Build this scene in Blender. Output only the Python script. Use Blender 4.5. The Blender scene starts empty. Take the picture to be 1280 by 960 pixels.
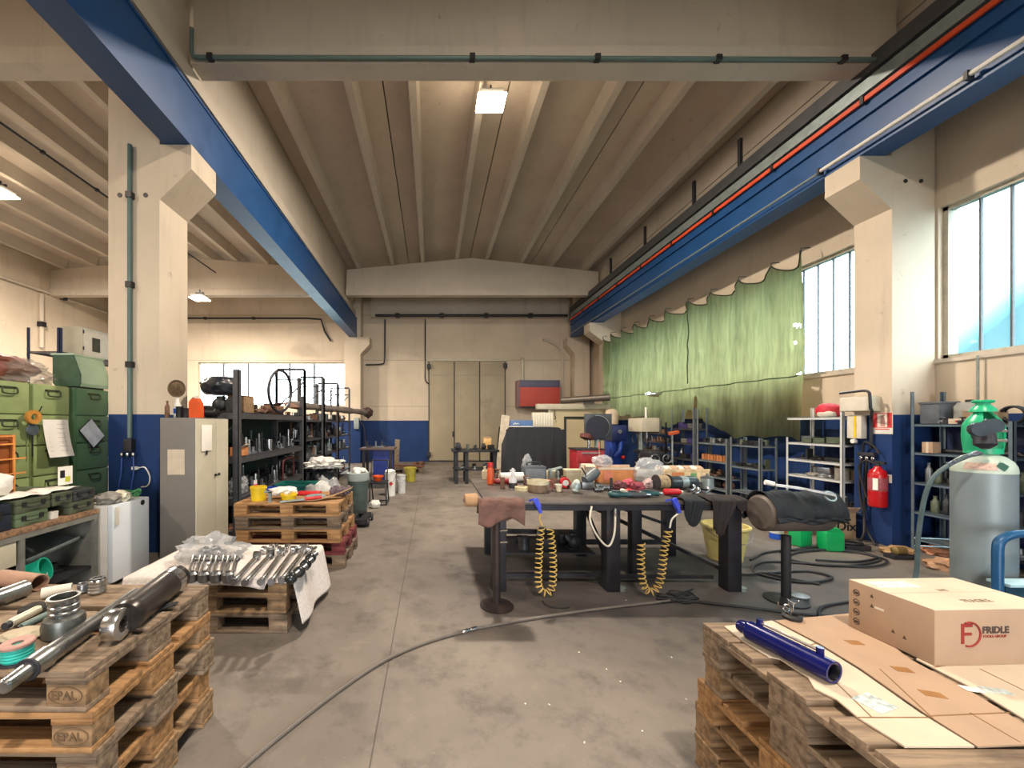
import bpy, bmesh, math, random
from mathutils import Vector, Matrix, Euler, noise

RND = random.Random(11)
F, EYE, VX, VY = 480.0, 1.6, 540.0, 529.0      # focal length in px of a 1280-wide frame, eye height, level vanishing point
PI = math.pi
C = bpy.context.scene.collection


def at(px, py, d):
    """A point of the place seen in direction (px, py) at depth d (metres along the hall)."""
    return Vector(((px - VX) / F * d, d, EYE + (VY - py) / F * d))


def fl(px, py, z=0.0):
    """The point of the horizontal plane at height z seen in that direction."""
    d = (EYE - z) * F / (py - VY)
    return Vector(((px - VX) / F * d, d, z))


def V(*a):
    return Vector(a)


# ------------------------------------------------------------------ materials
def lin(c):
    if isinstance(c, str):
        c = tuple(int(c[i:i + 2], 16) / 255 for i in (0, 2, 4))
    return tuple((x / 12.92 if x <= .04045 else ((x + .055) / 1.055) ** 2.4) for x in c[:3]) + (1.0,)


MATS = {}


class NT:
    def __init__(self, name):
        self.m = bpy.data.materials.new(name)
        self.m.use_nodes = True
        self.t = self.m.node_tree
        self.t.nodes.clear()
        self.out = self.n('ShaderNodeOutputMaterial')

    def n(self, kind, **kw):
        nd = self.t.nodes.new(kind)
        for k, v in kw.items():
            setattr(nd, k, v)
        return nd

    def l(self, a, b):
        self.t.links.new(a, b)

    def ramp(self, fac, stops):
        r = self.n('ShaderNodeValToRGB')
        e = r.color_ramp.elements
        while len(e) < len(stops):
            e.new(.5)
        for el, (p, c) in zip(e, stops):
            el.position = p
            el.color = c if len(c) == 4 else (*c, 1)
        if fac is not None:
            self.l(fac, r.inputs['Fac'])
        return r.outputs['Color']

    def mix(self, fac, a, b, blend='MIX'):
        m = self.n('ShaderNodeMix', data_type='RGBA', blend_type=blend)
        for sock, v in ((m.inputs['Factor'], fac), (m.inputs['A'], a), (m.inputs['B'], b)):
            if hasattr(v, 'is_linked'):
                self.l(v, sock)
            else:
                sock.default_value = v
        return m.outputs['Result']

    def math(self, op, a, b=0.0, c=None):
        m = self.n('ShaderNodeMath', operation=op)
        for i, v in enumerate((a, b) if c is None else (a, b, c)):
            if hasattr(v, 'is_linked'):
                self.l(v, m.inputs[i])
            else:
                m.inputs[i].default_value = v
        return m.outputs[0]

    def coords(self, scale=(1, 1, 1), kind='Object'):
        tc = self.n('ShaderNodeTexCoord')
        mp = self.n('ShaderNodeMapping')
        mp.inputs['Scale'].default_value = scale
        self.l(tc.outputs[kind], mp.inputs['Vector'])
        return mp.outputs['Vector']

    def noise(self, vec, scale=5, detail=4, rough=.55):
        nz = self.n('ShaderNodeTexNoise')
        nz.inputs['Scale'].default_value = scale
        nz.inputs['Detail'].default_value = detail
        nz.inputs['Roughness'].default_value = rough
        self.l(vec, nz.inputs['Vector'])
        return nz.outputs['Fac']

    def bsdf(self, col, rough=.6, metal=0.0, bump=None, bstr=.3, **kw):
        b = self.n('ShaderNodeBsdfPrincipled')
        for sock, v in ((b.inputs['Base Color'], col), (b.inputs['Roughness'], rough), (b.inputs['Metallic'], metal)):
            if hasattr(v, 'is_linked'):
                self.l(v, sock)
            else:
                sock.default_value = v
        for k, v in kw.items():
            b.inputs[k.replace('_', ' ')].default_value = v
        if bump is not None:
            bp = self.n('ShaderNodeBump')
            bp.inputs['Strength'].default_value = bstr
            bp.inputs['Distance'].default_value = .01
            self.l(bump, bp.inputs['Height'])
            self.l(bp.outputs['Normal'], b.inputs['Normal'])
        self.l(b.outputs[0], self.out.inputs['Surface'])
        return b


def dk(c, f):
    return tuple(x * f for x in c[:3]) + (1.0,)


def mat(name, col, rough=.6, metal=0.0, var=.25, scale=9.0, bump=0.0, dirt=None, amount=.45, stretch=(1, 1, 1)):
    """Plain painted / raw material: base colour, slow variation and optional dirt patches, all procedural."""
    if name in MATS:
        return MATS[name]
    t = NT(name)
    c = lin(col)
    v = t.coords(stretch)
    n1 = t.noise(v, scale)
    col_s = t.ramp(n1, [(.3, dk(c, 1 - var)), (.7, dk(c, min(1 + var * .5, 1.6)))])
    if dirt:
        n2 = t.noise(v, scale * .45, 6, .7)
        f = t.ramp(n2, [(1 - amount - .08, (0, 0, 0, 1)), (1 - amount + .12, (1, 1, 1, 1))])
        col_s = t.mix(f, col_s, lin(dirt))
    rs = t.math('MULTIPLY_ADD', n1, .25, max(rough - .12, .03))
    t.bsdf(col_s, rs, metal, n1 if bump else None, bump)
    MATS[name] = t.m
    return t.m


def emit(name, col, strength):
    if name in MATS:
        return MATS[name]
    t = NT(name)
    e = t.n('ShaderNodeEmission')
    e.inputs['Color'].default_value = lin(col)
    e.inputs['Strength'].default_value = strength
    t.l(e.outputs[0], t.out.inputs['Surface'])
    MATS[name] = t.m
    return t.m


def wood(name, light, dark, scale=3.0, rough=.8, grain=(1, 14, 14)):
    if name in MATS:
        return MATS[name]
    t = NT(name)
    v = t.coords(grain)
    n1 = t.noise(v, scale, 5, .6)
    n2 = t.noise(t.coords((1, 1, 1)), 5.0, 5, .65)
    c = t.ramp(n1, [(.28, lin(dark)), (.62, lin(light)), (.85, dk(lin(light), 1.12))])
    f = t.ramp(n2, [(.52, (0, 0, 0, 1)), (.75, (.7, .7, .7, 1))])
    c = t.mix(f, c, dk(lin(dark), .55))
    t.bsdf(c, rough, 0, n1, .35)
    MATS[name] = t.m
    return t.m


def plastic_film(name, col, alpha=.35, rough=.25):
    if name in MATS:
        return MATS[name]
    t = NT(name)
    v = t.coords()
    n = t.noise(v, 22, 3)
    b = t.bsdf(lin(col), rough, 0, n, .6)
    tr = t.n('ShaderNodeBsdfTransparent')
    mx = t.n('ShaderNodeMixShader')
    mx.inputs['Fac'].default_value = 1 - alpha
    t.l(tr.outputs[0], mx.inputs[1])
    t.l(b.outputs[0], mx.inputs[2])
    t.l(mx.outputs[0], t.out.inputs['Surface'])
    MATS[name] = t.m
    return t.m


# ------------------------------------------------------------------ mesh builder
class MB:
    def __init__(self):
        self.bm = bmesh.new()

    def add(self, verts, faces):
        vs = [self.bm.verts.new(v) for v in verts]
        for f in faces:
            try:
                self.bm.faces.new([vs[i] for i in f])
            except ValueError:
                pass
        return vs

    def box(self, lo, hi, bev=0.0):
        x0, y0, z0 = lo
        x1, y1, z1 = hi
        vs = [(x0, y0, z0), (x1, y0, z0), (x1, y1, z0), (x0, y1, z0), (x0, y0, z1), (x1, y0, z1), (x1, y1, z1), (x0, y1, z1)]
        r = self.add(vs, [(0, 3, 2, 1), (4, 5, 6, 7), (0, 1, 5, 4), (1, 2, 6, 5), (2, 3, 7, 6), (3, 0, 4, 7)])
        if bev:
            es = {e for v in r for e in v.link_edges}
            bmesh.ops.bevel(self.bm, geom=list(es), offset=bev, segments=2, affect='EDGES', profile=.6)
        return self

    def boxc(self, c, s, rot=None, bev=0.0):
        m = MB()
        m.box((-s[0] / 2, -s[1] / 2, -s[2] / 2), (s[0] / 2, s[1] / 2, s[2] / 2), bev)
        M = Matrix.Translation(Vector(c)) @ (Euler(rot).to_matrix().to_4x4() if rot else Matrix())
        self.merge(m, M)
        return self

    def merge(self, other, M=None):
        if M is not None:
            bmesh.ops.transform(other.bm, matrix=M, verts=other.bm.verts)
        me = bpy.data.meshes.new('tmp')
        other.bm.to_mesh(me)
        other.bm.free()
        self.bm.from_mesh(me)
        bpy.data.meshes.remove(me)
        return self

    def bar(self, a, b, w, h=None, up=(0, 0, 1)):
        """A rectangular bar from a to b."""
        a, b = Vector(a), Vector(b)
        h = h or w
        d = (b - a).normalized()
        u = Vector(up)
        if abs(d.dot(u)) > .95:
            u = Vector((0, 1, 0))
        s = d.cross(u).normalized()
        u = s.cross(d).normalized()
        vs = []
        for p in (a, b):
            for i, j in ((-1, -1), (1, -1), (1, 1), (-1, 1)):
                vs.append(p + s * (i * w / 2) + u * (j * h / 2))
        self.add(vs, [(0, 1, 2, 3), (7, 6, 5, 4), (0, 4, 5, 1), (1, 5, 6, 2), (2, 6, 7, 3), (3, 7, 4, 0)])
        return self

    def lathe(self, prof, a=(0, 0, 0), b=(0, 0, 1), seg=20, caps=True):
        """Profile [(r, h)] turned about the axis a -> b (h in metres along it)."""
        a, b = Vector(a), Vector(b)
        d = (b - a).normalized()
        u = Vector((1, 0, 0)) if abs(d.x) < .9 else Vector((0, 1, 0))
        s = d.cross(u).normalized()
        u = s.cross(d).normalized()
        rings = []
        for r, h in prof:
            r = max(r, 1e-4)
            rings.append([self.bm.verts.new(a + d * h + (s * math.cos(2 * PI * k / seg) + u * math.sin(2 * PI * k / seg)) * r) for k in range(seg)])
        for p, q in zip(rings, rings[1:]):
            for k in range(seg):
                self.bm.faces.new((p[k], p[(k + 1) % seg], q[(k + 1) % seg], q[k]))
        if caps:
            self.bm.faces.new(rings[0][::-1])
            self.bm.faces.new(rings[-1])
        return self

    def cyl(self, a, b, r, r2=None, seg=20, caps=True):
        L = (Vector(b) - Vector(a)).length
        return self.lathe([(r, 0), (r2 if r2 is not None else r, L)], a, b, seg, caps)

    def pipe(self, a, b, r, wall, seg=24):
        """An open tube with a wall."""
        L = (Vector(b) - Vector(a)).length
        return self.lathe([(r - wall, 0), (r, 0), (r, L), (r - wall, L), (r - wall, 0)], a, b, seg, False)

    def tube(self, pts, r, seg=8, closed=False, taper=None):
        pts = [Vector(p) for p in pts]
        n = len(pts)
        rings, nrm = [], None
        for i, p in enumerate(pts):
            if closed:
                t = (pts[(i + 1) % n] - pts[i - 1]).normalized()
            else:
                t = (pts[min(i + 1, n - 1)] - pts[max(i - 1, 0)]).normalized()
            if nrm is None:
                nrm = t.cross(Vector((0, 0, 1)) if abs(t.z) < .9 else Vector((1, 0, 0))).normalized()
            nrm = (nrm - t * nrm.dot(t)).normalized()
            bn = t.cross(nrm)
            rr = r if taper is None else r * taper(i / max(n - 1, 1))
            rings.append([self.bm.verts.new(p + (nrm * math.cos(2 * PI * k / seg) + bn * math.sin(2 * PI * k / seg)) * rr) for k in range(seg)])
        pr = list(zip(rings, rings[1:])) + ([(rings[-1], rings[0])] if closed else [])
        for a, b in pr:
            for k in range(seg):
                self.bm.faces.new((a[k], a[(k + 1) % seg], b[(k + 1) % seg], b[k]))
        if not closed:
            self.bm.faces.new(rings[0][::-1])
            self.bm.faces.new(rings[-1])
        return self

    def prism(self, poly, lo, hi, axis='y'):
        """A 2-D polygon extruded along an axis: 'y' -> (x, z), 'x' -> (y, z), 'z' -> (x, y)."""
        def p3(p, t):
            return {'y': (p[0], t, p[1]), 'x': (t, p[0], p[1]), 'z': (p[0], p[1], t)}[axis]
        n = len(poly)
        self.add([p3(p, lo) for p in poly] + [p3(p, hi) for p in poly],
                 [tuple(range(n))[::-1], tuple(range(n, 2 * n))] + [(k, (k + 1) % n, n + (k + 1) % n, n + k) for k in range(n)])
        return self

    def blob(self, c, s, amp=.25, freq=2.0, seed=0, sub=3, flat=False):
        """A crumpled lump (bag, rag, bundle): a ball pushed about by noise, flattened underneath if it lies on something."""
        m = bmesh.new()
        bmesh.ops.create_icosphere(m, subdivisions=sub, radius=1.0)
        o = Vector((seed * 3.1, seed * 1.7, seed * 5.3))
        for v in m.verts:
            k = noise.noise(v.co * freq + o) * amp + abs(noise.noise(v.co * freq * 2.7 + o)) * amp * .8
            v.co = v.co * (1 + k)
            if flat and v.co.z < -.75:
                v.co.z = -.75
        me = bpy.data.meshes.new('tmp')
        bmesh.ops.transform(m, matrix=Matrix.Translation(Vector(c)) @ Matrix.Diagonal((*s, 1)), verts=m.verts)
        m.to_mesh(me)
        m.free()
        self.bm.from_mesh(me)
        bpy.data.meshes.remove(me)
        return self

    def sheet(self, fn, nu, nv, thick=0.0):
        """A grid of fn(u, v) points, u and v in 0..1, given a thickness."""
        g = [[self.bm.verts.new(fn(i / nu, j / nv)) for j in range(nv + 1)] for i in range(nu + 1)]
        fs = []
        for i in range(nu):
            for j in range(nv):
                fs.append(self.bm.faces.new((g[i][j], g[i + 1][j], g[i + 1][j + 1], g[i][j + 1])))
        if thick:
            bmesh.ops.recalc_face_normals(self.bm, faces=fs)
            bmesh.ops.solidify(self.bm, geom=fs, thickness=thick)
        return self


def obj(name, mb, m, parent=None, smooth=38):
    bmesh.ops.recalc_face_normals(mb.bm, faces=mb.bm.faces)
    me = bpy.data.meshes.new(name)
    mb.bm.to_mesh(me)
    mb.bm.free()
    if isinstance(m, (list, tuple)):
        for x in m:
            me.materials.append(x)
    else:
        me.materials.append(m)
    if smooth and len(me.polygons) < 60000:
        me.polygons.foreach_set('use_smooth', [True] * len(me.polygons))
        me.set_sharp_from_angle(angle=math.radians(smooth))
    o = bpy.data.objects.new(name, me)
    C.objects.link(o)
    if parent is not None:
        o.parent = parent
    return o


def tag(o, label, cat, group=None):
    o['label'] = label
    o['category'] = cat
    if group:
        o['group'] = group
    return o


def thing(name, label, cat, loc=(0, 0, 0), rotz=0.0, group=None):
    o = bpy.data.objects.new(name, None)
    o.empty_display_size = .1
    C.objects.link(o)
    o.location = loc
    o.rotation_euler = (0, 0, rotz)
    return tag(o, label, cat, group)


def single(name, mb, m, label, cat, group=None, loc=None, rotz=0.0, smooth=38):
    """A thing that is one mesh."""
    o = obj(name, mb, m, None, smooth)
    if loc is not None:
        o.location = loc
    o.rotation_euler = (0, 0, rotz)
    return tag(o, label, cat, group)


def struct(name, mb, m, parent=None, smooth=38):
    o = obj(name, mb, m, parent, smooth)
    o['kind'] = 'structure'
    return o


def kids(o):
    return [c for c in bpy.data.objects if c.parent is o]


def dup(o, loc=None, rotz=None, label=None, group=None):
    def cp(x, parent):
        y = x.copy()
        C.objects.link(y)
        if parent is not None:
            y.parent = parent
        for ch in kids(x):
            cp(ch, y)
        return y
    r = cp(o, None)
    if loc is not None:
        r.location = loc
    if rotz is not None:
        r.rotation_euler = (r.rotation_euler[0], r.rotation_euler[1], rotz)
    if label:
        r['label'] = label
    if group:
        r['group'] = group
    return r


def text(name, body, size, m, parent, loc, rot, bold=0.0, align='LEFT'):
    cu = bpy.data.curves.new(name, 'FONT')
    cu.body = body
    cu.size = size
    cu.extrude = .0006
    cu.offset = bold
    cu.align_x = align
    cu.resolution_u = 3
    tmp = bpy.data.objects.new('tmp', cu)
    me = bpy.data.meshes.new_from_object(tmp)
    me.name = name
    me.materials.clear()
    me.materials.append(m)
    bpy.data.objects.remove(tmp)
    bpy.data.curves.remove(cu)
    o = bpy.data.objects.new(name, me)
    C.objects.link(o)
    o.parent = parent
    o.location = loc
    o.rotation_euler = rot
    return o


def smoothpath(pts, n=8):
    """Catmull-Rom through the points."""
    P = [Vector(p) for p in pts]
    P = [P[0] * 2 - P[1]] + P + [P[-1] * 2 - P[-2]]
    out = []
    for i in range(1, len(P) - 2):
        for k in range(n):
            t = k / n
            a, b, c, d = P[i - 1], P[i], P[i + 1], P[i + 2]
            out.append(.5 * ((2 * b) + (c - a) * t + (2 * a - 5 * b + 4 * c - d) * t * t + (3 * b - a - 3 * c + d) * t ** 3))
    out.append(P[-2])
    return out


# ------------------------------------------------------------------ shared materials
def concrete_wall(name, base='d0c2ae', band=True, joints=()):
    t = NT(name)
    g = t.n('ShaderNodeNewGeometry')
    sep = t.n('ShaderNodeSeparateXYZ')
    t.l(g.outputs['Position'], sep.inputs[0])
    mp = t.n('ShaderNodeMapping')
    t.l(g.outputs['Position'], mp.inputs['Vector'])
    v = mp.outputs['Vector']
    n1 = t.noise(v, .7, 5, .6)
    n2 = t.noise(v, 5, 6, .7)
    mp2 = t.n('ShaderNodeMapping')
    mp2.inputs['Scale'].default_value = (3, 3, .35)
    t.l(g.outputs['Position'], mp2.inputs['Vector'])
    n3 = t.noise(mp2.outputs['Vector'], 1.6, 5, .65)
    c = lin(base)
    col = t.ramp(n1, [(.3, dk(c, .86)), (.7, dk(c, 1.06))])
    col = t.mix(t.ramp(n3, [(.55, (0, 0, 0, 1)), (.8, (.5, .5, .5, 1))]), col, dk(c, .62))
    col = t.mix(t.ramp(n2, [(.645, (0, 0, 0, 1)), (.73, (.7, .7, .7, 1))]), col, dk(c, .4))
    for z in joints:
        d = t.math('ABSOLUTE', t.math('SUBTRACT', sep.outputs['Z'], z))
        col = t.mix(t.math('MULTIPLY', t.math('LESS_THAN', d, .012), .6), col, dk(c, .35))
    if band:
        blue = t.ramp(n1, [(.3, lin('062658')), (.7, lin('0a3872'))])
        blue = t.mix(t.ramp(n2, [(.66, (0, 0, 0, 1)), (.78, (.5, .5, .5, 1))]), blue, lin('3a5a98'))
        col = t.mix(t.math('LESS_THAN', sep.outputs['Z'], 1.71), col, blue)
    t.bsdf(col, .75, 0, n2, .12)
    MATS[name] = t.m
    return t.m


M_wall = concrete_wall('wall_paint')
M_wallr = concrete_wall('rear_wall_paint', joints=(2.3, 4.22, 6.1))
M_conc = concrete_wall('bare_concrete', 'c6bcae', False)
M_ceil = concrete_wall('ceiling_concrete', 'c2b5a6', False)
M_crane = mat('crane_blue', '1a4a80', .42, 0, .15, 3, 0, '163a64', .3)
M_steel_d = mat('dark_steel', '3a3a40', .5, .5, .35, 6, .1, '5a4a40', .35)
M_steel = mat('worn_steel', '8a8c90', .35, .9, .3, 12, .05, '4a4642', .35)
M_bright = mat('bright_steel', 'd0d2d4', .22, 1, .15, 20)
M_galv = mat('galvanised', '9aa6a6', .45, .6, .2, 14)
M_rubber = mat('black_rubber', '1b1b1e', .6, 0, .3, 20)
M_black = mat('black_paint', '222226', .5, 0, .3, 12)
M_white = mat('white_paint', 'dcdad4', .45, 0, .1, 6)
M_offw = mat('offwhite_plastic', 'd8d2c4', .5, 0, .12, 8)
M_grey = mat('grey_paint', '8c8c8a', .5, 0, .15, 7)
M_red = mat('red_paint', 'c01f26', .4, 0, .2, 9)
M_orange = mat('orange_plastic', 'd0521e', .45, 0, .15, 9)
M_yellow = mat('yellow_plastic', 'e2c21c', .5, 0, .2, 9)
M_cream = mat('cream_paint', 'c2bca8', .5, 0, .12, 3, 0, '9a907a', .3)
M_card = mat('cardboard', 'ab9078', .85, 0, .12, 5, .05)
M_cardl = mat('pale_cardboard', 'cbbba6', .85, 0, .12, 5, .05)
M_blue = mat('blue_plastic', '1c50c0', .4, 0, .2, 9)
M_film = plastic_film('clear_film', 'b4bcc0', .72, .12)
M_filmw = plastic_film('white_film', 'c0c4c8', .55, .2)
M_paper = mat('paper', 'f0ece4', .8, 0, .05, 4)
M_ink = mat('ink', '3a3430', .8, 0, .1, 4)
# ================================================================== the setting
XL, XR, YN, YR = -13.5, 6.5, -6.0, 16.0        # hall: side walls, wall behind the viewer, rear wall
DG = 13.5                                      # depth of the far roof girder
NG = 4.80                                      # depth of the near roof girder


def floor_material():
    t = NT('floor_concrete')
    g = t.n('ShaderNodeNewGeometry')
    sep = t.n('ShaderNodeSeparateXYZ')
    t.l(g.outputs['Position'], sep.inputs[0])
    v = g.outputs['Position']
    n1 = t.noise(v, .55, 6, .62)
    n2 = t.noise(v, 2.6, 8, .72)
    n3 = t.noise(v, 18, 4, .7)
    n4 = t.noise(v, 70, 2, .6)
    c = lin('787068')
    col = t.ramp(n1, [(.32, dk(c, .72)), (.5, dk(c, .95)), (.68, dk(c, 1.22))])
    col = t.mix(t.ramp(n2, [(.5, (0, 0, 0, 1)), (.66, (.75, .75, .75, 1))]), col, lin('524c47'))
    col = t.mix(t.ramp(n2, [(.28, (.55, .55, .55, 1)), (.42, (0, 0, 0, 1))]), col, lin('8c8276'))
    col = t.mix(t.ramp(n3, [(.66, (0, 0, 0, 1)), (.74, (.7, .7, .7, 1))]), col, lin('4c4641'))
    col = t.mix(t.ramp(n4, [(.70, (0, 0, 0, 1)), (.76, (.6, .6, .6, 1))]), col, lin('aca294'))
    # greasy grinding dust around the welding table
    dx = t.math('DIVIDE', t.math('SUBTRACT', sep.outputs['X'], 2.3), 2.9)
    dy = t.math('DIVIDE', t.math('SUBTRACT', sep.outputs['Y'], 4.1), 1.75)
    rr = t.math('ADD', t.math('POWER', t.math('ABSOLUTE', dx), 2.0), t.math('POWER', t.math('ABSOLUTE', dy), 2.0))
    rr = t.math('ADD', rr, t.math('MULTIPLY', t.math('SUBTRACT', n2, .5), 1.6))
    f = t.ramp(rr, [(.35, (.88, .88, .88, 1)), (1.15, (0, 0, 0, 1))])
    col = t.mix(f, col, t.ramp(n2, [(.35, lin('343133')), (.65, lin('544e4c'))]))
    # saw-cut joints
    j1 = t.math('LESS_THAN', t.math('ABSOLUTE', t.math('SUBTRACT', sep.outputs['X'], -.29)), .004)
    j2 = t.math('LESS_THAN', t.math('ABSOLUTE', t.math('SUBTRACT', sep.outputs['Y'], 8.6)), .006)
    col = t.mix(t.math('MULTIPLY', t.math('MAXIMUM', j1, j2), .75), col, lin('3a332d'))
    rg = t.math('MULTIPLY_ADD', n2, .35, .42)
    t.bsdf(col, rg, 0, n3, .06)
    return t.m


struct('floor', MB().box((XL - .3, YN - .3, -.25), (XR + .3, YR + .3, 0)), floor_material())

# --- windows cut into the side and rear walls: (wall plane) list of openings
WZ0, WZ1 = 2.42, 4.36
R_OPEN = [(-5.3, -1.2), (.35, 4.93), (5.55, 13.1)]


def wall_with_openings(name, axis, plane, thick, lo, hi, ztop, openings, z0, z1, m):
    """Wall slab along an axis with window openings cut through (built of piers, spandrels and lintels in one mesh)."""
    mb = MB()

    def put(a, b, za, zb):
        if b - a < 1e-4 or zb - za < 1e-4:
            return
        if axis == 'y':
            mb.box((plane, a, za), (plane + thick, b, zb))
        else:
            mb.box((a, plane, za), (b, plane + thick, zb))
    cur = lo
    for a, b in openings:
        put(cur, a, 0, ztop)
        put(a, b, 0, z0)
        put(a, b, z1, ztop)
        cur = b
    put(cur, hi, 0, ztop)
    return struct(name, mb, m)


wall_with_openings('wall_right', 'y', XR, .25, YN, YR, 8.2, R_OPEN, WZ0, WZ1, M_wall)
RW = (-9.75, -3.5)
wall_with_openings('wall_rear', 'x', YR, .25, XL, XR, 8.2, [RW], 2.3, 4.13, M_wallr)
struct('wall_left', MB().box((XL - .25, YN, 0), (XL, YR, 8.2)), M_wall)
wall_with_openings('wall_near', 'x', YN - .25, .25, XL, XR, 8.2, [(-1.2, 2.4)], 0, 3.3, M_wall)  # opening added out of view, to let daylight in from behind the viewer


def pane_material(name, tint, cover):
    t = NT(name)
    v = t.n('ShaderNodeNewGeometry').outputs['Position']
    n = t.noise(v, 9, 5, .7)
    dirt = t.ramp(n, [(.62, (0, 0, 0, 1)), (.72, (.8, .8, .8, 1))])
    tr = t.n('ShaderNodeBsdfTransparent')
    tr.inputs['Color'].default_value = tint
    tl = t.n('ShaderNodeBsdfTranslucent')
    t.l(t.mix(dirt, (.85, .95, .97, 1), (.25, .25, .22, 1)), tl.inputs['Color'])
    mx = t.n('ShaderNodeMixShader')
    t.l(t.math('MULTIPLY_ADD', dirt, .35, cover), mx.inputs['Fac'])
    t.l(tr.outputs[0], mx.inputs[1])
    t.l(tl.outputs[0], mx.inputs[2])
    t.l(mx.outputs[0], t.out.inputs['Surface'])
    return t.m


M_pane = pane_material('channel_glass', (.90, .98, 1, 1), .05)
M_mull = mat('window_joint', '5a6268', .6, .2)
M_frame = mat('window_frame_paint', 'b9b2a2', .6)
for i, (a, b) in enumerate(R_OPEN):
    mb = MB()
    for za, zb in ((WZ0, WZ0 + .05), (WZ1 - .05, WZ1)):
        mb.box((XR + .06, a, za), (XR + .16, b, zb))
    for ya, yb in ((a, a + .05), (b - .05, b)):
        mb.box((XR + .06, ya, WZ0), (XR + .16, yb, WZ1))
    fr = struct(f'window_{i + 1}', mb, M_frame)
    struct('pane', MB().box((XR + .10, a + .05, WZ0 + .05), (XR + .115, b - .05, WZ1 - .05)), M_pane, fr)
    mb = MB()
    y = a + .27
    while y < b - .1:
        mb.box((XR + .092, y - .009, WZ0 + .05), (XR + .123, y + .009, WZ1 - .05))
        y += .25
    struct('mullion', mb, M_mull, fr)
    struct('sill', MB().box((XR - .03, a - .05, WZ0 - .05), (XR + .2, b + .05, WZ0 - .002)), M_conc, fr)
mb = MB()
for za, zb in ((2.3, 2.35), (4.08, 4.13)):
    mb.box((RW[0], YR + .06, za), (RW[1], YR + .16, zb))
for xa, xb in ((RW[0], RW[0] + .05), (RW[1] - .05, RW[1])):
    mb.box((xa, YR + .06, 2.3), (xb, YR + .16, 4.13))
fr = struct('window_4', mb, M_frame)
struct('pane', MB().box((RW[0] + .05, YR + .1, 2.35), (RW[1] - .05, YR + .115, 4.08)), M_pane, fr)
mb = MB()
for px in (278, 309, 361, 392):
    X = (px - VX) / F * YR
    mb.box((X - .04, YR + .09, 2.35), (X + .04, YR + .125, 4.08))
struct('mullion', mb, M_mull, fr)

# --- pillars with corbels
ZC = 5.05                                      # top of the corbels = underside of the crane beams


def pillar(x0, x1, y0, y1, tip, top=7.0):
    mb = MB()
    mb.box((x0, y0, 0), (x1, y1, top), .015)
    if tip > x1:
        poly = [(x1 - .02, ZC - .7), (x1 - .02, ZC), (tip, ZC), (tip, ZC - .3)]
    else:
        poly = [(x0 + .02, ZC - .7), (x0 + .02, ZC), (tip, ZC), (tip, ZC - .3)]
    mb.prism(poly, y0 + .004, y1 - .004, 'y')
    return struct('concrete_pillar', mb, M_wall)


pillar(-4.01, -3.37, 4.75, 5.3, -2.98)
pillar(-3.5, -2.86, 15.35, 15.98, -2.5)
pillar(5.93, 6.49, 4.95, 5.4, 5.52)
pillar(5.93, 6.49, 13.15, 13.65, 5.4)
pillar(5.75, 6.35, 15.45, 15.98, 5.45)
pillar(-4.01, -3.37, -4.2, -3.65, -2.98)
pillar(5.93, 6.49, -4.0, -3.5, 5.52)

# --- roof girders (double-pitch, flanged)


def zrib(x):
    if x >= -3.3:
        a, m_, b, za, zm, zb = -3.15, 1.4, 5.95, 7.02, 7.45, 6.95
    else:
        a, m_, b, za, zm, zb = -13.5, -8.45, -3.3, 7.02, 7.45, 7.02
    return za + (zm - za) * (x - a) / (m_ - a) if x < m_ else zm + (zb - zm) * (x - m_) / (b - m_)


def girder(y, x0, x1, drop=0.0):
    zb = 6.1
    xm = 1.4 if x0 > -4 else -8.45
    mb = MB()
    mb.box((x0, y, zb), (x1, y + .25, zb + .22))
    web = [(x0, zb + .21), (x1, zb + .21), (x1, zrib(x1) - .01), (xm, zrib(xm) - .01), (x0, zrib(x0) - .01)]
    mb.prism(web, y + .06, y + .19, 'y')
    struct('roof_girder', mb, M_conc)


for y in (-3.9, NG, DG):
    girder(y, -3.02, 5.88)
    girder(y, -13.49, -3.75)

# --- long gutter beams over the pillar rows
for x0, x1, lip in ((-3.72, -3.12, 1), (5.97, 6.48, -1)):
    mb = MB()
    mb.box((x0, YN, 6.05), (x1, YR - .01, 7.42))
    if lip > 0:
        mb.box((x1 - .01, YN, 5.9), (x1 + .08, YR - .01, 6.09))
        mb.box((x0 - .08, YN, 5.9), (x0 + .01, YR - .01, 6.09))
    else:
        mb.box((x0 - .07, YN, 5.9), (x0 + .01, YR - .01, 6.12))
        mb.box((x0 - .03, YN, 6.7), (x0 + .01, YR - .01, 6.76))
    struct('gutter_beam', mb, M_conc)

# --- roof of double-T panels, two ribs each


def roof_panels(xs, y0, y1):
    for a, b in zip(xs, xs[1:]):
        a += .012
        b -= .012
        s = .33
        mid, w = (a + b) / 2, (b - a)
        pts = [(a, zrib(a) + s), (a, zrib(a) + s + .1), (b, zrib(b) + s + .1), (b, zrib(b) + s)]
        for rx in (mid + w * .27, mid - w * .27):
            zt, zb_ = zrib(rx) + s, zrib(rx) + .004
            pts += [(rx + .11, zt), (rx + .065, zb_), (rx - .065, zb_), (rx - .11, zt)]
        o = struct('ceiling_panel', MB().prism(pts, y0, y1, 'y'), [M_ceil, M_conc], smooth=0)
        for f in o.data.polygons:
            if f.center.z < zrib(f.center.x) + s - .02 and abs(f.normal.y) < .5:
                f.material_index = 1  # paler ribs, darker slab: grime and rib shade both put into the colour


XP = [-3.12, -.86, 1.41, 3.68, 5.95]
XPL = [-13.49, -11.45, -9.42, -7.38, -5.35, -3.32]
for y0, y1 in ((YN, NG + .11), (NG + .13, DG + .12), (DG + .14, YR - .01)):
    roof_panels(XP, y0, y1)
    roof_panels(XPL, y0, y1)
struct('roof_deck', MB().box((XL - .3, YN - .3, 8.2), (XR + .3, YR + .3, 8.35)), M_conc)

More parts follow.
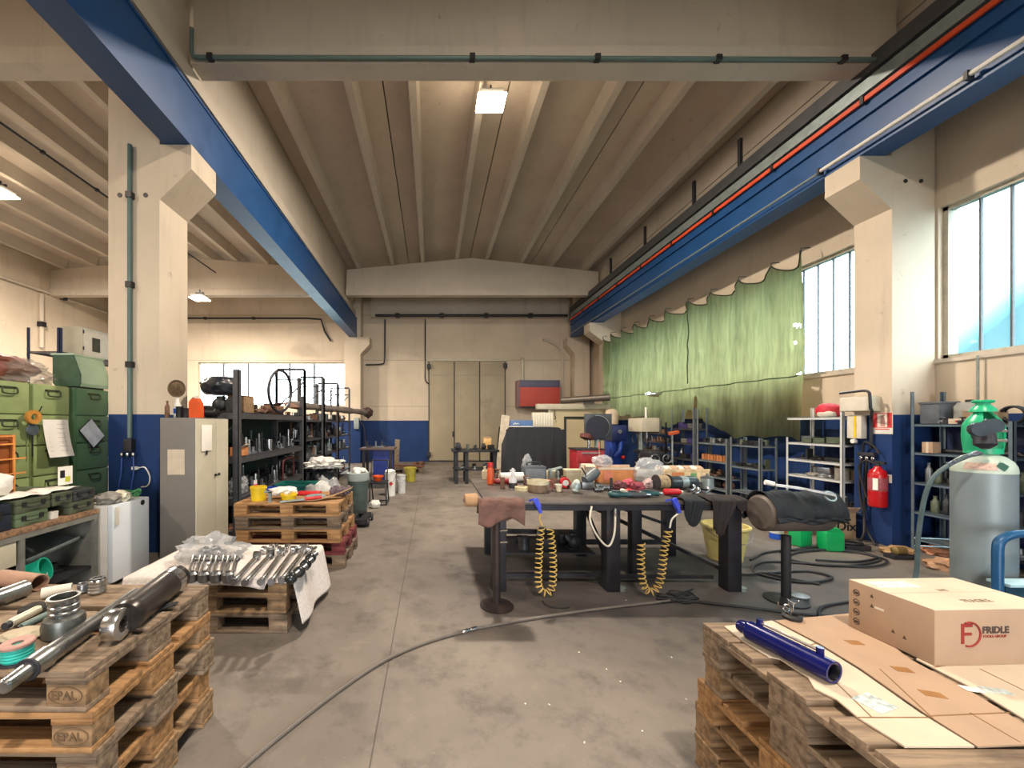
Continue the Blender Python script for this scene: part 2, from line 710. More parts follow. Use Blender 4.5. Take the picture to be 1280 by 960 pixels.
# --- rear wall upper beam
struct('rear_lintel_beam', MB().box((-2.5, YR - .3, 5.95), (5.6, YR - .01, 6.9)), M_conc)

# --- sliding door in the rear wall
X0, X1, ZT = -.13, 3.03, 4.15
M_door = mat('door_paint', 'a89c84', .6, 0, .12, 1.2, 0, '8a7e68', .3)
dr = struct('door_1', MB().box((X0 - .08, YR - .1, ZT + .02), (X1 + .1, YR - .03, ZT + .13)), M_cream)
for k in range(3):
    a = X0 + (X1 - X0) * k / 3
    b = X0 + (X1 - X0) * (k + 1) / 3
    lf = struct('door_leaf', MB().box((a + .02, YR - .09, .06), (b - .02, YR - .04, ZT), .006), M_door, dr)
    mb = MB()
    mb.box((a + .08, YR - .098, 3.58), (b - .1, YR - .088, 3.6))
    struct('seam_rail', mb, M_grey, lf)
    struct('edge_strip', MB().box((a - .015, YR - .1, .04), (a + .02, YR - .035, ZT)), M_black, dr)
struct('edge_strip', MB().box((X1 - .02, YR - .1, .04), (X1 + .015, YR - .035, ZT)), M_black, dr)
struct('floor_track', MB().box((X0 - .1, YR - .11, 0.001), (X1 + .1, YR - .03, .05)), M_steel_d, dr)
struct('handle', MB().boxc((X0 + 1.0, YR - .12, 1.15), (.05, .05, .22), None, .01), M_steel_d, dr)
for x, z in ((X0, 3.95), (X1, 3.98), (X0, .3)):
    struct('roller', MB().boxc((x, YR - .13, z), (.16, .08, .2), None, .02), M_black, dr)

# ================================================================== light
W = bpy.data.worlds.new('World')
bpy.context.scene.world = W
W.use_nodes = True
nt = W.node_tree
nt.nodes.clear()
tc = nt.nodes.new('ShaderNodeTexCoord')
sp = nt.nodes.new('ShaderNodeSeparateXYZ')
nt.links.new(tc.outputs['Generated'], sp.inputs[0])


def wm(op, a, b):
    m = nt.nodes.new('ShaderNodeMath')
    m.operation = op
    for i, v in enumerate((a, b)):
        if hasattr(v, 'is_linked'):
            nt.links.new(v, m.inputs[i])
        else:
            m.inputs[i].default_value = v
    return m.outputs[0]


fac = wm('ADD', sp.outputs['Z'], wm('MULTIPLY', wm('SUBTRACT', wm('ABSOLUTE', sp.outputs['Y'], 0), .55), 1.35))
rp = nt.nodes.new('ShaderNodeValToRGB')
e = rp.color_ramp.elements
e[0].position, e[0].color = .15, (.14, .66, .80, 1)
e[1].position, e[1].color = .30, (1, 1, 1, 1)
nt.links.new(fac, rp.inputs['Fac'])
mr = nt.nodes.new('ShaderNodeMapRange')
nt.links.new(fac, mr.inputs['Value'])
mr.inputs['From Min'].default_value = .15
mr.inputs['From Max'].default_value = .31
SKY_LO, SKY_HI = .85, 15.0
mr.inputs['To Min'].default_value = SKY_LO
mr.inputs['To Max'].default_value = SKY_HI
bg = nt.nodes.new('ShaderNodeBackground')
nt.links.new(rp.outputs['Color'], bg.inputs['Color'])
nt.links.new(mr.outputs['Result'], bg.inputs['Strength'])
ow = nt.nodes.new('ShaderNodeOutputWorld')
nt.links.new(bg.outputs[0], ow.inputs['Surface'])


def area(name, loc, rot, sx, sy, power, col=(1, 1, 1), portal=False, spread=PI):
    l = bpy.data.lights.new(name, 'AREA')
    l.shape = 'RECTANGLE'
    l.size, l.size_y = sx, sy
    l.energy = power
    l.color = col
    l.spread = spread
    if portal:
        l.cycles.is_portal = True
    o = bpy.data.objects.new(name, l)
    C.objects.link(o)
    o.location = loc
    o.rotation_euler = rot
    return o


for a, b in R_OPEN:
    area('window_portal', (XR + .2, (a + b) / 2, (WZ0 + WZ1) / 2), (0, PI / 2, 0), WZ1 - WZ0, b - a, 1, portal=True)
area('window_portal', ((RW[0] + RW[1]) / 2, YR + .2, 3.2), (-PI / 2, 0, 0), RW[1] - RW[0], 1.8, 1, portal=True)
area('added_opening_portal', (.6, YN - .2, 1.65), (PI / 2, 0, 0), 3.6, 3.3, 1, portal=True)

WARM = (1.0, .86, .71)
M_lampglow = emit('lamp_glow', 'ffe8c8', 60)
LAMP_W = 700


def high_bay(x, y, label, z=None, power=None):
    z = z if z is not None else zrib(x) - .32
    t = thing('pendant_lamp', label, 'ceiling lamp', (x, y, z))
    obj('housing', MB().box((-.2, -.16, .03), (.2, .16, .14), .02), M_grey, t)
    obj('diffuser', MB().box((-.24, -.20, .0), (.24, .20, .028), .01), M_lampglow, t)
    obj('bracket', MB().bar((-.12, 0, .13), (-.12, 0, .215), .03).bar((.12, 0, .13), (.12, 0, .215), .03).bar((-.14, 0, .215), (.14, 0, .215), .03).bar((0, 0, .215), (0, 0, .31), .03), M_steel_d, t)
    area('high_bay_light', (x, y, z - .02), (0, 0, 0), .36, .28, power or LAMP_W, WARM)


high_bay(1.01, 6.6, 'glowing square high bay lamp hung below the ribs of the middle roof bay')
high_bay(-7.5, 12.4, 'bright high bay lamp hanging low before the far side roof girder', 5.6, 700)
high_bay(1.2, -1.0, 'added unseen fill lamp in the roof bay behind the near girder', None, 520)  # added lamp, never in view, fills the near end with light
high_bay(-8.0, -1.0, 'added unseen fill lamp in the side roof bay behind the near girder')  # also added out of view, as fill for the side bay
high_bay(-9.78, 8.7, 'high bay lamp over the side aisle racks near the outer wall', 6.78, 1300)

# ================================================================== camera and view
cam = bpy.data.cameras.new('camera')
cam.sensor_width = 36.0
cam.sensor_fit = 'HORIZONTAL'
cam.lens = F / 1280 * 36
cam.shift_x = (640 - VX) / 1280
cam.shift_y = (VY - 480) / 1280
cam.clip_start = .02
co = bpy.data.objects.new('camera', cam)
C.objects.link(co)
co.location = (0, 0, EYE)
co.rotation_euler = (PI / 2, 0, 0)
sc = bpy.context.scene
sc.camera = co
sc.view_settings.view_transform = 'Standard'
sc.view_settings.look = 'None'
sc.view_settings.gamma = 1.0
sc.view_settings.use_curve_mapping = False
sc.view_settings.exposure = -0.1
sc.cycles.max_bounces = 10
sc.cycles.diffuse_bounces = 6
sc.cycles.glossy_bounces = 4
sc.cycles.transparent_max_bounces = 16
sc.cycles.sample_clamp_indirect = 8.0
sc.cycles.caustics_reflective = False
sc.cycles.caustics_refractive = False
# ================================================================== crane runways, conduits, curtain
t = thing('crane_runway_beam', 'blue crane runway beam on the corbels between the two roof bays', 'crane beam', (-3.155, 4.9, ZC))
mb = MB().box((-.15, -10.8, .02), (.15, 10.95, .72))
mb.box((-.165, -10.8, .002), (.165, 10.95, .03)).box((-.165, -10.8, .70), (.165, 10.95, .735))
obj('girder_box', mb, M_crane, t, 0)
obj('running_rail', MB().box((-.03, -10.8, .736), (.03, 10.95, .80)), M_steel_d, t)

t = thing('crane_runway_beam', 'blue crane runway beam along the tall window wall, carrying orange conductor bar', 'crane beam', (5.69, 4.9, ZC))
mb = MB().box((-.13, -10.8, .02), (.15, 10.5, .50))
mb.box((-.17, -10.8, .002), (.17, 10.5, .03)).box((-.17, -10.8, .47), (.17, 10.5, .52)).box((-.15, -10.8, .52), (.12, 10.5, .66))
obj('girder_box', mb, M_crane, t, 0)
obj('conductor_bar', MB().box((-.20, -10.8, .64), (-.17, 10.4, .70)), mat('conductor_orange', 'd8512c', .5, 0, .15, 4), t)['label'] = 'orange red insulated conductor bar'
mb = MB()
y = -10.4
while y < 10.3:
    mb.box((-.215, y - .02, .62), (-.165, y + .02, .72))
    y += 1.3
obj('bar_holder', mb, M_black, t)
obj('cable_channel', MB().box((-.18, -10.8, .76), (-.08, 10.4, .80)).box((-.18, -10.8, .80), (-.16, 10.4, .92)), M_galv, t)
obj('cable_channel', MB().box((-.20, -10.8, .96), (-.08, 10.4, 1.0)).box((-.20, -10.8, 1.0), (-.18, 10.4, 1.14)).box((-.20, -10.8, 1.14), (-.08, 10.4, 1.16)), mat('dark_channel', '4c4e50', .5, .3, .2), t)
mb = MB()
y = -10.2
while y < 10.3:
    mb.box((-.08, y - .02, .66), (-.06, y + .02, 1.15))
    y += 1.62
obj('channel_bracket', mb, M_steel_d, t)
for dy in (1.95, 3.15, 5.0, 6.9):
    obj('stop_post', MB().box((-.22, dy - .03, 1.15), (-.17, dy + .03, 1.62)), M_steel_d, t)

mb = MB().tube([(5.47, -5.8, 5.15), (5.47, 5.4, 5.15)], .026)
t2 = single('conduit_pipe', mb, M_white, 'pale conduit pipe clipped along the lower edge of the window side crane beam', 'pipe')
mb = MB().tube([(5.475, 5.42, 5.14), (5.475, 15.2, 5.14)], .018)
single('conduit_pipe', mb, M_galv, 'thin grey conduit pipe continuing along the crane beam past the corbel', 'pipe')
for i in range(4):
    obj('pipe_clip', MB().box((5.435, .9 + i * 1.5, 5.10), (5.51, .93 + i * 1.5, 5.19)), M_black, t2)

M_pipeg = mat('pipe_grey_green', '5f7672', .5, .1, .15, 4)


def clipped_pipe(label, pts, r, clips, m=M_pipeg):
    o = single('conduit_pipe', MB().tube(pts, r), m, label, 'pipe')
    for c in clips:
        obj('pipe_clip', MB().boxc(c, (r * 2.8, r * 2.8, r * 2.8)), M_black, o)
    return o


YP = NG - .035
clipped_pipe('grey green conduit pipe running level across the face of the near roof girder',
             smoothpath([(-2.98, YP, 6.5), (-2.98, YP, 6.2), (-2.93, YP, 6.145), (-2.8, YP, 6.14)], 5) + [(1.4, YP, 6.13), (5.7, YP, 6.11)],
             .024, [(-2.75, YP, 6.14), (.5, YP, 6.135), (2.05, YP, 6.13), (3.55, YP, 6.12), (5.1, YP, 6.115)])
PX = -3.71
clipped_pipe('grey green conduit pipe running down the front of the bare concrete pillar', [(PX, 4.715, 5.02), (PX, 4.715, 1.42)], .026,
             [(PX, 4.72, 3.3), (PX, 4.72, 2.32), (PX, 4.72, 4.4)])
XW = XL + .085
clipped_pipe('pale conduit running along the outer side wall high under the roof', [(XW, 4, 6.16), (XW, 15.9, 6.16)], .05, [(XW, y, 6.16) for y in (8, 11, 14)], M_conc)
clipped_pipe('pale downpipe on the outer side wall below the girder end', [(XW, 13.2, 6.05), (XW, 13.2, 4.2)], .06, [(XW, 13.2, 5)], M_conc)
YB = YR - .40
clipped_pipe('thin dark conduit running along under the ribs of the side roof bay', [(-7.5, 5.1, 6.82), (-7.5, 13.3, 6.82)], .022, [(-7.5, y, 6.82) for y in (6.2, 7.4, 8.6, 9.8)], M_steel_d)
clipped_pipe('dark conduit running level along the rear wall beam over the sliding door', [(-2.3, YB, 5.97), (5.5, YB, 5.97)], .06,
             [(x, YB, 5.97) for x in (-1.4, .4, 2.2, 4)], M_steel_d)
YB = YR - .085
clipped_pipe('thin dark conduit running level above the rear window', [(-13, YB, 5.95), (-5.2, YB, 5.95), (-4.6, YB, 5.9), (-4.45, YB, 5.4), (-4.2, YB, 5.0)], .035,
             [(x, YB, 5.95) for x in (-11.4, -9.4, -7.4)], M_steel_d)
clipped_pipe('thin dark conduit dropping down the rear wall to the sliding door', smoothpath([(-.28, YB, 5.9), (-.28, YB, 4.0), (-.27, YB, 3.4), (-.1, YB, 3.2)], 4), .025, [], M_steel_d)
clipped_pipe('dark conduit bending round the corner pillar corbel by the rear wall', smoothpath([(-1.95, YB, 5.9), (-1.95, YB, 5.0), (-1.97, YB, 4.2), (-2.1, YB, 4.05), (-2.75, YB, 4.02)], 4), .03, [], M_steel_d)
clipped_pipe('grey pipe rising on the rear wall in the corner behind the drill press', smoothpath([(5.42, YB, .02), (5.42, YB, 3.6), (5.36, YB, 4.6), (4.85, YB, 5.0), (4.6, YB, 5.05)], 4), .05, [], M_conc)
for x in (-3.86, -3.54):
    o = single('bolt_hole', MB().cyl((x, 4.749, 4.42), (x, 4.742, 4.42), .028), M_black, 'round dark bolt hole high on the pillar front', 'hole', 'bolt holes in the pillar front')
for x in (6.1, 6.3):
    o = single('bolt_hole', MB().cyl((x, 4.949, 4.72), (x, 4.942, 4.72), .025), M_black, 'round dark bolt hole on the window wall pillar', 'hole', 'bolt holes in the window wall pillar')

# --- green tarpaulin curtain on the second window
def curtain_material():
    t = NT('green_canvas')
    v = t.coords()
    n = t.noise(v, 1.5, 5, .65)
    n2 = t.noise(t.coords((8, 8, .6)), 2, 4, .6)
    col = t.ramp(n, [(.3, lin('30342a')), (.7, lin('464a36'))])
    col = t.mix(t.ramp(n2, [(.5, (0, 0, 0, 1)), (.8, (.5, .5, .5, 1))]), col, lin('2a2c22'))
    d = t.bsdf(col, .8, 0)
    tl = t.n('ShaderNodeBsdfTranslucent')
    t.l(t.mix(t.ramp(n2, [(.35, (.15, .15, .15, 1)), (.75, (.75, .75, .75, 1))]), lin('c4bc84'), lin('747448')), tl.inputs['Color'])
    mx = t.n('ShaderNodeMixShader')
    mx.inputs['Fac'].default_value = .55
    t.l(d.outputs[0], mx.inputs[1])
    t.l(tl.outputs[0], mx.inputs[2])
    t.l(mx.outputs[0], t.out.inputs['Surface'])
    return t.m


def ct(px):
    k = (px - VX) / F
    return (6.35 - 6.6 * k) / (.45 + 6.5 * k)


HOOK = sorted(ct(p) for p in (1017, 973, 932, 896, 868.6, 840, 818, 800, 783, 770, 758))
BOT = sorted((ct(p), z) for p, z in ((758, 1.75), (783, 1.85), (806, 1.78), (825, 1.62), (843, 1.5), (858, 1.62), (866, 1.9), (871, 1.92), (880, 1.72), (897, 1.58), (906, 1.42),
                                     (930, 1.31), (955, 1.34), (972, 1.37), (987, 1.34), (1017, 1.34)))


def lerp_tab(tab, x):
    if x <= tab[0][0]:
        return tab[0][1]
    for (a, za), (b, zb) in zip(tab, tab[1:]):
        if x <= b:
            return za + (zb - za) * (x - a) / (b - a)
    return tab[-1][1]


def curtain_pt(u, v):
    tt = HOOK[0] + (HOOK[-1] - HOOK[0]) * u
    i = max(k for k in range(len(HOOK)) if HOOK[k] <= tt + 1e-6)
    i = min(i, len(HOOK) - 2)
    w = (tt - HOOK[i]) / (HOOK[i + 1] - HOOK[i])
    w = min(max(w, 0.0), 1.0)
    near = 1 - min(w, 1 - w) * 2
    top = 4.47 - .19 * max(0.0, 1 - (2 * w - 1) ** 2) ** .8
    z = top + (lerp_tab(BOT, tt) + .03 * math.sin(tt * 60) - top) * v
    gat = math.cos(w * 2 * PI)
    fold = .085 * gat * (1 - .5 * v) + .06 * noise.noise(Vector((tt * 26, v * 2.5, 3))) + .05 * noise.noise(Vector((tt * 11, v * 1.2, 9))) + .02 * noise.noise(Vector((tt * 70, v * 1.5, 8)))
    fold += .022 * noise.noise(Vector((tt * 12, v * 14, 5))) + .03 * near * math.sin(tt * 150) * max(0, .4 - v)
    x = 6.27 - .45 * tt - fold - .05 * v
    return Vector((x, 6.6 + 6.45 * tt, z))


mb = MB().sheet(curtain_pt, 260, 56)
kill = []
for f in mb.bm.faces:
    c = f.calc_center_median()
    px, py = VX + c.x / c.y * F, VY - (c.z - EYE) / c.y * F
    for hx, hy, rx, ry in ((997, 407, 6, 1.8), (993, 427, 3, 1.5), (1000, 468, 6, 1.5), (1008, 489, 6, 4), (817, 493, 10, 2.6), (869, 503, 2.5, 9), (1008, 455, 3, 1.5)):
        if ((px - hx) / rx) ** 2 + ((py - hy) / ry) ** 2 < 1:
            kill.append(f)
            break
bmesh.ops.delete(mb.bm, geom=kill, context='FACES')
cu = single('tarpaulin_curtain', mb, curtain_material(), 'torn green tarpaulin curtain hung in scallops across the long window', 'curtain', smooth=180)
# hem seam and rope along the top
mb = MB()
pts = []
for k in range(130):
    u = .02 + .96 * k / 129
    p = curtain_pt(u, .0)
    v = (p.z - 2.41) / (p.z - curtain_pt(u, 1).z)
    q = curtain_pt(u, max(0, min(1, v)))
    pts.append(q + Vector((-.012, 0, 0)))
obj('seam', mb.tube(pts, .012, 6), mat('dark_green_seam', '3a4a34', .8), cu)
obj('hem_rope', MB().tube([curtain_pt(k / 200, 0) + Vector((-.005, 0, .01)) for k in range(201)], .014, 6), mat('dark_rope', '3c3c30', .8), cu)
for h in HOOK:
    p = curtain_pt((h - HOOK[0]) / (HOOK[-1] - HOOK[0]), 0)
    obj('hook', MB().tube([(p.x, p.y, p.z - .02), (p.x, p.y, p.z + .05), (p.x + (.15 if p.y < 13 else .0), p.y, p.z + .06)], .008, 6), M_steel_d, cu)
obj('vertical_seam', MB().tube([curtain_pt((ct(868) - HOOK[0]) / (HOOK[-1] - HOOK[0]), k / 30 * .75) + Vector((-.01, 0, 0)) for k in range(31)], .012, 6), mat('dark_green_seam', '3a4a34'), cu)
# ================================================================== pallets
W_GREY = wood('pallet_wood_grey', '94806a', '58483a')
W_ORNG = wood('pallet_wood_fresh', 'b0875a', '785634')
W_TAN = wood('pallet_wood_tan', 'a28360', '64503a')
W_DARK = wood('pallet_wood_dark', '7c6a58', '463a30')
W_RED = wood('pallet_wood_maroon', '7a3034', '4a1c20')


def pallet(label, loc, rotz, m, m2=None, L=1.2, B=.8, group=None):
    """EUR pallet: five deck boards, three stringers, nine blocks, three skids."""
    t = thing('wooden_pallet', label, 'pallet', loc, rotz, group)
    m2 = m2 or m
    r = random.Random(int(abs(loc[0] * 1000 + loc[2] * 777 + loc[1] * 91)))
    ys = [(-B / 2 + .0725, .145), (B / 2 - .0725, .145), (0, .145), (-B / 4 + .01, .10), (B / 4 - .01, .10)]
    for i, (y, w) in enumerate(ys):
        obj('deck_board', MB().boxc((r.uniform(-.004, .004), y, .133), (L, w, .021), None, .002), m, t)
    for x in (-L / 2 + .0725, 0, L / 2 - .0725):
        obj('stringer', MB().boxc((x, 0, .1112), (.145, B, .0215), None, .002), m, t)
    for x, bx in ((-L / 2 + .0725, .145), (0, .145), (L / 2 - .0725, .145)):
        for y, by in ((-B / 2 + .05, .1), (0, .145), (B / 2 - .05, .1)):
            obj('block', MB().boxc((x, y, .0612), (bx - .004, by - .002, .078), None, .004), m2 if r.random() < .6 else m, t)
    for y, w in ((-B / 2 + .05, .1), (0, .145), (B / 2 - .05, .1)):
        obj('skid', MB().boxc((0, y, .0112), (L, w, .0215), None, .002), m, t)
    return t


def stack(x0, x1, y0, y1, mats, names, jit, ztilt=0.0):
    """A pile of pallets from the floor up; returns the top height and the pallets."""
    out, z = [], 0.001
    for (m, m2), lab, (jx, jy, jr) in zip(mats, names, jit):
        out.append(pallet(lab, ((x0 + x1) / 2 + jx, (y0 + y1) / 2 + jy, z), jr, m, m2, x1 - x0, y1 - y0))
        z += .1445
    return z, out


# pile A: near pile by the viewer's side, cylinders on top
zA, PA = stack(-2.40, -1.20, 1.36, 2.09,
               [(W_TAN, W_GREY), (W_ORNG, W_ORNG), (W_GREY, W_GREY), (W_ORNG, W_TAN), (W_GREY, W_TAN)],
               ['bottom pallet of the pile carrying the big black cylinder', 'second pallet from the floor under the big black cylinder, yellowish boards',
                'middle grey pallet of the five under the big black cylinder', 'orange wood pallet just under the top one beneath the big black cylinder',
                'top grey pallet with the big black cylinder lying on it'],
               [(.0, .02, .0), (-.01, .0, .01), (.01, .01, -.01), (.0, -.01, .005), (-.015, .0, -.012)])
M_stamp = mat('brand_burn', '70593f', .85)
for p, z in zip(PA[1:], range(4)):
    bl = [c for c in kids(p) if c.name.startswith('block')][6]
    L, B = 1.2, .73
    x, y = L / 2 - .0725, -B / 2 - .0012
    text('stamp_lettering', 'EPAL', .042, M_stamp, bl, (x - .052, y, .046), (PI / 2, 0, 0), .001)
    obj('stamp_ring', MB().tube([(x + .06 * math.cos(a * PI / 16), y, .061 + .031 * math.sin(a * PI / 16)) for a in range(32)], .0016, 5, True), M_stamp, bl)

# pile B: low pile with piston rods on white cloth
zB, PB = stack(-2.30, -1.10, 2.92, 3.66, [(W_DARK, W_GREY), (W_TAN, W_TAN), (W_TAN, W_ORNG)],
               ['bottom pallet of the low pile under the white cloth and chrome rods', 'middle pallet of the low pile under the white cloth and chrome rods',
                'top pallet of the low pile, spread with white cloth and chrome rods'], [(0, 0, 0), (-.02, .01, .01), (0, 0, -.01)])
# pile C: five mixed pallets with odds and ends, by the locker
zC_, PC = stack(-2.17, -1.02, 4.2, 4.95, [(W_DARK, W_GREY), (W_RED, W_RED), (W_ORNG, W_ORNG), (W_DARK, W_DARK), (W_ORNG, W_ORNG)],
                ['bottom dark pallet of the mixed pile beside the tall locker', 'maroon painted pallet low in the mixed pile beside the tall locker',
                 'orange middle pallet of the mixed pile beside the tall locker', 'dark grey pallet second from the top of the mixed pile beside the locker',
                 'top orange pallet of the mixed pile, littered with tubs and tools'],
                [(.06, .03, .0), (.05, .03, .01), (.02, 0, -.01), (.01, 0, .01), (0, 0, 0)])
# pile D: near pile with cardboard, box and blue cylinder
zD, PD = stack(1.24, 2.44, 1.01, 1.81, [(W_TAN, W_TAN), (W_TAN, W_GREY), (W_ORNG, W_ORNG), (W_GREY, W_TAN), (W_GREY, W_GREY)],
               ['bottom pallet of the pile under the cardboard and blue cylinder', 'second pallet from the floor under the cardboard and blue cylinder',
                'orange middle pallet of the pile under the cardboard and blue cylinder', 'grey pallet below the top one under the cardboard and blue cylinder',
                'weathered top pallet covered with flattened cardboard'],
               [(0, 0, 0), (.008, .012, .004), (-.025, -.05, .0), (-.02, -.09, .004), (-.05, -.12, .0)])

# ------------------------------------------------------------------ on pile D: cardboard, box, cylinder
def on(px, py, z):
    p = fl(px, py, z)
    return Vector((p.x, p.y))


def sheet_thing(label, pix, z, m, creases=()):
    pts = [on(a, b, z) for a, b in pix]
    c = sum(pts, Vector((0, 0))) / len(pts)
    t = thing('cardboard_sheet', label, 'cardboard', (c.x, c.y, z))
    pl = [(p.x - c.x, p.y - c.y) for p in pts]
    obj('board', MB().prism(pl, 0, .005, 'z'), m, t, 0)
    for (a, b), (a2, b2) in creases:
        p, q = on(a, b, z) - c, on(a2, b2, z) - c
        obj('crease', MB().bar((p.x, p.y, .005), (q.x, q.y, .005), .004, .0016), M_ink if False else mat('crease_brown', '8a6844', .9), t)
    return t, c


zc = zD + .002
t, c1 = sheet_thing('flattened cardboard sheet under the blue cylinder, frayed along its outer edge',
                    [(905, 784), (965, 777), (1020, 806), (1072, 838), (1150, 893), (1218, 935), (1131, 935), (1073, 899), (1046, 876), (1018, 862), (1010, 848), (975, 825), (960, 822), (930, 803)],
                    zc, M_cardl, [((1073, 899), (1160, 899)), ((1020, 806), (985, 815)), ((1040, 850), (1090, 899))])
p = on(1093, 881, zc)
st = obj('label_sticker', MB().boxc((p.x - c1.x, p.y - c1.y, .006), (.085, .07, .001), (0, 0, .3)), mat('sticker_pale', 'c4d0d0', .5, 0, .5, 60), t)
t, c2 = sheet_thing('wide flattened cardboard sheet with torn tape marks before the printed carton',
                    [(969, 777), (1062, 768), (1140, 827), (1215, 867), (1294, 915), (1294, 932), (1222, 935), (1155, 893), (1077, 838), (1025, 806)], zc + .0005, M_card,
                    [((1163, 897), (1262, 893)), ((1100, 838), (1166, 900)), ((1212, 893), (1275, 930))])
for px, py, w, a in ((1166, 870, .055, .3), (1128, 839, .05, .2), (1068, 805, .05, .1)):
    p = on(px, py, zc)
    obj('tape_mark', MB().boxc((p.x - c2.x, p.y - c2.y, .0055), (w, .03, .0012), (0, 0, -a)), mat('tape_brown', '9a6e40', .6), t)
t, c3 = sheet_thing('pale flattened cardboard sheet with address labels in front of the printed carton',
                    [(1145, 825), (1180, 818), (1296, 806), (1296, 910), (1220, 864)], zc + .001, M_cardl, [((1168, 836), (1226, 826)), ((1225, 838), (1290, 870))])
for px, py, w, d_, m in ((1215, 864, .05, .028, 'sticker_white'), (1245, 866, .07, .03, 'sticker_pale')):
    p = on(px, py, zc)
    obj('address_label', MB().boxc((p.x - c3.x, p.y - c3.y, .0058), (w, d_, .0012), (0, 0, -.25)), mat(m, 'e4e2dc' if 'white' in m else 'c4d0d0', .5, 0, .4, 60), t)

# printed carton
zb = zc + .0065
A = on(1168.4, 832.9, zb)
bx = thing('carton', 'closed brown carton printed FRIDLE in dark letters with a red F', 'box', (A.x, A.y, zb), .035)
BW, BD, BH = .47, .275, .197
obj('carton_body', MB().box((0, 0, 0), (BW, BD, BH), .003), M_card, bx)
obj('top_flap', MB().box((.001, .001, BH + .0005), (BW - .001, BD / 2 - .001, BH + .003)), M_cardl, bx)
obj('top_flap', MB().box((.001, BD / 2 + .001, BH + .0005), (BW - .001, BD - .001, BH + .003)), M_cardl, bx)
obj('shipping_label', MB().boxc((.12, .215, BH + .0035), (.17, .06, .001), (0, 0, 0)), mat('sticker_pale', 'c4d0d0'), bx)
M_logo = mat('print_red', '8e2a22', .8)
M_prnt = mat('print_dark', '4a3a32', .8)
lx, lz = .098, .072
mb = MB()
mb.box((lx, -.0012, lz + .006), (lx + .012, -.0002, lz + .078)).box((lx + .012, -.0012, lz + .066), (lx + .043, -.0002, lz + .078)).box((lx + .012, -.0012, lz + .036), (lx + .04, -.0002, lz + .046))
obj('logo_letter', mb, M_logo, bx)
obj('logo_arc', MB().tube([(lx + .031 + .041 * math.cos(a), -.0008, lz + .04 + .043 * math.sin(a)) for a in [(-110 + 225 * k / 24) * PI / 180 for k in range(25)]], .0035, 5), M_logo, bx)
text('logo_name', 'FRIDLE', .033, M_prnt, bx, (lx + .080, -.0004, lz + .043), (PI / 2, 0, 0), .0014)
text('logo_line', 'TOOLS GROUP', .0132, M_logo, bx, (lx + .081, -.0004, lz + .027), (PI / 2, 0, 0), .0003)
text('print_word', 'FRAGILE', .03, mat('print_faint', '8a7a68', .8), bx, (.20, .055, BH + .0034), (0, 0, 0), .0006)
text('print_word', 'LINE', .02, mat('print_faint', '8a7a68', .8), bx, (.23, .15, BH + .0034), (0, 0, 0), .0004)
mb = MB()
for k, zz in enumerate((.155, .115, .075, .035)):
    mb.tube([(-.0006, BD - .03 + .011 * math.cos(a * PI / 4), zz + .013 * math.sin(a * PI / 4)) for a in range(8)], .0018, 4, True)
    mb.box((-.0012, BD - .036, zz - .006), (-.0002, BD - .024, zz + .003))
obj('handling_marks', mb, M_prnt, bx)
mb = MB()
for y, zz in ((.19, .165), (.19, .125), (.12, .06), (.085, .055)):
    mb.prism([(y - .006, zz - .006), (y + .006, zz - .006), (y, zz + .008)], -.0012, -.0002, 'x')
obj('side_print', mb, M_prnt, bx)
obj('tape_tab', MB().boxc((-.0006, .165, .125), (.0012, .03, .008)), M_offw, bx)

# blue hydraulic cylinder
zr = zc + .0395 + .006
a = fl(934, 786, zr)
b = fl(1043, 841, zr)
M_navy = mat('navy_gloss', '0a1258', .2, .1, .15, 8)
t = thing('hydraulic_cylinder', 'glossy navy blue hydraulic cylinder tube lying on flattened cardboard', 'hydraulic cylinder', a)
ax = (b - a)
Lc = ax.length
obj('barrel', MB().lathe([(.027, .0), (.037, .012), (.037, Lc), (.030, Lc), (.030, Lc - .16), (.001, Lc - .16)], (0, 0, 0), ax, 28), M_navy, t)
obj('bore', MB().lathe([(.0298, Lc - .05), (.0298, Lc - .002), (.028, Lc - .002), (.028, Lc - .05), (.0298, Lc - .05)], (0, 0, 0), ax, 28, False), M_bright, t)
d = ax.normalized()
obj('eye_end', MB().lathe([(.001, -.03), (.022, -.03), (.027, -.015), (.027, .005)], (0, 0, 0), ax, 20), M_navy, t)
side = d.cross(Vector((0, 0, 1))).normalized()
obj('feed_pipe', MB().tube([d * .03 + Vector((0, 0, .045)) - side * .012, d * (Lc - .05) + Vector((0, 0, .045)) - side * .012], .006, 8), M_bright, t)
for s in (.04, Lc - .045):
    obj('port', MB().cyl(d * s + Vector((0, 0, .03)) - side * .01, d * s + Vector((0, 0, .058)) - side * .01, .011, seg=12), M_navy, t)
# twist of wire and black ring behind it
w = fl(990, 775, zc)
t = thing('wire_tangle', 'pale twist of thin wire standing in a black ring behind the blue cylinder', 'wire', (w.x, w.y, zc + .006))
obj('ring', MB().lathe([(.018, 0), (.034, 0), (.036, .012), (.022, .02), (.018, 0)], seg=20, caps=False), M_rubber, t)
for k in range(4):
    pts = [(0, 0, .012)]
    for j in range(5):
        q = pts[-1]
        pts.append((q[0] + RND.uniform(-.022, .022), q[1] + RND.uniform(-.02, .02), q[2] + RND.uniform(.004, .022)))
    obj('wire_strand', MB().tube(smoothpath(pts, 4), .0016, 5), M_bright, t)

# ------------------------------------------------------------------ on pile A
za = zA + .001
M_cylb = mat('gunmetal', '4a4644', .32, .75, .2, 8)
M_tube = mat('tube_steel', '9a9c9c', .28, .9, .2, 10)


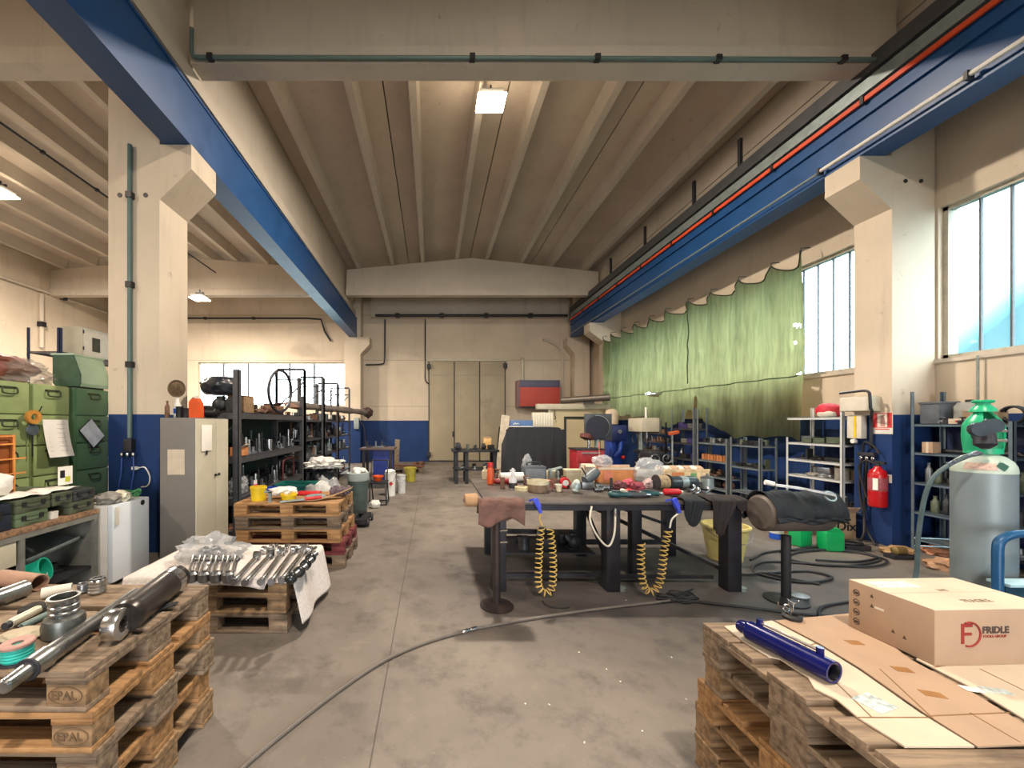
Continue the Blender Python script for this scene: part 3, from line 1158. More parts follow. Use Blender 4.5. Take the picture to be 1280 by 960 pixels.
def lying(name, label, cat, p, q, prof, m, parts=()):
    """A turned piece lying from p to q; prof in (radius, fraction of the length)."""
    p, q = Vector(p), Vector(q)
    L = (q - p).length
    t = thing(name, label, cat, p)
    obj(name.split('_')[-1] + '_barrel' if not name.endswith('barrel') else 'barrel', MB().lathe([(r, f * L) for r, f in prof], (0, 0, 0), q - p, 26), m, t)
    return t, (q - p), L


p, q = fl(150, 777, za + .067), fl(221, 722, za + .067)
t, ax, L = lying('black_cylinder', 'big black hydraulic cylinder with eye end lying on the near pallet pile', 'hydraulic cylinder', p, q,
                 [(.04, .06), (.062, .06), (.066, .1), (.066, .16), (.064, .17), (.064, .80), (.058, .81)], M_cylb)
obj('chrome_gland', MB().lathe([(.05, .80 * L), (.066, .80 * L), (.066, .93 * L), (.048, .95 * L), (.048, .82 * L), (.05, .8 * L)], (0, 0, 0), ax, 26, False), M_bright, t)
obj('end_ring', MB().lathe([(.038, .95 * L), (.064, .95 * L), (.066, 1.0 * L), (.038, 1.0 * L), (.038, .95 * L)], (0, 0, 0), ax, 26, False), M_cylb, t)
s = ax.cross(Vector((0, 0, 1))).normalized()
obj('rod_eye', MB().lathe([(.03, -.026), (.058, -.026), (.061, -.02), (.061, .02), (.058, .026), (.03, .026), (.03, -.026)], -ax.normalized() * .022, -ax.normalized() * .022 + s, 26, False), M_bright, t)
obj('eye_bush', MB().lathe([(.018, -.024), (.03, -.024), (.03, .024), (.018, .024), (.018, -.024)], -ax.normalized() * .022, -ax.normalized() * .022 + s, 20, False), M_cylb, t)

p, q = fl(2, 860, za + .04), fl(170, 742, za + .04)
t, ax, L = lying('long_shaft', 'long stepped grey shaft lying slantwise over the near pallet pile edge', 'shaft', p, q,
                 [(.018, 0), (.024, .01), (.027, .13), (.036, .13), (.038, .24), (.033, .24), (.033, .34), (.031, .36), (.028, 1.0)], M_tube)
obj('collar_line', MB().lathe([(.0365, .128 * L), (.0382, .13 * L), (.0382, .138 * L), (.0365, .14 * L)], (0, 0, 0), ax, 24), M_steel_d, t)

w = fl(80, 792, za)
t = thing('pipe_fitting', 'squat grey threaded hydraulic coupling standing on the near pallets', 'fitting', (w.x, w.y, za))
t.scale = (1.45, 1.45, 1.45)
obj('body', MB().lathe([(.036, 0), (.048, .004), (.050, .035), (.046, .05), (.034, .058)], seg=10), mat('cast_grey', '737674', .4, .75, .35, 16, .3), t)
obj('threaded_neck', MB().lathe([(.032, .055), (.035, .06), (.035, .068), (.032, .071), (.035, .075), (.035, .085), (.032, .088), (.035, .092), (.037, .108), (.030, .108), (.030, .06)], seg=28, caps=False), M_tube, t)
w = fl(22, 826, za)
t = thing('wire_reel', 'small reel wound with turquoise twine beside the long shaft', 'reel', (w.x, w.y, za))
t.scale = (1.35, 1.35, 1.35)
M_turq = mat('turquoise_twine', '28b0a4', .6, 0, .3, 40)
obj('winding', MB().lathe([(.030, .006)] + [(.031 + .002 * (k % 2), .008 + .004 * k) for k in range(9)] + [(.03, .044)], seg=24), M_turq, t)
obj('flange', MB().cyl((0, 0, 0), (0, 0, .006), .036), M_steel_d, t)
obj('flange', MB().lathe([(.012, .044), (.036, .044), (.037, .05), (.034, .053), (.012, .05), (.012, .044)], seg=24, caps=False), mat('rust_pink', 'b08a80', .6, .2, .3, 30), t)
w = fl(122, 741, za)
t = thing('spring_sleeve', 'bright ribbed metal sleeve standing at the back of the near pallets', 'sleeve', (w.x, w.y, za))
t.scale = (1.35, 1.35, 1.35)
obj('ribbed_body', MB().lathe([(.022, 0)] + [(.026 + .003 * (k % 2), .003 + .006 * k) for k in range(9)] + [(.022, .055)], seg=22), M_bright, t)
obj('bore_ring', MB().lathe([(.014, .054), (.024, .054), (.024, .058), (.014, .058), (.014, .054)], seg=20, caps=False), M_steel_d, t)
w = fl(104, 741, za)
single('coil_spring', MB().tube([(.02 * math.cos(k * .6), .02 * math.sin(k * .6), .006 + k * .0006) for k in range(70)], .005, 6), M_steel, 'dull steel coil spring beside the ribbed sleeve on the near pallets', 'spring', None, (w.x, w.y, za))
for lab, a, b, r, m in (('pale grey tube stub lying at the back edge of the near pallets', (-14, 752), (32, 735), .040, M_tube),
                        ('white plastic tube stub lying behind the squat coupling', (52, 742), (90, 735), .026, M_offw),
                        ('brown paper wrapped tube lying across the back of the near pallets', (2, 722), (50, 728), .042, mat('brown_wrap', '9c7a66', .7))):
    p, q = fl(*a, za + r), fl(*b, za + r)
    t = thing('tube_stub', lab, 'tube', p)
    obj('tube_wall', MB().pipe((0, 0, 0), q - p, r, .006), m, t)
for lab, a, b, r, m in (('long pale rod lying behind the squat coupling', (12, 780), (78, 746), .019, mat('pale_rod', 'c6c0ac', .4, .4, .1, 10)),
                        ('second greenish rod lying beside the pale one behind the coupling', (26, 784), (76, 760), .014, M_pipeg)):
    p, q = fl(*a, za + r), fl(*b, za + r)
    t = thing('steel_rod', lab, 'rod', p)
    obj('rod_shank', MB().cyl((0, 0, 0), q - p, r, seg=14), m, t)
    obj('rod_tip', MB().cyl((0, 0, 0), (p - q) * .08, r * .8, seg=14), M_steel_d, t)
w = fl(44, 766, za)
single('oily_rag', MB().blob((0, 0, .016), (.055, .024, .028), .35, 2.5, 3, 3, True), mat('oily_rag', '33312c', .85), 'dark oily rag lying across the rods on the near pallets', 'rag', None, (w.x, w.y, za), .5)
w = fl(30, 796, za)
single('crumpled_paper', MB().blob((0, 0, .014), (.075, .045, .018), .4, 2.2, 9, 3, True), mat('dirty_paper', 'b4a890', .85), 'crumpled dirty paper under the rods near the turquoise reel', 'paper', None, (w.x, w.y, za), .3)
w = fl(185, 752, za)
single('black_cloth', MB().blob((0, 0, .008), (.12, .03, .009), .3, 2.5, 5, 3, True), mat('black_cloth', '26262a', .85), 'black cloth spread beside the big black cylinder', 'cloth', None, (w.x + .085, w.y - .12, za), .95)

# ------------------------------------------------------------------ on pile B: white cloth with chrome rods
zb2 = zB + .002
M_cloth = mat('white_fleece', 'dfd8d4', .9, 0, .2, 60, .2)


def cloth_b(u, v):
    # u runs from under the locker side to the hanging aisle side, v from front to back
    s = u * 1.75
    top = 1.265
    y = 2.885 + v * .78
    if s < top:
        x = -2.32 + s
        z = zb2 + .004 + .003 * noise.noise(Vector((x * 9, y * 9, 0)))
    else:
        k = s - top
        x = -1.05 + k * .16 + .02 * math.sin(v * 9)
        z = zb2 + .004 - k * (.72 + .06 * v)
    if v < .14 and s < top:            # front edge sags over the front boards
        kk = (.14 - v) / .14
        y = 2.885 - .03 * kk
        z -= kk * (.075 + .03 * math.sin(x * 5) * (1 if x < -1.3 else .3)) * (1.0 if x < -1.25 else .35)
    return Vector((x, y, max(z, .03)))


single('white_cloth', MB().sheet(cloth_b, 90, 36, .003), M_cloth, 'white fleece cloth under the chrome rods, hanging down to the floor', 'cloth', smooth=180)
zz = zb2 + .011
GR = 'chrome piston rods laid out on the white cloth'
for k, (a, b) in enumerate([((292, 727), (320, 697)), ((306, 728), (337, 695)), ((326, 727), (352, 692)), ((339, 727), (366, 690)), ((352, 725), (380, 689))]):
    p, q = fl(*a, zz + .02), fl(*b, zz + .02)
    lab = ['chrome piston rod nearest the four fork ends', 'second chrome piston rod counted from the fork ends', 'third chrome piston rod counted from the fork ends',
           'fourth chrome piston rod counted from the fork ends', 'chrome piston rod closest to the black balls'][k]
    t = thing('piston_rod', lab + ', on the white cloth', 'piston rod', p, 0, GR)
    ax = q - p
    L = ax.length
    obj('rod_shank', MB().lathe([(.015, 0), (.02, .01), (.02, L * .95), (.015, L)], (0, 0, 0), ax, 16), M_bright, t)
    obj('end_cap', MB().lathe([(.025, -.012), (.027, -.004), (.027, .012), (.02, .02)], (0, 0, 0), ax, 14), M_steel, t)
    s = ax.cross(Vector((0, 0, 1))).normalized()
    e = ax + ax.normalized() * .025 + Vector((0, 0, .008))
    obj('rod_eye', MB().lathe([(.016, -.024), (.038, -.024), (.038, .024), (.016, .024), (.016, -.024)], e, e + s, 18, False), M_tube, t)
for k, px in enumerate((240, 255, 270, 285)):
    w = fl(px, 727, zz)
    t = thing('fork_end', ['steel fork end nearest the big black cylinder, standing on white cloth', 'second steel fork end from the big black cylinder',
                           'third steel fork end from the big black cylinder', 'steel fork end beside the first chrome rod'][k], 'fork end', (w.x, w.y, zz), 0, 'steel fork ends on the white cloth')
    t.scale = (1.3, 1.3, 1.3)
    obj('threaded_base', MB().lathe([(.026, 0)] + [(.030 + .002 * (j % 2), .003 + .006 * j) for j in range(8)] + [(.02, .056)], seg=18), M_steel, t)
    for sx in (-1, 1):
        obj('fork_arm', MB().boxc((sx * .02, .04, .085), (.013, .035, .09), (-.5, 0, 0), .004), M_bright, t)
    obj('cross_pin', MB().cyl((-.036, .055, .105), (.036, .055, .105), .011, seg=12), M_tube, t)
for k, (px, py) in enumerate(((364, 725), (374, 717), (382, 708), (388, 700))):
    w = fl(px, py, zz + .03)
    t = thing('ball_joint', ['black ball joint at the front corner of the white cloth', 'second black ball joint from the front cloth corner',
                             'third black ball joint from the front cloth corner', 'rearmost black ball joint along the cloth edge'][k], 'ball joint', (w.x, w.y, zz + .042), 0, 'black ball joints along the cloth edge')
    t.scale = (1.3, 1.3, 1.3)
    obj('ball', MB().lathe([(.004, -.032), (.018, -.028), (.032, -.012), (.036, 0), (.032, .014), (.018, .028), (.004, .032)], seg=20), mat('black_gloss', '2c3032', .2, .3), t)
    obj('ball_stem', MB().cyl((.005, .02, .004), (.02, .06, .012), .016, seg=12), M_steel, t)
for k in range(7):
    w = fl(330 + k * 9.5, 692 - (k % 2) * 3, zz)
    t = thing('rod_end_bearing', 'small chrome rod end bearing in the back row on the white cloth', 'bearing', (w.x, w.y, zz), RND.uniform(-.3, .3), 'small chrome rod ends at the back of the white cloth')
    t.scale = (1.25, 1.25, 1.25)
    obj('bearing_ring', MB().lathe([(.014, -.012), (.026, -.012), (.026, .012), (.014, .012), (.014, -.012)], (0, 0, .027), (1, 0, .027), 18, False), M_bright, t)
    obj('bearing_shank', MB().cyl((0, .02, .02), (0, .085, .018), .011, seg=12), M_tube, t)
w = fl(262, 702, zz)
t = thing('film_bundle', 'bundle of bagged parts in clear film on the cloth beside the locker', 'bag', (w.x, w.y, zz))
obj('film', MB().blob((-.02, .06, .08), (.24, .15, .105), .5, 2.6, 4, 4, True), M_filmw, t)
for k in range(6):
    obj('bagged_part', MB().lathe([(.02, 0), (.028, .01), (.028, .08), (.015, .1)], (RND.uniform(-.17, .17), RND.uniform(0, .12), .03), (RND.uniform(-.1, .1), .4, .12), 14), M_steel, t)
w = fl(262, 716, zz)
t = thing('ring_end', 'chrome ring end lying against the bagged parts on the cloth', 'ring end', (w.x - .02, w.y, zz))
obj('ring', MB().lathe([(.022, -.012), (.04, -.012), (.04, .012), (.022, .012), (.022, -.012)], (0, 0, .05), (.3, 1, .15), 22, False), M_bright, t)
obj('shank', MB().cyl((-.03, 0, .03), (-.1, .03, .018), .012, seg=12), M_bright, t)
# ================================================================== small machine parts, made once and copied
KIND = {}
M_part = [mat('part_dark', '3c3e42', .45, .6, .35, 14), mat('part_grey', '7c8084', .4, .7, .3, 14), mat('part_light', 'b8bcc0', .3, .85, .2, 14),
          mat('part_rust', '7a5a48', .7, .3, .3, 14), mat('part_black', '1e1f22', .5, .3, .3, 14), mat('part_olive', '56604e', .5, .2, .3, 14)]


def kind_mesh(kind, m, v):
    key = (kind, m, v)
    if key in KIND:
        return KIND[key]
    r = random.Random(hash(kind) % 97 if False else sum(map(ord, kind)) * 7 + v * 13)
    mb = MB()
    if kind == 'spindle':
        a, h = r.uniform(.016, .032), r.uniform(.20, .34)
        mb.lathe([(a * 1.5, 0), (a * 1.5, h * .12), (a, h * .13), (a, h * .6), (a * .7, h * .62), (a * .7, h * .93), (a * .5, h)], seg=12)
    elif kind == 'sleeve':
        a, h = r.uniform(.035, .06), r.uniform(.10, .22)
        mb.lathe([(a * .7, 0), (a, 0), (a, h * .8), (a * 1.1, h * .8), (a * 1.1, h), (a * .7, h), (a * .7, 0)], seg=14, caps=False)
    elif kind == 'flange':
        a = r.uniform(.06, .10)
        mb.lathe([(a, 0), (a, .025), (a * .5, .03), (a * .45, .09), (a * .3, .09), (a * .3, .02), (a * .3, 0)], seg=16)
    elif kind == 'bracket':
        w = r.uniform(.06, .12)
        mb.prism([(-w, 0), (w, 0), (w, .02), (-w + .03, .03), (-w + .025, .14), (-w, .15)], -.04, .04, 'y').cyl((w * .5, -.02, .02), (w * .5, -.02, .06), .018, seg=10)
    elif kind == 'crate':
        w, d, h = r.uniform(.08, .13), r.uniform(.07, .1), r.uniform(.08, .14)
        mb.box((-w, -d, 0), (w, d, .008))
        mb.box((-w, -d, 0), (-w + .006, d, h)).box((w - .006, -d, 0), (w, d, h)).box((-w, -d, 0), (w, -d + .006, h * .85)).box((-w, d - .006, 0), (w, d, h)).box((-w - .006, -d - .006, h - .012), (-w + .002, d, h)).box((w - .002, -d - .006, h - .012), (w + .006, d, h))
        mb.box((-w + .02, -d + .02, .01), (w - .02, d - .02, h * .6), .01)
    elif kind == 'motor':
        a, L = r.uniform(.055, .08), r.uniform(.16, .24)
        mb.lathe([(a * .6, 0), (a, .02), (a, L * .75), (a * .8, L * .8), (a * .8, L), (.014, L), (.012, L + .05)], (-L / 2, 0, a + .012), (0, 0, a + .012), 14).box((-L * .3, -a * .8, 0), (L * .3, a * .8, .02)).box((-.04, -.035, a * 1.85), (.04, .035, a * 1.85 + .05), .005)
    elif kind == 'tube':
        a, L = r.uniform(.02, .035), r.uniform(.25, .4)
        mb.lathe([(a * .7, 0), (a, 0), (a, L), (a * .7, L), (a * .7, 0)], (-L / 2, 0, a), (0, 0, a), 12, False)
    elif kind == 'bottle':
        a, h = r.uniform(.03, .045), r.uniform(.16, .24)
        mb.lathe([(a * .9, 0), (a, .01), (a, h * .65), (a * .45, h * .8), (a * .4, h * .92), (a * .5, h * .93), (a * .5, h)], seg=14)
    elif kind == 'box':
        w, d, h = r.uniform(.06, .13), r.uniform(.06, .1), r.uniform(.07, .16)
        mb.box((-w, -d, 0), (w, d, h), .004).box((-w - .001, -.012, h * .99), (w + .001, .012, h + .002))
    elif kind == 'can':
        a, h = r.uniform(.045, .07), r.uniform(.1, .18)
        mb.lathe([(a, 0), (a * 1.03, .004), (a, .01), (a, h - .01), (a * 1.05, h - .006), (a * 1.05, h), (a * .9, h), (a * .88, h - .012)], seg=18)
    elif kind == 'bag':
        mb.blob((0, 0, .06), (.13, .10, .075), .4, 2.2, v + 2, 3, True)
    elif kind == 'rag':
        mb.blob((0, 0, .03), (.12, .09, .04), .45, 2.6, v + 7, 3, True)
    elif kind == 'valve':
        mb.box((-.05, -.035, 0), (.05, .035, .07), .008).cyl((0, 0, .07), (0, 0, .12), .012, seg=8).lathe([(.035, 0), (.04, .008), (.035, .016)], (0, 0, .115), (0, 0, .13), 12).cyl((-.08, 0, .035), (.08, 0, .035), .02, seg=10)
    bmesh.ops.recalc_face_normals(mb.bm, faces=mb.bm.faces)
    me = bpy.data.meshes.new(kind)
    mb.bm.to_mesh(me)
    mb.bm.free()
    me.materials.append(M_part[m] if isinstance(m, int) else MATS[m])
    me.polygons.foreach_set('use_smooth', [True] * len(me.polygons))
    me.set_sharp_from_angle(angle=.66)
    KIND[key] = me
    return me


CATW = {'spindle': ('spindle', 'spindle'), 'sleeve': ('metal_sleeve', 'sleeve'), 'flange': ('flange_hub', 'flange'), 'bracket': ('bracket', 'bracket'), 'crate': ('parts_bin', 'bin'),
        'motor': ('electric_motor', 'motor'), 'tube': ('tube_length', 'tube'), 'bottle': ('bottle', 'bottle'), 'box': ('small_box', 'box'), 'can': ('tin_can', 'can'), 'bag': ('plastic_bag', 'bag'),
        'rag': ('rag', 'rag'), 'valve': ('valve', 'valve')}
SAY = {'spindle': 'slim turned spindle standing', 'sleeve': 'short metal sleeve standing', 'flange': 'round flange hub lying', 'bracket': 'small bent bracket standing', 'crate': 'small open parts bin standing',
       'motor': 'small electric motor lying', 'tube': 'short length of tube lying', 'bottle': 'small bottle standing', 'box': 'small closed box standing', 'can': 'tin can standing', 'bag': 'crumpled bag lying',
       'rag': 'crumpled rag lying', 'valve': 'small valve block standing'}


def scatter(where, kinds, y0, y1, x0, x1, z, seed, step=.14, mats=(0, 0, 1, 1, 2, 3, 4), rows=2, smax=1.0, hmax=None):
    """Loose parts along a shelf that runs along the hall: each one an object of its own."""
    r = random.Random(seed)
    wrow = (x1 - x0) / rows
    for row in range(rows):
        y = y0
        while True:
            k = r.choice(kinds)
            me = kind_mesh(k, r.choice(mats), r.randrange(3))
            ex = [max(v.co[i] for v in me.vertices) - min(v.co[i] for v in me.vertices) for i in range(3)]
            md = [(max(v.co[i] for v in me.vertices) + min(v.co[i] for v in me.vertices)) / 2 for i in range(2)]
            s = r.uniform(.85, 1.1) * smax
            if hmax:
                s = min(s, hmax / ex[2])
            turn = ex[0] > ex[1]
            wx, wy = (ex[1], ex[0]) if turn else (ex[0], ex[1])
            s = min(s, (wrow - .006) / wx)
            gap = max(.008, (step - wy * s) * r.uniform(.5, 1.0))
            if y + wy * s > y1:
                break
            o = bpy.data.objects.new(CATW[k][0], me)
            C.objects.link(o)
            cy_, cx_ = y + wy * s / 2, x0 + wrow * (row + .5)
            ox, oy = (-md[1] * s, md[0] * s) if turn else (md[0] * s, md[1] * s)
            o.location = (cx_ - ox, cy_ - oy, z)
            o.scale = (s, s, s)
            o.rotation_euler = (0, 0, PI / 2 if turn else 0)
            tag(o, f'{SAY[k]} on {where}', CATW[k][1], f'{CATW[k][0].replace("_", " ")}s on {where}')
            y += wy * s + gap


def rack(name, label, x0, x1, y0, y1, zs, hpost, mp, ms, pw=.05, th=.03, back=None, brace=True, lip=.0, cat='shelf rack', hfront=None, wall=False, wall_t=.12):
    """Shelving that runs along the hall: four posts, shelves, end braces."""
    cx, cy = (x0 + x1) / 2, (y0 + y1) / 2
    t = thing(name, label, cat, (cx, cy, 0))
    for x in (x0, x1):
        for y in (y0, y1):
            h = hpost if not hfront else hfront.get((x == x1, y == y1), hpost)
            sx, sy = (1 if x == x0 else -1), (1 if y == y0 else -1)
            a = MB()
            ax, ay = x - cx, y - cy
            wt = max(.006, pw * wall_t)
            a.box((min(ax, ax + sx * pw), min(ay, ay + sy * wt), 0), (max(ax, ax + sx * pw), max(ay, ay + sy * wt), h))
            a.box((min(ax, ax + sx * wt), min(ay, ay + sy * pw), 0), (max(ax, ax + sx * wt), max(ay, ay + sy * pw), h))
            obj('post', a, mp, t, 0)
    for z in zs:
        m = MB().box((x0 - cx + .008, y0 - cy + .008, z - .006), (x1 - cx - .008, y1 - cy - .008, z))
        for xa in (x0 - cx + .008, x1 - cx - .02):
            m.box((xa, y0 - cy + .008, z - th - lip), (xa + .012, y1 - cy - .008, z + .002))
        for ya in (y0 - cy + .008, y1 - cy - .02):
            m.box((x0 - cx + .008, ya, z - th), (x1 - cx - .008, ya + .012, z))
        obj('shelf', m, ms, t, 0)
    if brace:
        for y in (y0 + .012, y1 - .012):
            m = MB()
            k = 0
            z = zs[0]
            while z + .5 < min(hpost, 1.75):
                a, b = (x0 - cx, x1 - cx) if k % 2 == 0 else (x1 - cx, x0 - cx)
                m.bar((a, y - cy, z), (b, y - cy, z + .5), .02, .006)
                z += .5
                k += 1
            obj('end_brace', m, mp, t, 0)
    if back:
        xb = x1 - cx + .014 if wall else x0 - cx - .014
        obj('back_panel', MB().box((xb - .006, y0 - cy, zs[0]), (xb + .006, y1 - cy, min(hpost * .88, zs[-1] + .02))), back, t, 0)
    return t


# ================================================================== the side by the bare pillar
# green drawer cabinets
G1 = mat('army_green_lit', '93a36c', .5, 0, .15, 4, 0, '74864e', .3)
G2 = mat('army_green_shaded', '587a5a', .5, 0, .2, 4, 0, '456650', .35)  # darker copy of the cabinet green: pillar shade partly put into the colour
CX = -4.3
for k, (y0, y1, m, lab) in enumerate(((3.20, 3.64, G1, 'green drawer cabinet behind the workbench, farthest from the pillar'),
                                      (3.66, 4.10, G1, 'light green drawer cabinet behind the orange crate'),
                                      (4.12, 4.55, G1, 'light green drawer cabinet with a list hung over its drawers'),
                                      (4.63, 5.10, G2, 'shade darkened green drawer cabinet beside the pillar with a tilted clipboard'))):
    t = thing('drawer_cabinet', lab, 'cabinet', (CX, (y0 + y1) / 2, 0))
    w = (y1 - y0) / 2
    obj('body', MB().box((-.6, -w, 0), (-.012, w, 2.03), .004), m, t)
    for r_ in range(6):
        z0 = .02 + r_ * .335
        dm = obj('drawer', MB().box((-.011, -w + .012, z0 + .006), (.012, w - .012, z0 + .327), .006), m, t)
        hz = z0 + .24
        mb = MB().tube(smoothpath([(.014, -.07, hz + .03), (.035, -.07, hz + .02), (.04, -.06, hz - .03), (.04, .06, hz - .03), (.035, .07, hz + .02), (.014, .07, hz + .03)], 4), .008, 6)
        mb.boxc((.015, 0, hz + .03), (.006, .16, .022))
        obj('handle', mb, mat('dark_green_iron', '3c4430', .5, .3), dm)
t = thing('hanging_list', 'long white printed list hanging on the light green drawer cabinet', 'paper', (CX + .06, 4.33, 1.64))
obj('sheet', MB().sheet(lambda u, v: Vector((.0 + .05 * v * v + .01 * math.sin(u * 5), -.15 + .30 * u + .03 * v, .0 - .42 * v)), 8, 10, .002), M_paper, t)
mb = MB()
for k in range(7):
    mb.boxc((.0045 + .05 * (.12 + k * .12) ** 2 + .004, .0, -.05 - k * .05), (.001, .2, .003))
obj('print_line', mb, mat('faint_print', 'b8a8a4', .8), t)
t = thing('clipboard', 'pale paper on a clipboard hung askew on the shade darkened green cabinet', 'clipboard', (CX + .05, 4.80, 1.47))
obj('board', MB().boxc((0, 0, 0), (.008, .22, .30), (.72, 0, 0)), M_black, t)
obj('page', MB().boxc((.007, .0, .005), (.003, .21, .285), (.72, 0, 0)), mat('blue_white_paper', 'd4dae2', .7), t)
t = thing('tape_roll', 'orange tape roll hung on a drawer handle of the light green cabinet', 'tape', (CX + .06, 4.07, 1.665))
obj('tape', MB().lathe([(.035, 0), (.075, 0), (.075, .03), (.035, .03), (.035, 0)], (0, 0, 0), (1, 0, 0), 24, False), mat('orange_tape', 'c88a3a', .5, 0, .25, 20), t)
obj('tail', MB().bar((.015, .05, .04), (.015, .09, .12), .012, .004), M_steel_d, t)
t = thing('small_mirror', 'small grey round mirror hung under the orange tape roll', 'mirror', (CX + .05, 4.08, 1.53))
obj('disc', MB().lathe([(.055, 0), (.065, .006), (.06, .014), (.001, .016)], (0, 0, 0), (1, 0, 0), 24), mat('slate_grey', '5a666e', .4, .3), t)
obj('stem', MB().cyl((.006, 0, -.06), (.006, .0, -.28), .006, seg=8), M_black, t)

# on the cabinets
t = thing('film_bundle', 'brown parts bundle wrapped in clear film on top of the green cabinets', 'bundle', (-4.62, 4.0, 2.032))
obj('brown_roll', MB().blob((0.02, -.05, .14), (.22, .46, .17), .25, 1.8, 1, 4, True), mat('brown_leather', '7a4638', .6, 0, .3, 6), t)
obj('film', MB().blob((.04, .12, .11), (.23, .42, .15), .45, 2.6, 6, 4, True), plastic_film('clear_film2', 'b8b0a8', .68, .12), t)
mb = MB()
poly = [(-.30, .02), (-.02, .02), (0, .06), (0, .17), (-.09, .41), (-.34, .41), (-.34, .06)]
t = thing('hopper', 'pale green sheet metal hopper with dark end plate on the shade darkened green cabinet', 'hopper', (-4.32, 4.72, 2.034))
obj('shell', MB().prism(poly, .012, .42, 'y'), mat('mint_paint', 'a8c4ae', .45, 0, .1, 5), t, 0)
obj('end_plate', MB().prism([(x, z) for x, z in poly], -.004, .010, 'y'), mat('dark_green_plate', '3c5844', .5), t, 0)
obj('rim', MB().box((-.36, -.01, .405), (-.075, .43, .425)), mat('mint_paint', 'a8c4ae'), t)
obj('foot', MB().box((-.28, .02, 0), (-.04, .38, .02)), M_steel_d, t)

# steel rack behind, with a pale switch cabinet on it
M_rackblue = mat('rack_blue', '26304e', .5, .2)
rack('steel_rack', 'tall blue post rack behind the green cabinets, under a pale switch cabinet', -6.86, -6.3, 6.5, 8.6, (.9, 1.9, 2.82), 3.22, M_rackblue, M_steel, .05)
scatter('the tall blue rack behind the green cabinets', ['crate', 'box', 'motor', 'flange'], 6.6, 8.5, -6.8, -6.35, 1.902, 4, .3, rows=1)
t = thing('switch_cabinet', 'pale beige switch cabinet standing on the tall blue rack', 'electrical cabinet', (-6.57, 7.3, 2.822))
obj('cabinet_body', MB().box((-.22, -.3, 0), (.2, .3, .55), .006), M_cream, t)
obj('side_door', MB().box((.201, -.28, .02), (.215, .28, .53), .004), M_offw, t)
obj('dark_window', MB().box((.216, -.12, .12), (.22, .05, .38)), mat('smoke_glass', '4a4a44', .2), t)
for z in (.12, .42):
    obj('hinge', MB().cyl((.21, -.29, z), (.21, -.29, z + .06), .012, seg=10), M_steel_d, t)

# workbench
t = thing('workbench', 'low grey workbench with open shelf in front of the green cabinets', 'workbench', (-3.6, 3.05, 0))
M_bench = mat('bench_grey', '7d7d76', .5, .1, .25, 8)
obj('bench_top', MB().box((-.4, -.75, .735), (.4, .64, .78), .004), wood('bench_wood', '9c7a5c', '5a4636'), t)
for x in (-.38, .36):
    for y in (-.74, -.06, .60):
        obj('leg', MB().box((x, y, 0), (x + .035, y + .035, .734)), M_bench, t)
obj('front_rail', MB().box((.372, -.74, .69), (.396, .635, .734)), M_bench, t)
obj('shelf_board', MB().box((-.37, -.70, .22), (.36, .62, .24)), M_steel_d, t)
obj('back_panel', MB().box((-.397, -.74, .2), (-.385, .63, .73)), M_steel_d, t)
obj('side_panel', MB().box((-.37, .637, .05), (.37, .645, .73)), M_bench, t)
dw = obj('drawer', MB().box((.36, -.69, .50), (.385, -.08, .685), .004), M_cream, t)
obj('drawer_pull', MB().boxc((.395, -.38, .6), (.02, .16, .02), None, .004), M_steel_d, dw)
t = thing('bucket', 'turquoise plastic bucket lying on the workbench shelf', 'bucket', (-3.36, 3.13, .375))
obj('shell', MB().lathe([(.07, 0), (.09, .16), (.097, .16), (.097, .17), (.084, .17), (.066, .012)], (0, 0, -.03), (.25, .1, .05), 20), mat('turquoise_plastic', '16a488', .4), t)
obj('bail', MB().tube([(.12 + .02 * math.sin(a), .1 * math.cos(a), -.03 - .07 * math.sin(a)) for a in [PI * k / 12 for k in range(13)]], .004, 6), M_offw, t)
single('metal_tray', MB().box((-.25, -.22, 0), (.25, .22, .012)).box((.24, -.22, 0), (.25, .22, .03)), M_galv, 'grey metal tray sloping on the workbench shelf beside the turquoise bucket', 'tray', None, (-3.55, 3.38, .53))
bpy.data.objects['metal_tray'].rotation_euler = (.12, .18, 0)
scatter('the open shelf of the low workbench', ['motor', 'flange', 'tube', 'rag', 'bracket'], 2.5, 3.62, -3.9, -3.3, .242, 5, .17, (0, 4, 4, 1), 2)
M_sack = mat('black_sack', '20242c', .35, 0, .3, 8)
single('rubbish_sack', MB().blob((0, 0, .07), (.2, .2, .075), .3, 2.3, 2, 4, True), M_sack, 'shiny black sack heaped on the floor under the low workbench', 'sack', None, (-3.58, 3.33, .0))

OL = mat('olive_case', '4f5644', .5, 0, .2, 8)
OL2 = mat('olive_light', '5e7054', .5, 0, .2, 8)
NV = mat('navy_case', '1c2838', .5, 0, .2, 8)


def case(label, x0, x1, y0, y1, z, h, m):
    t = thing('tool_case', label, 'case', ((x0 + x1) / 2, (y0 + y1) / 2, z))
    a, b = (x1 - x0) / 2, (y1 - y0) / 2
    obj('base_shell', MB().box((-a, -b, 0), (a, b, h * .6), .006), m, t)
    obj('lid_shell', MB().box((-a, -b, h * .62), (a, b, h), .006), m, t)
    for y in (-b * .55, b * .55):
        obj('latch', MB().box((a + .0005, y - .015, h * .45), (a + .009, y + .015, h * .8)), M_black, t)
    obj('carry_handle', MB().tube([(a + .002, -.05, h * .4), (a + .02, -.045, h * .4), (a + .02, .045, h * .4), (a + .002, .05, h * .4)], .005, 6), M_black, t)


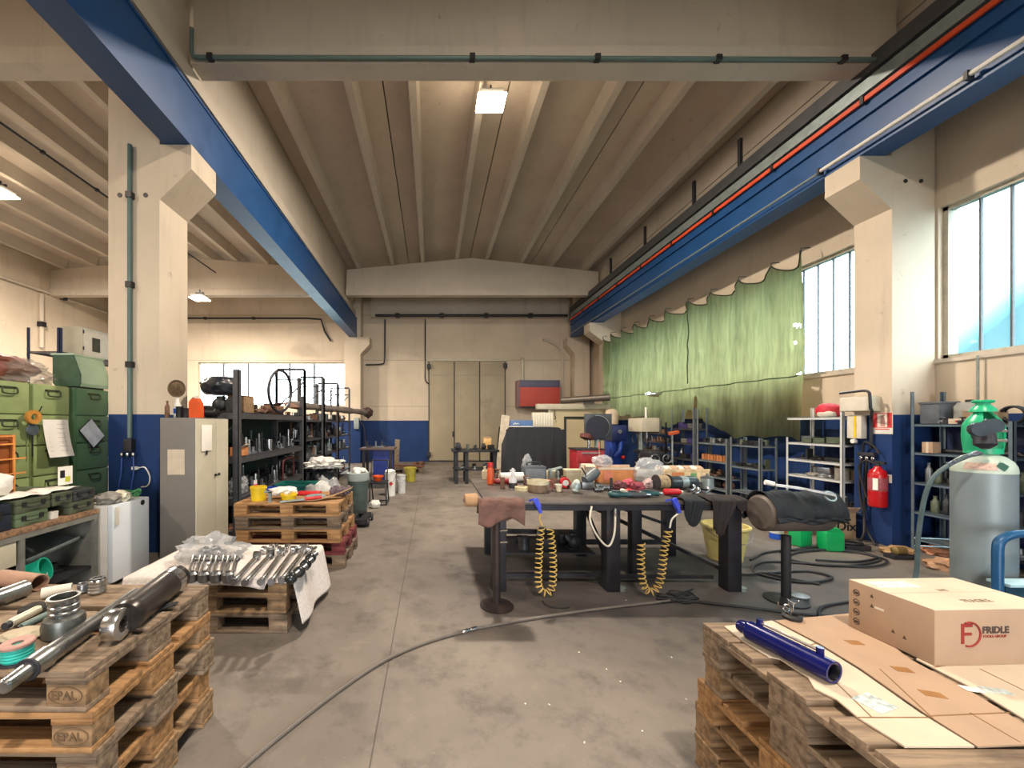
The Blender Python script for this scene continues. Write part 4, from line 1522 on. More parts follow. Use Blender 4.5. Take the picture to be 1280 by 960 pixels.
zt = .782
case('dark navy tool case at the open end of the low workbench', -3.56, -3.23, 2.58, 2.95, zt, .2, NV)
case('pale olive tool case lowest beside the navy case', -3.55, -3.23, 2.98, 3.23, zt, .105, OL2)
case('dark olive tool case stacked on the pale olive one', -3.55, -3.23, 2.98, 3.25, zt + .107, .105, OL)
case('olive tool case low beside the refrigerator', -3.55, -3.23, 3.42, 3.67, zt, .105, OL)
case('olive tool case stacked in the middle of the workbench row', -3.55, -3.23, 3.27, 3.45, zt + .107, .105, OL)
case('charcoal tool case stacked nearest the refrigerator', -3.55, -3.23, 3.46, 3.68, zt + .107, .1, mat('charcoal_case', '34383a', .5))
case('deep olive trunk at the back of the workbench under the orange crate', -3.97, -3.58, 2.8, 3.68, zt, .212, OL)
t = thing('small_box', 'small white box in the gap between the olive cases', 'box', (-3.26, 3.29, zt))
obj('carton_body', MB().box((-.05, -.03, 0), (.03, .03, .06), .002), M_white, t)
obj('lid_band', MB().box((-.051, -.031, .045), (.031, .031, .062)), M_offw, t)
zp = zt + .216
for k, (x, y, w, d, a, lab) in enumerate(((-3.38, 2.75, .3, .42, .15, 'loose white papers on the navy case'), (-3.38, 3.12, .28, .3, -.1, 'creased white papers on the stacked olive case'),
                                          (-3.40, 3.42, .26, .32, .08, 'white sheets lying flat near the picture card'))):
    single('paper_sheet', MB().sheet(lambda u, v, w=w, d=d, k=k: Vector(((u - .5) * w, (v - .5) * d, .004 + .022 * noise.noise(Vector((u * 3, v * 3, k))) + .012)), 10, 10, .002), M_paper, lab, 'paper', None, (x, y, zp), a, 180)
single('white_bag', MB().blob((0, 0, .07), (.13, .12, .10), .35, 1.8, 12, 3, True), M_white, 'crumpled white bag standing on the papers by the orange crate', 'bag', None, (-3.50, 3.02, zp + .03))
t = thing('picture_card', 'upright printed card with dark and yellow pictures on the papers', 'card', (-3.42, 3.58, zp + .03))
obj('card', MB().box((0, -.07, 0), (.004, .07, .17)), M_paper, t)
obj('dark_print', MB().boxc((.0045, -.03, .1), (.001, .045, .07)), M_black, t)
obj('yellow_print', MB().boxc((.0045, .02, .05), (.001, .05, .05)), mat('print_yellow', 'c8cc40', .6), t)
t = thing('orange_crate', 'orange wire fronted crate standing on the trunk against the green cabinets', 'crate', (-3.78, 3.14, zp + .0))
M_ocr = mat('orange_board', '8a4c1e', .6, 0, .25, 6)
obj('crate_shell', MB().box((-.15, -.24, .0), (.10, .24, .015)).box((-.15, -.24, .015), (-.14, .24, .5)).box((-.14, .225, .015), (.10, .24, .5)).box((-.14, -.24, .015), (.10, -.225, .5)), M_ocr, t, 0)
obj('brown_liner', MB().box((-.138, -.222, .016), (.085, .222, .46), .01), M_ocr, t)
mb = MB()
for y in (-.22, -.07, .08, .235):
    mb.box((.10, y - .006, 0), (.112, y + .006, .5))
for z in (.03, .16, .29, .42, .49):
    mb.box((.10, -.24, z - .006), (.114, .33 if z in (.16, .29) else .24, z + .006))
obj('wire_front', mb, mat('orange_wire', 'e89a50', .5), t, 0)

# refrigerator
t = thing('refrigerator', 'small white refrigerator between the low workbench and the blue pillar foot', 'refrigerator', (-3.35, 3.96, 0))
obj('cabinet_body', MB().box((-.25, -.24, .02), (.20, .24, .80), .01), M_white, t)
dd = obj('door', MB().box((.205, -.24, .05), (.258, .24, .80), .012), mat('fridge_white', 'dfe6ee', .35, 0, .04), t)
obj('handle', MB().box((.259, -.215, .60), (.28, -.19, .78), .006), M_offw, dd)
obj('badge', MB().lathe([(.028, 0), (.028, .004), (.001, .005)], (.2585, .14, .755), (.3, .14, .755), 16), M_black, dd)
for x in (-.22, .17):
    for y in (-.2, .2):
        obj('foot', MB().cyl((x, y, 0), (x, y, .02), .02, seg=10), M_black, t)
zf = .803
for lab, y, x, s, m, sd in (('greyish rag heaped on the refrigerator top', 3.82, -3.22, (.1, .09, .06), 'rag_grey', 3), ('pale crumpled bag on the refrigerator top', 3.93, -3.2, (.09, .07, .06), 'rag_pale', 8)):
    single('rag', MB().blob((0, 0, s[2] * .75), s, .4, 2.4, sd, 3, True), mat(m, '8e8a84' if 'grey' in m else 'd0cdb8', .85, 0, .4, 20), lab, 'rag', None, (x, y, zf))
mb = MB()
for k in range(3):
    mb.tube([(.07 * math.cos(a), .1 * math.sin(a), .02 + .015 * k + .03 * abs(math.sin(a * 2 + k))) for a in [2 * PI * j / 24 for j in range(24)]], .009, 6, True)
single('cable_coil', mb, mat('green_cable', '3e8a52', .5), 'coil of green cable on the refrigerator top', 'cable', None, (-3.2, 4.08, zf))
single('wooden_board', MB().box((-.09, -.2, 0), (.09, .2, .016), .003), mat('red_brown_board', '9a5c40', .7), 'reddish board leaning over the back of the refrigerator top', 'board', None, (-3.48, 3.9, zf + .02))
t = thing('air_outlet', 'pneumatic tap block with hanging hoses at the conduit end on the pillar', 'valve', (PX, 4.70, 1.30))
obj('valve_block', MB().box((-.05, -.03, -.05), (.05, .045, .11), .008), M_steel_d, t)
for x in (-.07, 0, .07):
    obj('coupling', MB().lathe([(.014, 0), (.02, .01), (.02, .035), (.012, .05)], (x, -.02, -.06), (x, -.02, -.2), 12), M_bright, t)
for x, e in ((-.07, -.10), (.07, .05)):
    obj('air_hose', MB().tube(smoothpath([(x, -.02, -.11), (x * 1.1, -.025, -.3), (e, -.03, -.55), (e * 1.1, .02, -.9)], 6), .008, 6), mat('blue_hose', '2a4aa0', .5), t)
t = thing('plug_lead', 'white plug lead looped against the blue foot of the pillar', 'lead', (-3.62, 4.70, 1.0))
obj('plug', MB().box((-.05, -.02, .03), (.02, .02, .07), .008), M_white, t)
obj('loop', MB().tube(smoothpath([(.02, 0, .05), (.12, -.02, .06), (.18, -.02, -.05), (.15, -.01, -.16), (.06, .0, -.18)], 6), .007, 6), M_white, t)

# tall locker
t = thing('tall_locker', 'tall metal locker, dull grey side and cream doors, before the dark rack', 'locker', (-2.81, 4.58, 0))
M_lock = mat('locker_grey', '76736f', .5, 0, .12, 2, 0, '66635f', .3)
obj('carcass', MB().box((-.2, -.33, .04), (.185, .33, 1.66), .004), M_lock, t)
obj('plinth', MB().box((-.19, -.31, 0), (.16, .31, .045)), M_steel_d, t)
for y0, y1 in ((-.328, .055), (.06, .328)):
    d_ = obj('door', MB().box((.186, y0, .06), (.205, y1, 1.65), .004), M_cream, t)
    obj('door_knob', MB().cyl((.205, (.03 if y0 < 0 else .1), .98), (.225, (.03 if y0 < 0 else .1), .98), .014, seg=12), M_black, d_)
pk = thing('paper_pocket', 'white paper pocket hung on the cream locker door', 'paper', (-2.60, 4.44, 1.28))
obj('pocket', MB().box((0, -.11, 0), (.006, .09, .3), .002), M_paper, pk)
obj('clip', MB().boxc((.008, -.02, -.02), (.006, .03, .05)), M_black, pk)
single('notice_sheet', MB().box((0, 0, 0), (.19, .002, .28)), mat('beige_paper', 'c4b8a4', .8, 0, .15, 8), 'beige notice taped to the grey side of the tall locker', 'paper', None, (-2.925, 4.246, 1.03))
zl = 1.662
t = thing('round_plaque', 'round bronze relief plaque on a white bottle on the locker', 'plaque', (-2.93, 4.42, zl))
obj('disc', MB().lathe([(.001, 0), (.085, 0), (.10, .008), (.10, .022), (.085, .02), (.08, .014), (.04, .02), (.001, .024)], (0, 0, .335), (0, -1, .335), 28), mat('bronze', '6a5844', .45, .5, .5, 30, .4), t)
obj('stand', MB().lathe([(.035, 0), (.04, .01), (.04, .14), (.02, .18), (.015, .24)], seg=16), M_white, t)
obj('blue_band', MB().lathe([(.0402, .05), (.041, .055), (.041, .1), (.0402, .105)], seg=16, caps=False), M_blue, t)
t = thing('oil_canister', 'orange canister with pale cap standing on the locker edge', 'canister', (-2.70, 4.40, zl))
obj('tank', MB().prism([(-.06, 0), (.06, 0), (.06, .16), (.03, .22), (-.03, .22), (-.06, .18)], -.045, .045, 'y'), M_orange, t)
obj('cap', MB().cyl((0, 0, .22), (0, 0, .25), .022, seg=12), M_offw, t)
for k, (x, y, kd, m) in enumerate(((-2.985, 4.33, 'bottle', 3), (-2.865, 4.36, 'can', 4), (-2.95, 4.6, 'can', 0), (-2.8, 4.62, 'bracket', 4), (-2.75, 4.8, 'motor', 4), (-2.95, 4.82, 'bracket', 0))):
    o = bpy.data.objects.new(CATW[kd][0], kind_mesh(kd, m, k % 3))
    C.objects.link(o)
    o.location = (x, y, zl)
    o.scale = (.8,) * 3
    tag(o, ['small brown bottle at the outer edge of the locker top', 'little black tin beside the bronze plaque', 'dark tin can behind the bronze plaque', 'black bent bracket behind the orange canister',
            'black motor on the locker top near the dark rack', 'dark bracket at the back of the locker top'][k], CATW[kd][1])

# ================================================================== dark rack of machine parts along the gap between the bays
M_post = mat('rack_post', '5a5a5e', .5, .4, .25, 10)
M_shelf = mat('rack_shelf', '55555a', .5, .4, .3, 10)
RX0, RX1 = -3.25, -2.62
NARROW = []
rack('steel_rack', 'dark steel rack with wide bay beside the tall locker', RX0, RX1, 5.2, 7.85, (.12, .57, 1.14, 1.75), 1.95, M_post, M_shelf, .08, .09, mat('teal_board', '24403c', .6), True, 0, 'shelf rack', {(True, False): 2.33, (True, True): 2.15})
NARROW.append(rack('steel_rack', 'thin post rack, the nearest of the narrow bays beyond the wide one', RX0, RX1, 7.95, 9.3, (.2, .85, 1.26, 1.67), 2.7, M_post, M_shelf, .05, .04, mat('dark_board', '20242a', .6), True, 0, 'shelf rack', None, False, .8))
NARROW.append(rack('steel_rack', 'thin post rack, middle one of the narrow bays', RX0, RX1, 9.36, 10.75, (.2, .85, 1.26, 1.67), 2.7, M_post, M_shelf, .05, .04, mat('dark_board', '20242a', .6), True, 0, 'shelf rack', None, False, .8))
NARROW.append(rack('steel_rack', 'thin post rack, the narrow bay closest to the rear wall', RX0, RX1, 10.81, 12.3, (.2, .85, 1.26, 1.67), 2.7, M_post, M_shelf, .05, .04, mat('dark_board', '20242a', .6), True, 0, 'shelf rack', None, False, .8))
for k, y in ((0, 7.99), (1, 9.4), (2, 10.85), (2, 12.26)):
    w = (RX1 - RX0) / 2
    q = y - NARROW[k].location.y
    obj('end_bar', MB().tube([(-w + .03, q, 2.72), (w - .03, q, 2.72)], .028, 6).tube([(-w + .055, q, 2.5), (w - .055, q, 2.5)], .02, 6).tube([(-w + .055, q, 1.95), (w - .055, q, 2.45)], .016, 6), M_post, NARROW[k])
HV = ['spindle', 'spindle', 'spindle', 'sleeve', 'sleeve', 'flange', 'bracket', 'valve']
scatter('the wide rack bay, second shelf from the top', HV, 5.56, 7.75, RX0 + .05, RX1 - .05, 1.143, 21, .105, (0, 0, 0, 1, 1, 2, 4), 3)
scatter('the wide rack bay, second shelf from the floor', HV + ['motor'], 5.85, 7.75, RX0 + .05, RX1 - .05, .573, 22, .12, (0, 0, 1, 1, 2, 4), 3)
scatter('the bottom shelf of the wide rack bay', ['crate', 'motor', 'flange', 'box'], 5.3, 7.75, RX0 + .05, RX1 - .05, .123, 23, .24, (0, 4, 3), 2)
scatter('the top of the wide rack bay', ['motor', 'box', 'rag', 'bracket', 'crate'], 6.1, 7.2, RX0 + .05, RX1 - .05, 1.753, 24, .25, (0, 4, 3, 1, 3), 2, 1.15)
for k, (y0, y1, wd) in enumerate(((7.95, 9.3, 'nearest'), (9.36, 10.75, 'middle'), (10.81, 12.3, 'last'))):
    for z, nm in ((1.673, 'top'), (1.263, 'second'), (.853, 'third'), (.203, 'bottom')):
        scatter(f'the {nm} shelf of the {wd} narrow rack bay', HV + ['motor', 'crate', 'tube'], y0 + .05, y1 - .03, RX0 + .05, RX1 - .04, z, 30 + k * 7 + int(z * 10), .15, (0, 0, 1, 1, 2, 3, 4), 2, 1.1, .17 if nm == 'top' else .34)
scatter('the locker end of the wide rack top', ['motor', 'motor', 'bracket', 'crate'], 5.24, 5.54, RX0 + .05, RX1 - .05, 1.753, 25, .1, (4, 4, 0), 3, 1.3)
single('black_sack', MB().blob((0, 0, .12), (.24, .26, .15), .16, 1.8, 33, 4, True), M_sack, 'bulky black sack lying on the wide rack top above the locker', 'sack', None, (-2.98, 5.42, 1.99))
# extras on and in the wide bay
t = thing('cardboard_box', 'orange brown torn carton at the locker end of the upper rack shelf', 'box', (-2.72, 5.42, 1.145))
obj('box_shell', MB().box((-.08, -.1, 0), (.08, .1, .12), .004), mat('orange_card', 'c8824e', .8), t)
obj('open_flap', MB().boxc((.09, 0, .14), (.06, .19, .006), (0, -.6, .1)), M_cardl, t)
t = thing('wooden_box', 'small pale wooden box on top of the wide rack bay', 'box', (-2.86, 5.75, 1.9))
obj('box_shell', MB().box((-.12, -.16, -.145), (.12, .16, .09), .004), W_TAN, t)
obj('lid_board', MB().box((-.125, -.165, .092), (.125, .165, .108), .003), W_ORNG, t)
cp = Vector((-2.66, 6.75, 2.14))
single('wire_hoop', MB().tube([cp + Vector((.02 * math.sin(a), .50 * math.cos(a), .36 * math.sin(a) + .02)) for a in [2 * PI * k / 40 for k in range(40)]], .026, 6, True), M_steel_d, 'thin wire hoop standing on top of the wide rack bay', 'hoop')
t = thing('folded_board', 'brown bent board lying on top of the wide rack bay', 'board', (-2.9, 7.3, 1.9))
obj('panel', MB().sheet(lambda u, v: Vector((-.25 + .5 * u, -.01 + .5 * v, .1 * abs(math.sin(u * 3.3)) - .02 + .03 * v)), 12, 6, .012), mat('brown_board', '7c5e4e', .8), t)
p, q = Vector((-3.05, 8.05, 2.0)), Vector((-2.10, 12.7, 1.95))
t = thing('tarp_roll', 'long rolled grey brown tarpaulin lying along the narrow rack tops', 'roll', p)
ax = q - p
L = ax.length
obj('rolled_tarp', MB().lathe([(.05, 0)] + [(.085 + .012 * math.sin(k * 1.7), L * (k + .5) / 14) for k in range(13)] + [(.07, L * .97)], (0, 0, 0), ax, 14), mat('grey_brown_tarp', '7a6f68', .8, 0, .3, 5), t)
obj('knotted_end', MB().blob(ax * .985, (.16, .2, .16), .35, 2.2, 3, 3), mat('dark_cloth', '4a342e', .85), t)
t = thing('film_bag', 'white translucent bag of parts on the lower shelf at the locker end', 'bag', (-2.80, 5.55, .575))
obj('film', MB().blob((0, 0, .11), (.11, .16, .13), .4, 2.3, 5, 4, True), M_filmw, t)
obj('inner_part', MB().cyl((0, -.08, .05), (0, .1, .12), .05, seg=12), M_steel, t)
t = thing('tube_bow', 'dark red bent tube handle standing among parts on the lower rack shelf', 'handle', (-2.70, 7.3, .574))
obj('tube_bow', MB().tube(smoothpath([(0, -.35, .0), (0, -.34, .28), (0, -.25, .36), (0, .1, .36), (0, .18, .3), (0, .2, .0)], 5), .016, 8), mat('dark_red_paint', '5a2024', .5), t)
obj('foot_plate', MB().box((-.04, -.38, 0), (.04, .24, .006)), M_steel_d, t)

# ================================================================== on pile C and round it
zc2 = zC_ + .001


def bucket(label, x, y, z, r0, r1, h, m, rim=None, bail=True, tilt=None, cat='bucket', name='bucket'):
    t = thing(name, label, cat, (x, y, z))
    ax = tilt or (0, 0, 1)
    obj('shell', MB().lathe([(r0 * .3, 0), (r0, 0), (r1, h), (r1 * 1.06, h), (r1 * 1.06, h - .02), (r1 * 1.02, h - .02), (r1 * 1.02, h + .004), (r1 * .95, h + .004), (r0 * .94, .01), (.001, .01)], (0, 0, 0), ax, 24), m, t)
    if bail:
        obj('bail', MB().tube([(r1 * 1.05 * math.cos(a), -r1 * .35 * math.sin(a) - r1 * .75 * math.sin(a), h - .02 - h * .35 * math.sin(a)) for a in [PI * k / 14 for k in range(15)]], .004, 6), M_steel, t)
    return t


bucket('dented yellow tub on the mixed pallet pile, beside the tall locker', -1.97, 4.36, zc2, .075, .085, .155, M_yellow, bail=False)
t = bucket('yellow tub lying low beside rags on the mixed pallet pile', -1.62, 4.34, zc2, .07, .085, .08, M_yellow, bail=False)
single('white_rag', MB().blob((0, 0, .05), (.15, .1, .055), .4, 2.4, 6, 3, True), mat('white_rag', 'dcd8d2', .85, 0, .2, 20), 'white rag draped between the two yellow tubs', 'rag', None, (-1.74, 4.47, zc2 + .03))
t = thing('spray_bottle', 'red and white bottle behind the dented yellow tub', 'bottle', (-2.08, 4.52, zc2))
obj('bottle_body', MB().lathe([(.035, 0), (.04, .01), (.04, .12), (.02, .16)], seg=14), M_red, t)
obj('bottle_cap', MB().cyl((0, 0, .16), (0, 0, .2), .018, seg=10), M_white, t)
t = thing('putty_knife', 'red handled tool with grey blade at the front of the mixed pallet pile', 'tool', (-1.47, 4.235, zc2 + .018))
obj('handle', MB().tube([(.05, .05, .01), (.22, .12, .02)], .018, 8), M_red, t)
obj('blade', MB().bar((-.19, -.045, .0), (.05, .05, .01), .05, .012), M_galv, t)
t = thing('steel_clamp', 'grey steel square bracket standing at the front of the mixed pile', 'bracket', (-1.79, 4.245, zc2))
obj('bracket_arm', MB().box((-.015, -.015, 0), (.015, .015, .12)).box((-.06, -.015, .105), (.015, .015, .125)), M_galv, t)
t = thing('steel_disc', 'flat steel disc lying on the mixed pallet pile', 'disc', (-1.36, 4.50, zc2))
obj('disc', MB().lathe([(.02, 0), (.11, 0), (.12, .012), (.11, .03), (.02, .026), (.02, 0)], seg=26, caps=False), M_galv, t)
obj('rim_band', MB().lathe([(.121, .004), (.124, .012), (.121, .02)], seg=26, caps=False), M_red, t)
single('red_tray', MB().box((-.14, -.08, 0), (.14, .08, .03), .01), M_red, 'flat red tray behind the steel disc on the mixed pile', 'tray', None, (-1.52, 4.74, zc2))
for k in range(6):
    x, y = -1.24 + .075 * (k % 3), 4.68 + .13 * (k // 3)
    o = single('glove', MB().blob((0, 0, .045), (.04, .06, .05), .35, 2.6, 20 + k, 3, True), mat('striped_cloth', '6a5a62', .85, 0, .6, 30), 'wrinkled dark striped work glove heaped on the mixed pile', 'glove', 'striped work gloves on the mixed pallet pile', (x + .04, y - .02, zc2))
mb = MB().sheet(lambda u, v: Vector((-1.62 + .66 * u, 4.27 + .15 * v + .42 * max(0, u - .45), zc2 + .016 + .12 * max(0, u - .4) ** 2 * 2.2)), 16, 4, .008)
single('bent_board', mb, W_TAN, 'thin curved plywood strip rising along the corner of the mixed pile', 'board', None, None, 0, 180)
t = thing('plastic_bin', 'teal plastic bin behind the mixed pallet pile', 'bin', (-2.12, 6.0, 0))
obj('shell', MB().box((-.26, -.2, 0), (.26, .2, .02)).box((-.26, -.2, .02), (.26, -.18, .66)).box((-.26, .18, .02), (.26, .2, .66)).box((-.26, -.18, .02), (-.24, .18, .66)).box((.24, -.18, .02), (.26, .18, .66)), mat('teal_plastic', '0f6a62', .5), t, 0)
obj('rim', MB().box((-.28, -.22, .63), (.28, -.2, .67)).box((.26, -.22, .63), (.28, .22, .67)).box((-.28, .2, .63), (.28, .22, .67)).box((-.28, -.22, .63), (-.26, .22, .67)), mat('teal_plastic', '0f6a62'), t, 0)
t = bucket('blue drum standing between the wide rack bay and the pallets', -2.3, 5.55, 0, .16, .16, .66, M_blue, bail=False, name='drum', cat='drum')
t = thing('rubbish_bag', 'big crumpled white plastic bag in front of the narrow rack bays', 'bag', (-1.56, 5.55, .0))
obj('film', MB().blob((0, 0, .42), (.26, .28, .36), .35, 2.0, 14, 4), M_filmw, t)
obj('white_filling', MB().blob((0, 0, .4), (.2, .22, .34), .25, 2.0, 15, 3), M_paper, t)
single('rubbish_bag', MB().blob((0, 0, .34), (.24, .24, .38), .3, 2.0, 18, 4), M_sack, 'black rubbish bag between the white bag and the dustbin', 'bag', None, (-1.9, 6.7, .03))
single('paper_heap', MB().blob((0, 0, .06), (.28, .2, .09), .6, 3.0, 19, 4, True), M_white, 'crumpled white paper heaped on the black rubbish bag', 'paper', None, (-1.9, 6.7, .83))
t = thing('dustbin', 'grey green dustbin heaped with white packing beside the rack aisle', 'dustbin', (-1.30, 6.75, 0))
M_bin = mat('bin_grey_green', '4c5a58', .45, .1, .3, 7)
obj('barrel', MB().lathe([(.02, 0), (.155, 0), (.185, .70), (.185, .72), (.17, .72), (.15, .02), (.02, .02)], seg=28), M_bin, t)
obj('liner', MB().lathe([(.188, .60), (.197, .64), (.2, .735), (.175, .74), (.165, .70)], seg=28, caps=False), plastic_film('liner_film', 'b8c4c0', .25), t)
for k in range(9):
    obj('packing_lump', MB().blob((.11 * math.cos(k * 2.4) * (k % 3) / 2, .11 * math.sin(k * 2.4) * (k % 3) / 2, .74 + .04 * (k % 2)), (.06, .06, .045), .3, 2, k, 2), M_white, t)
t = thing('trolley_jack', 'low black trolley jack on small wheels below the dustbin', 'jack', (-1.12, 6.15, 0))
obj('chassis', MB().prism([(-.28, .05), (.22, .05), (.26, .12), (-.05, .16), (-.28, .12)], -.11, .11, 'x'), M_black, t)
for x in (-.13, .13):
    for y in (-.2, .2):
        obj('wheel', MB().lathe([(.02, 0), (.055, .004), (.055, .03), (.02, .034)], (x - .017, y, .056), (x + 1, y, .056), 16), M_steel_d, t)
obj('lift_arm', MB().bar((0, .2, .14), (0, -.2, .22), .06, .04), M_steel_d, t)
t = thing('folding_cart', 'black tubular cart frame standing before the white drums', 'cart', (-1.05, 7.7, 0))
mb = MB()
for x in (-.16, .16):
    mb.tube(smoothpath([(x, -.25, .015), (x, -.22, .3), (x, -.05, .62), (x, .12, .85)], 5), .014, 8)
    mb.tube([(x, -.25, .015), (x, .2, .015)], .014, 8)
    mb.tube([(x, .2, .015), (x, -.1, .55)], .012, 8)
for y, z in ((-.25, .015), (.2, .015), (.12, .85), (-.15, .42)):
    mb.tube([(-.16, y, z), (.16, y, z)], .013, 8)
obj('tube_frame', mb, M_black, t)
obj('seat_plate', MB().box((-.17, -.2, .43), (.17, .1, .45)), M_steel_d, t)
bucket('orange bowl resting on the black tubular cart', -1.08, 7.66, .452, .07, .11, .1, M_orange, bail=False, name='bowl', cat='bowl')
single('white_rag', MB().blob((0, 0, .07), (.1, .08, .08), .3, 2.3, 31, 3, True), M_white, 'white bag of cloths on the floor under the cart', 'rag', None, (-1.08, 7.26, .0))
t = bucket('white drum with a red diamond mark on the aisle side', -.925, 8.5, 0, .11, .12, .5, M_white, name='drum', cat='drum')
obj('diamond_mark', MB().boxc((.03, -.123, .28), (.07, .004, .07), (0, PI / 4, 0)), M_red, t)
obj('rag_heap', MB().blob((0, 0, .53), (.1, .1, .05), .4, 2.2, 3, 3), M_paper, t)
t = bucket('stained white pail behind the diamond marked drum', -.70, 8.8, 0, .09, .10, .42, mat('stained_white', 'c8c8c4', .5, 0, .3, 8, 0, '5a6a70', .35), name='bucket')
bucket('small yellow pail on the floor beyond the stained white pail', -.60, 10.6, 0, .14, .17, .38, mat('olive_yellow', 'a89c38', .5), bail=True)
t = thing('side_table', 'dark topped blue bench standing against the rear corner', 'bench', (-1.33, 9.6, 0))
obj('table_top', MB().box((-.42, -.35, .95), (.42, .35, 1.0), .01), mat('dark_brown_top', '5a4a48', .5), t)
for x in (-.36, .30):
    for y in (-.3, .24):
        obj('leg', MB().box((x, y, 0), (x + .06, y + .06, .949)), M_black, t)
obj('blue_panel', MB().box((-.1, -.27, .2), (.38, -.25, .945)), mat('bench_blue', '1a2f80', .5), t)
obj('under_shelf', MB().box((-.38, -.28, .3), (.38, .28, .33)), M_steel_d, t)
for k, (x, y) in enumerate(((-1.55, 9.5), (-1.3, 9.55), (-1.2, 9.75))):
    o = bpy.data.objects.new(CATW['bracket'][0], kind_mesh('bracket', k % 2, k))
    C.objects.link(o)
    o.location = (x, y, 1.002)
    tag(o, 'small bracket lying on the dark topped blue bench', 'bracket', 'brackets on the dark topped bench')
pallet('dark pallet lying on the floor by the rear wall, beside the sliding door', (-.95, 12.6, 0.001), .2, W_DARK, W_TAN)
single('wooden_stake', MB().boxc((0, 0, .45), (.16, .03, .9), (.1, .05, 0)), mat('scrap_wood', '9a8a74', .8, 0, .6, 20), 'upright scrap wood stake leaning by the blue rear wall', 'slat', None, (-1.18, 12.9, .16))
single('wooden_plank', MB().boxc((0, 0, .0), (1.0, .16, .06), (0, .05, .1)), mat('brown_plank', '6a4636', .8), 'brown plank lying across the dark pallet by the rear wall', 'plank', None, (-.75, 12.5, .21))
for k in range(4):
    o = single('debris_block', MB().boxc((0, 0, .05), (.18, .14, .1), (0, 0, k), .01), mat('brown_plank', '6a4636'), 'short dark timber block on the floor by the sliding door', 'timber block', 'timber blocks by the sliding door', (-.62 + .22 * (k % 2), 14.2 + .3 * k, 0), k)
t = thing('wall_box', 'grey switch box with lead on the corner pillar by the rear wall', 'switch box', (-3.0, 15.28, 1.72))
obj('box_shell', MB().box((-.1, -.07, -.35), (.1, .06, .1), .01), M_galv, t)
obj('lead', MB().tube(smoothpath([(.1, 0, 0), (.3, 0, -.3), (.34, .02, -.8), (.4, .05, -1.5)], 5), .02, 6), M_black, t)
# ================================================================== welding table in the middle
M_top = mat('table_top_steel', '6a6460', .45, .6, .3, 5, .1, '4a3e38', .4)
M_leg = mat('table_leg_steel', '33333a', .5, .5, .35, 6, .1, '55443c', .35)
TX0, TX1, TY0, TY1, TZ = .50, 2.95, 3.58, 5.15, .868
t = thing('welding_table', 'long dark steel welding table on thick tube legs, covered with tools', 'table', ((TX0 + TX1) / 2, (TY0 + TY1) / 2, 0))
cx, cy = (TX0 + TX1) / 2, (TY0 + TY1) / 2
obj('table_top', MB().box((TX0 - cx, TY0 - cy, TZ - .028), (TX1 - cx, TY1 - cy, TZ), .004), M_top, t)
obj('front_rail', MB().box((TX0 - cx + .02, TY0 - cy + .01, TZ - .085), (TX1 - cx - .02, TY0 - cy + .05, TZ - .029)), M_leg, t)
for x, y, w in ((.64, 3.70, .13), (1.72, 3.70, .13), (2.87, 3.70, .13), (2.1, 3.98, .10), (.70, 4.72, .11), (1.80, 4.68, .12), (2.88, 4.68, .12)):
    obj('leg', MB().boxc((x - cx, y - cy, (TZ - .03) / 2), (w, w, TZ - .032), None, .008), M_leg, t)
obj('low_rail', MB().box((1.79 - cx, 3.82 - cy, .05), (2.80 - cx, 3.86 - cy, .085)), M_steel_d, t)
obj('low_rail', MB().box((.70 - cx, 3.85 - cy, .05), (1.66 - cx, 3.90 - cy, .09)), M_steel_d, t)
for a, b in (((.72, 4.72, .60), (1.74, 4.68, .60)), ((1.86, 4.68, .60), (2.94, 4.68, .60)), ((.72, 4.70, .28), (1.74, 4.66, .28)), ((1.86, 4.66, .16), (2.94, 4.66, .16))):
    obj('cross_rail', MB().bar(Vector(a) - V(cx, cy, 0), Vector(b) - V(cx, cy, 0), .05, .05), M_steel_d, t)
for a, b in (((1.86, 4.62, .62), (2.95, 3.78, .12)), ((1.78, 3.78, .12), (1.82, 4.6, .62)), ((2.2, 4.66, .6), (2.94, 4.66, .34))):
    obj('brace', MB().bar(Vector(a) - V(cx, cy, 0), Vector(b) - V(cx, cy, 0), .035, .035), M_steel_d, t)
obj('under_shelf', MB().box((.76 - cx, 4.0 - cy, .235), (1.70 - cx, 4.60 - cy, .25)), M_steel_d, t)
for x, y in ((1.72, 3.70), (2.87, 3.70)):
    obj('levelling_foot', MB().cyl((x - cx + .09, y - cy - .02, .0), (x - cx + .09, y - cy - .02, .03), .045, seg=16), M_galv, t)
scatter('the low shelf under the welding table', ['box', 'motor', 'flange', 'can', 'bracket'], 4.05, 4.55, .85, 1.65, .252, 61, .24, (4, 0, 4, 3), 3)

# stands with round feet
M_stand = mat('stand_brown_steel', '3c3434', .45, .5, .3, 8, .05, '5a463c', .35)
t = thing('pipe_stand', 'pipe stand with round foot at the aisle corner of the welding table', 'stand', (.565, 3.36, 0))
obj('foot_disc', MB().lathe([(.02, 0), (.145, 0), (.145, .012), (.10, .03), (.02, .036)], seg=32), M_stand, t)
obj('pole', MB().cyl((0, 0, .03), (0, 0, .86), .034, seg=20), M_stand, t)
obj('cradle', MB().bar((-.16, 0, .85), (.16, 0, .85), .06, .05), M_stand, t)
obj('clamp_screw', MB().cyl((.03, -.01, .66), (.09, -.03, .67), .01, seg=8).cyl((.03, -.01, .56), (.09, -.03, .57), .01, seg=8), M_bright, t)
p = fl(979, 750)
t = thing('pipe_stand', 'pipe stand with round foot carrying a big tube under a dark jacket', 'stand', (3.19, 3.46, 0))
obj('foot_disc', MB().lathe([(.02, 0), (.16, 0), (.16, .012), (.10, .03), (.02, .036)], seg=32), M_black, t)
obj('pole', MB().cyl((0, 0, .03), (0, 0, .59), .036, seg=20), M_black, t)
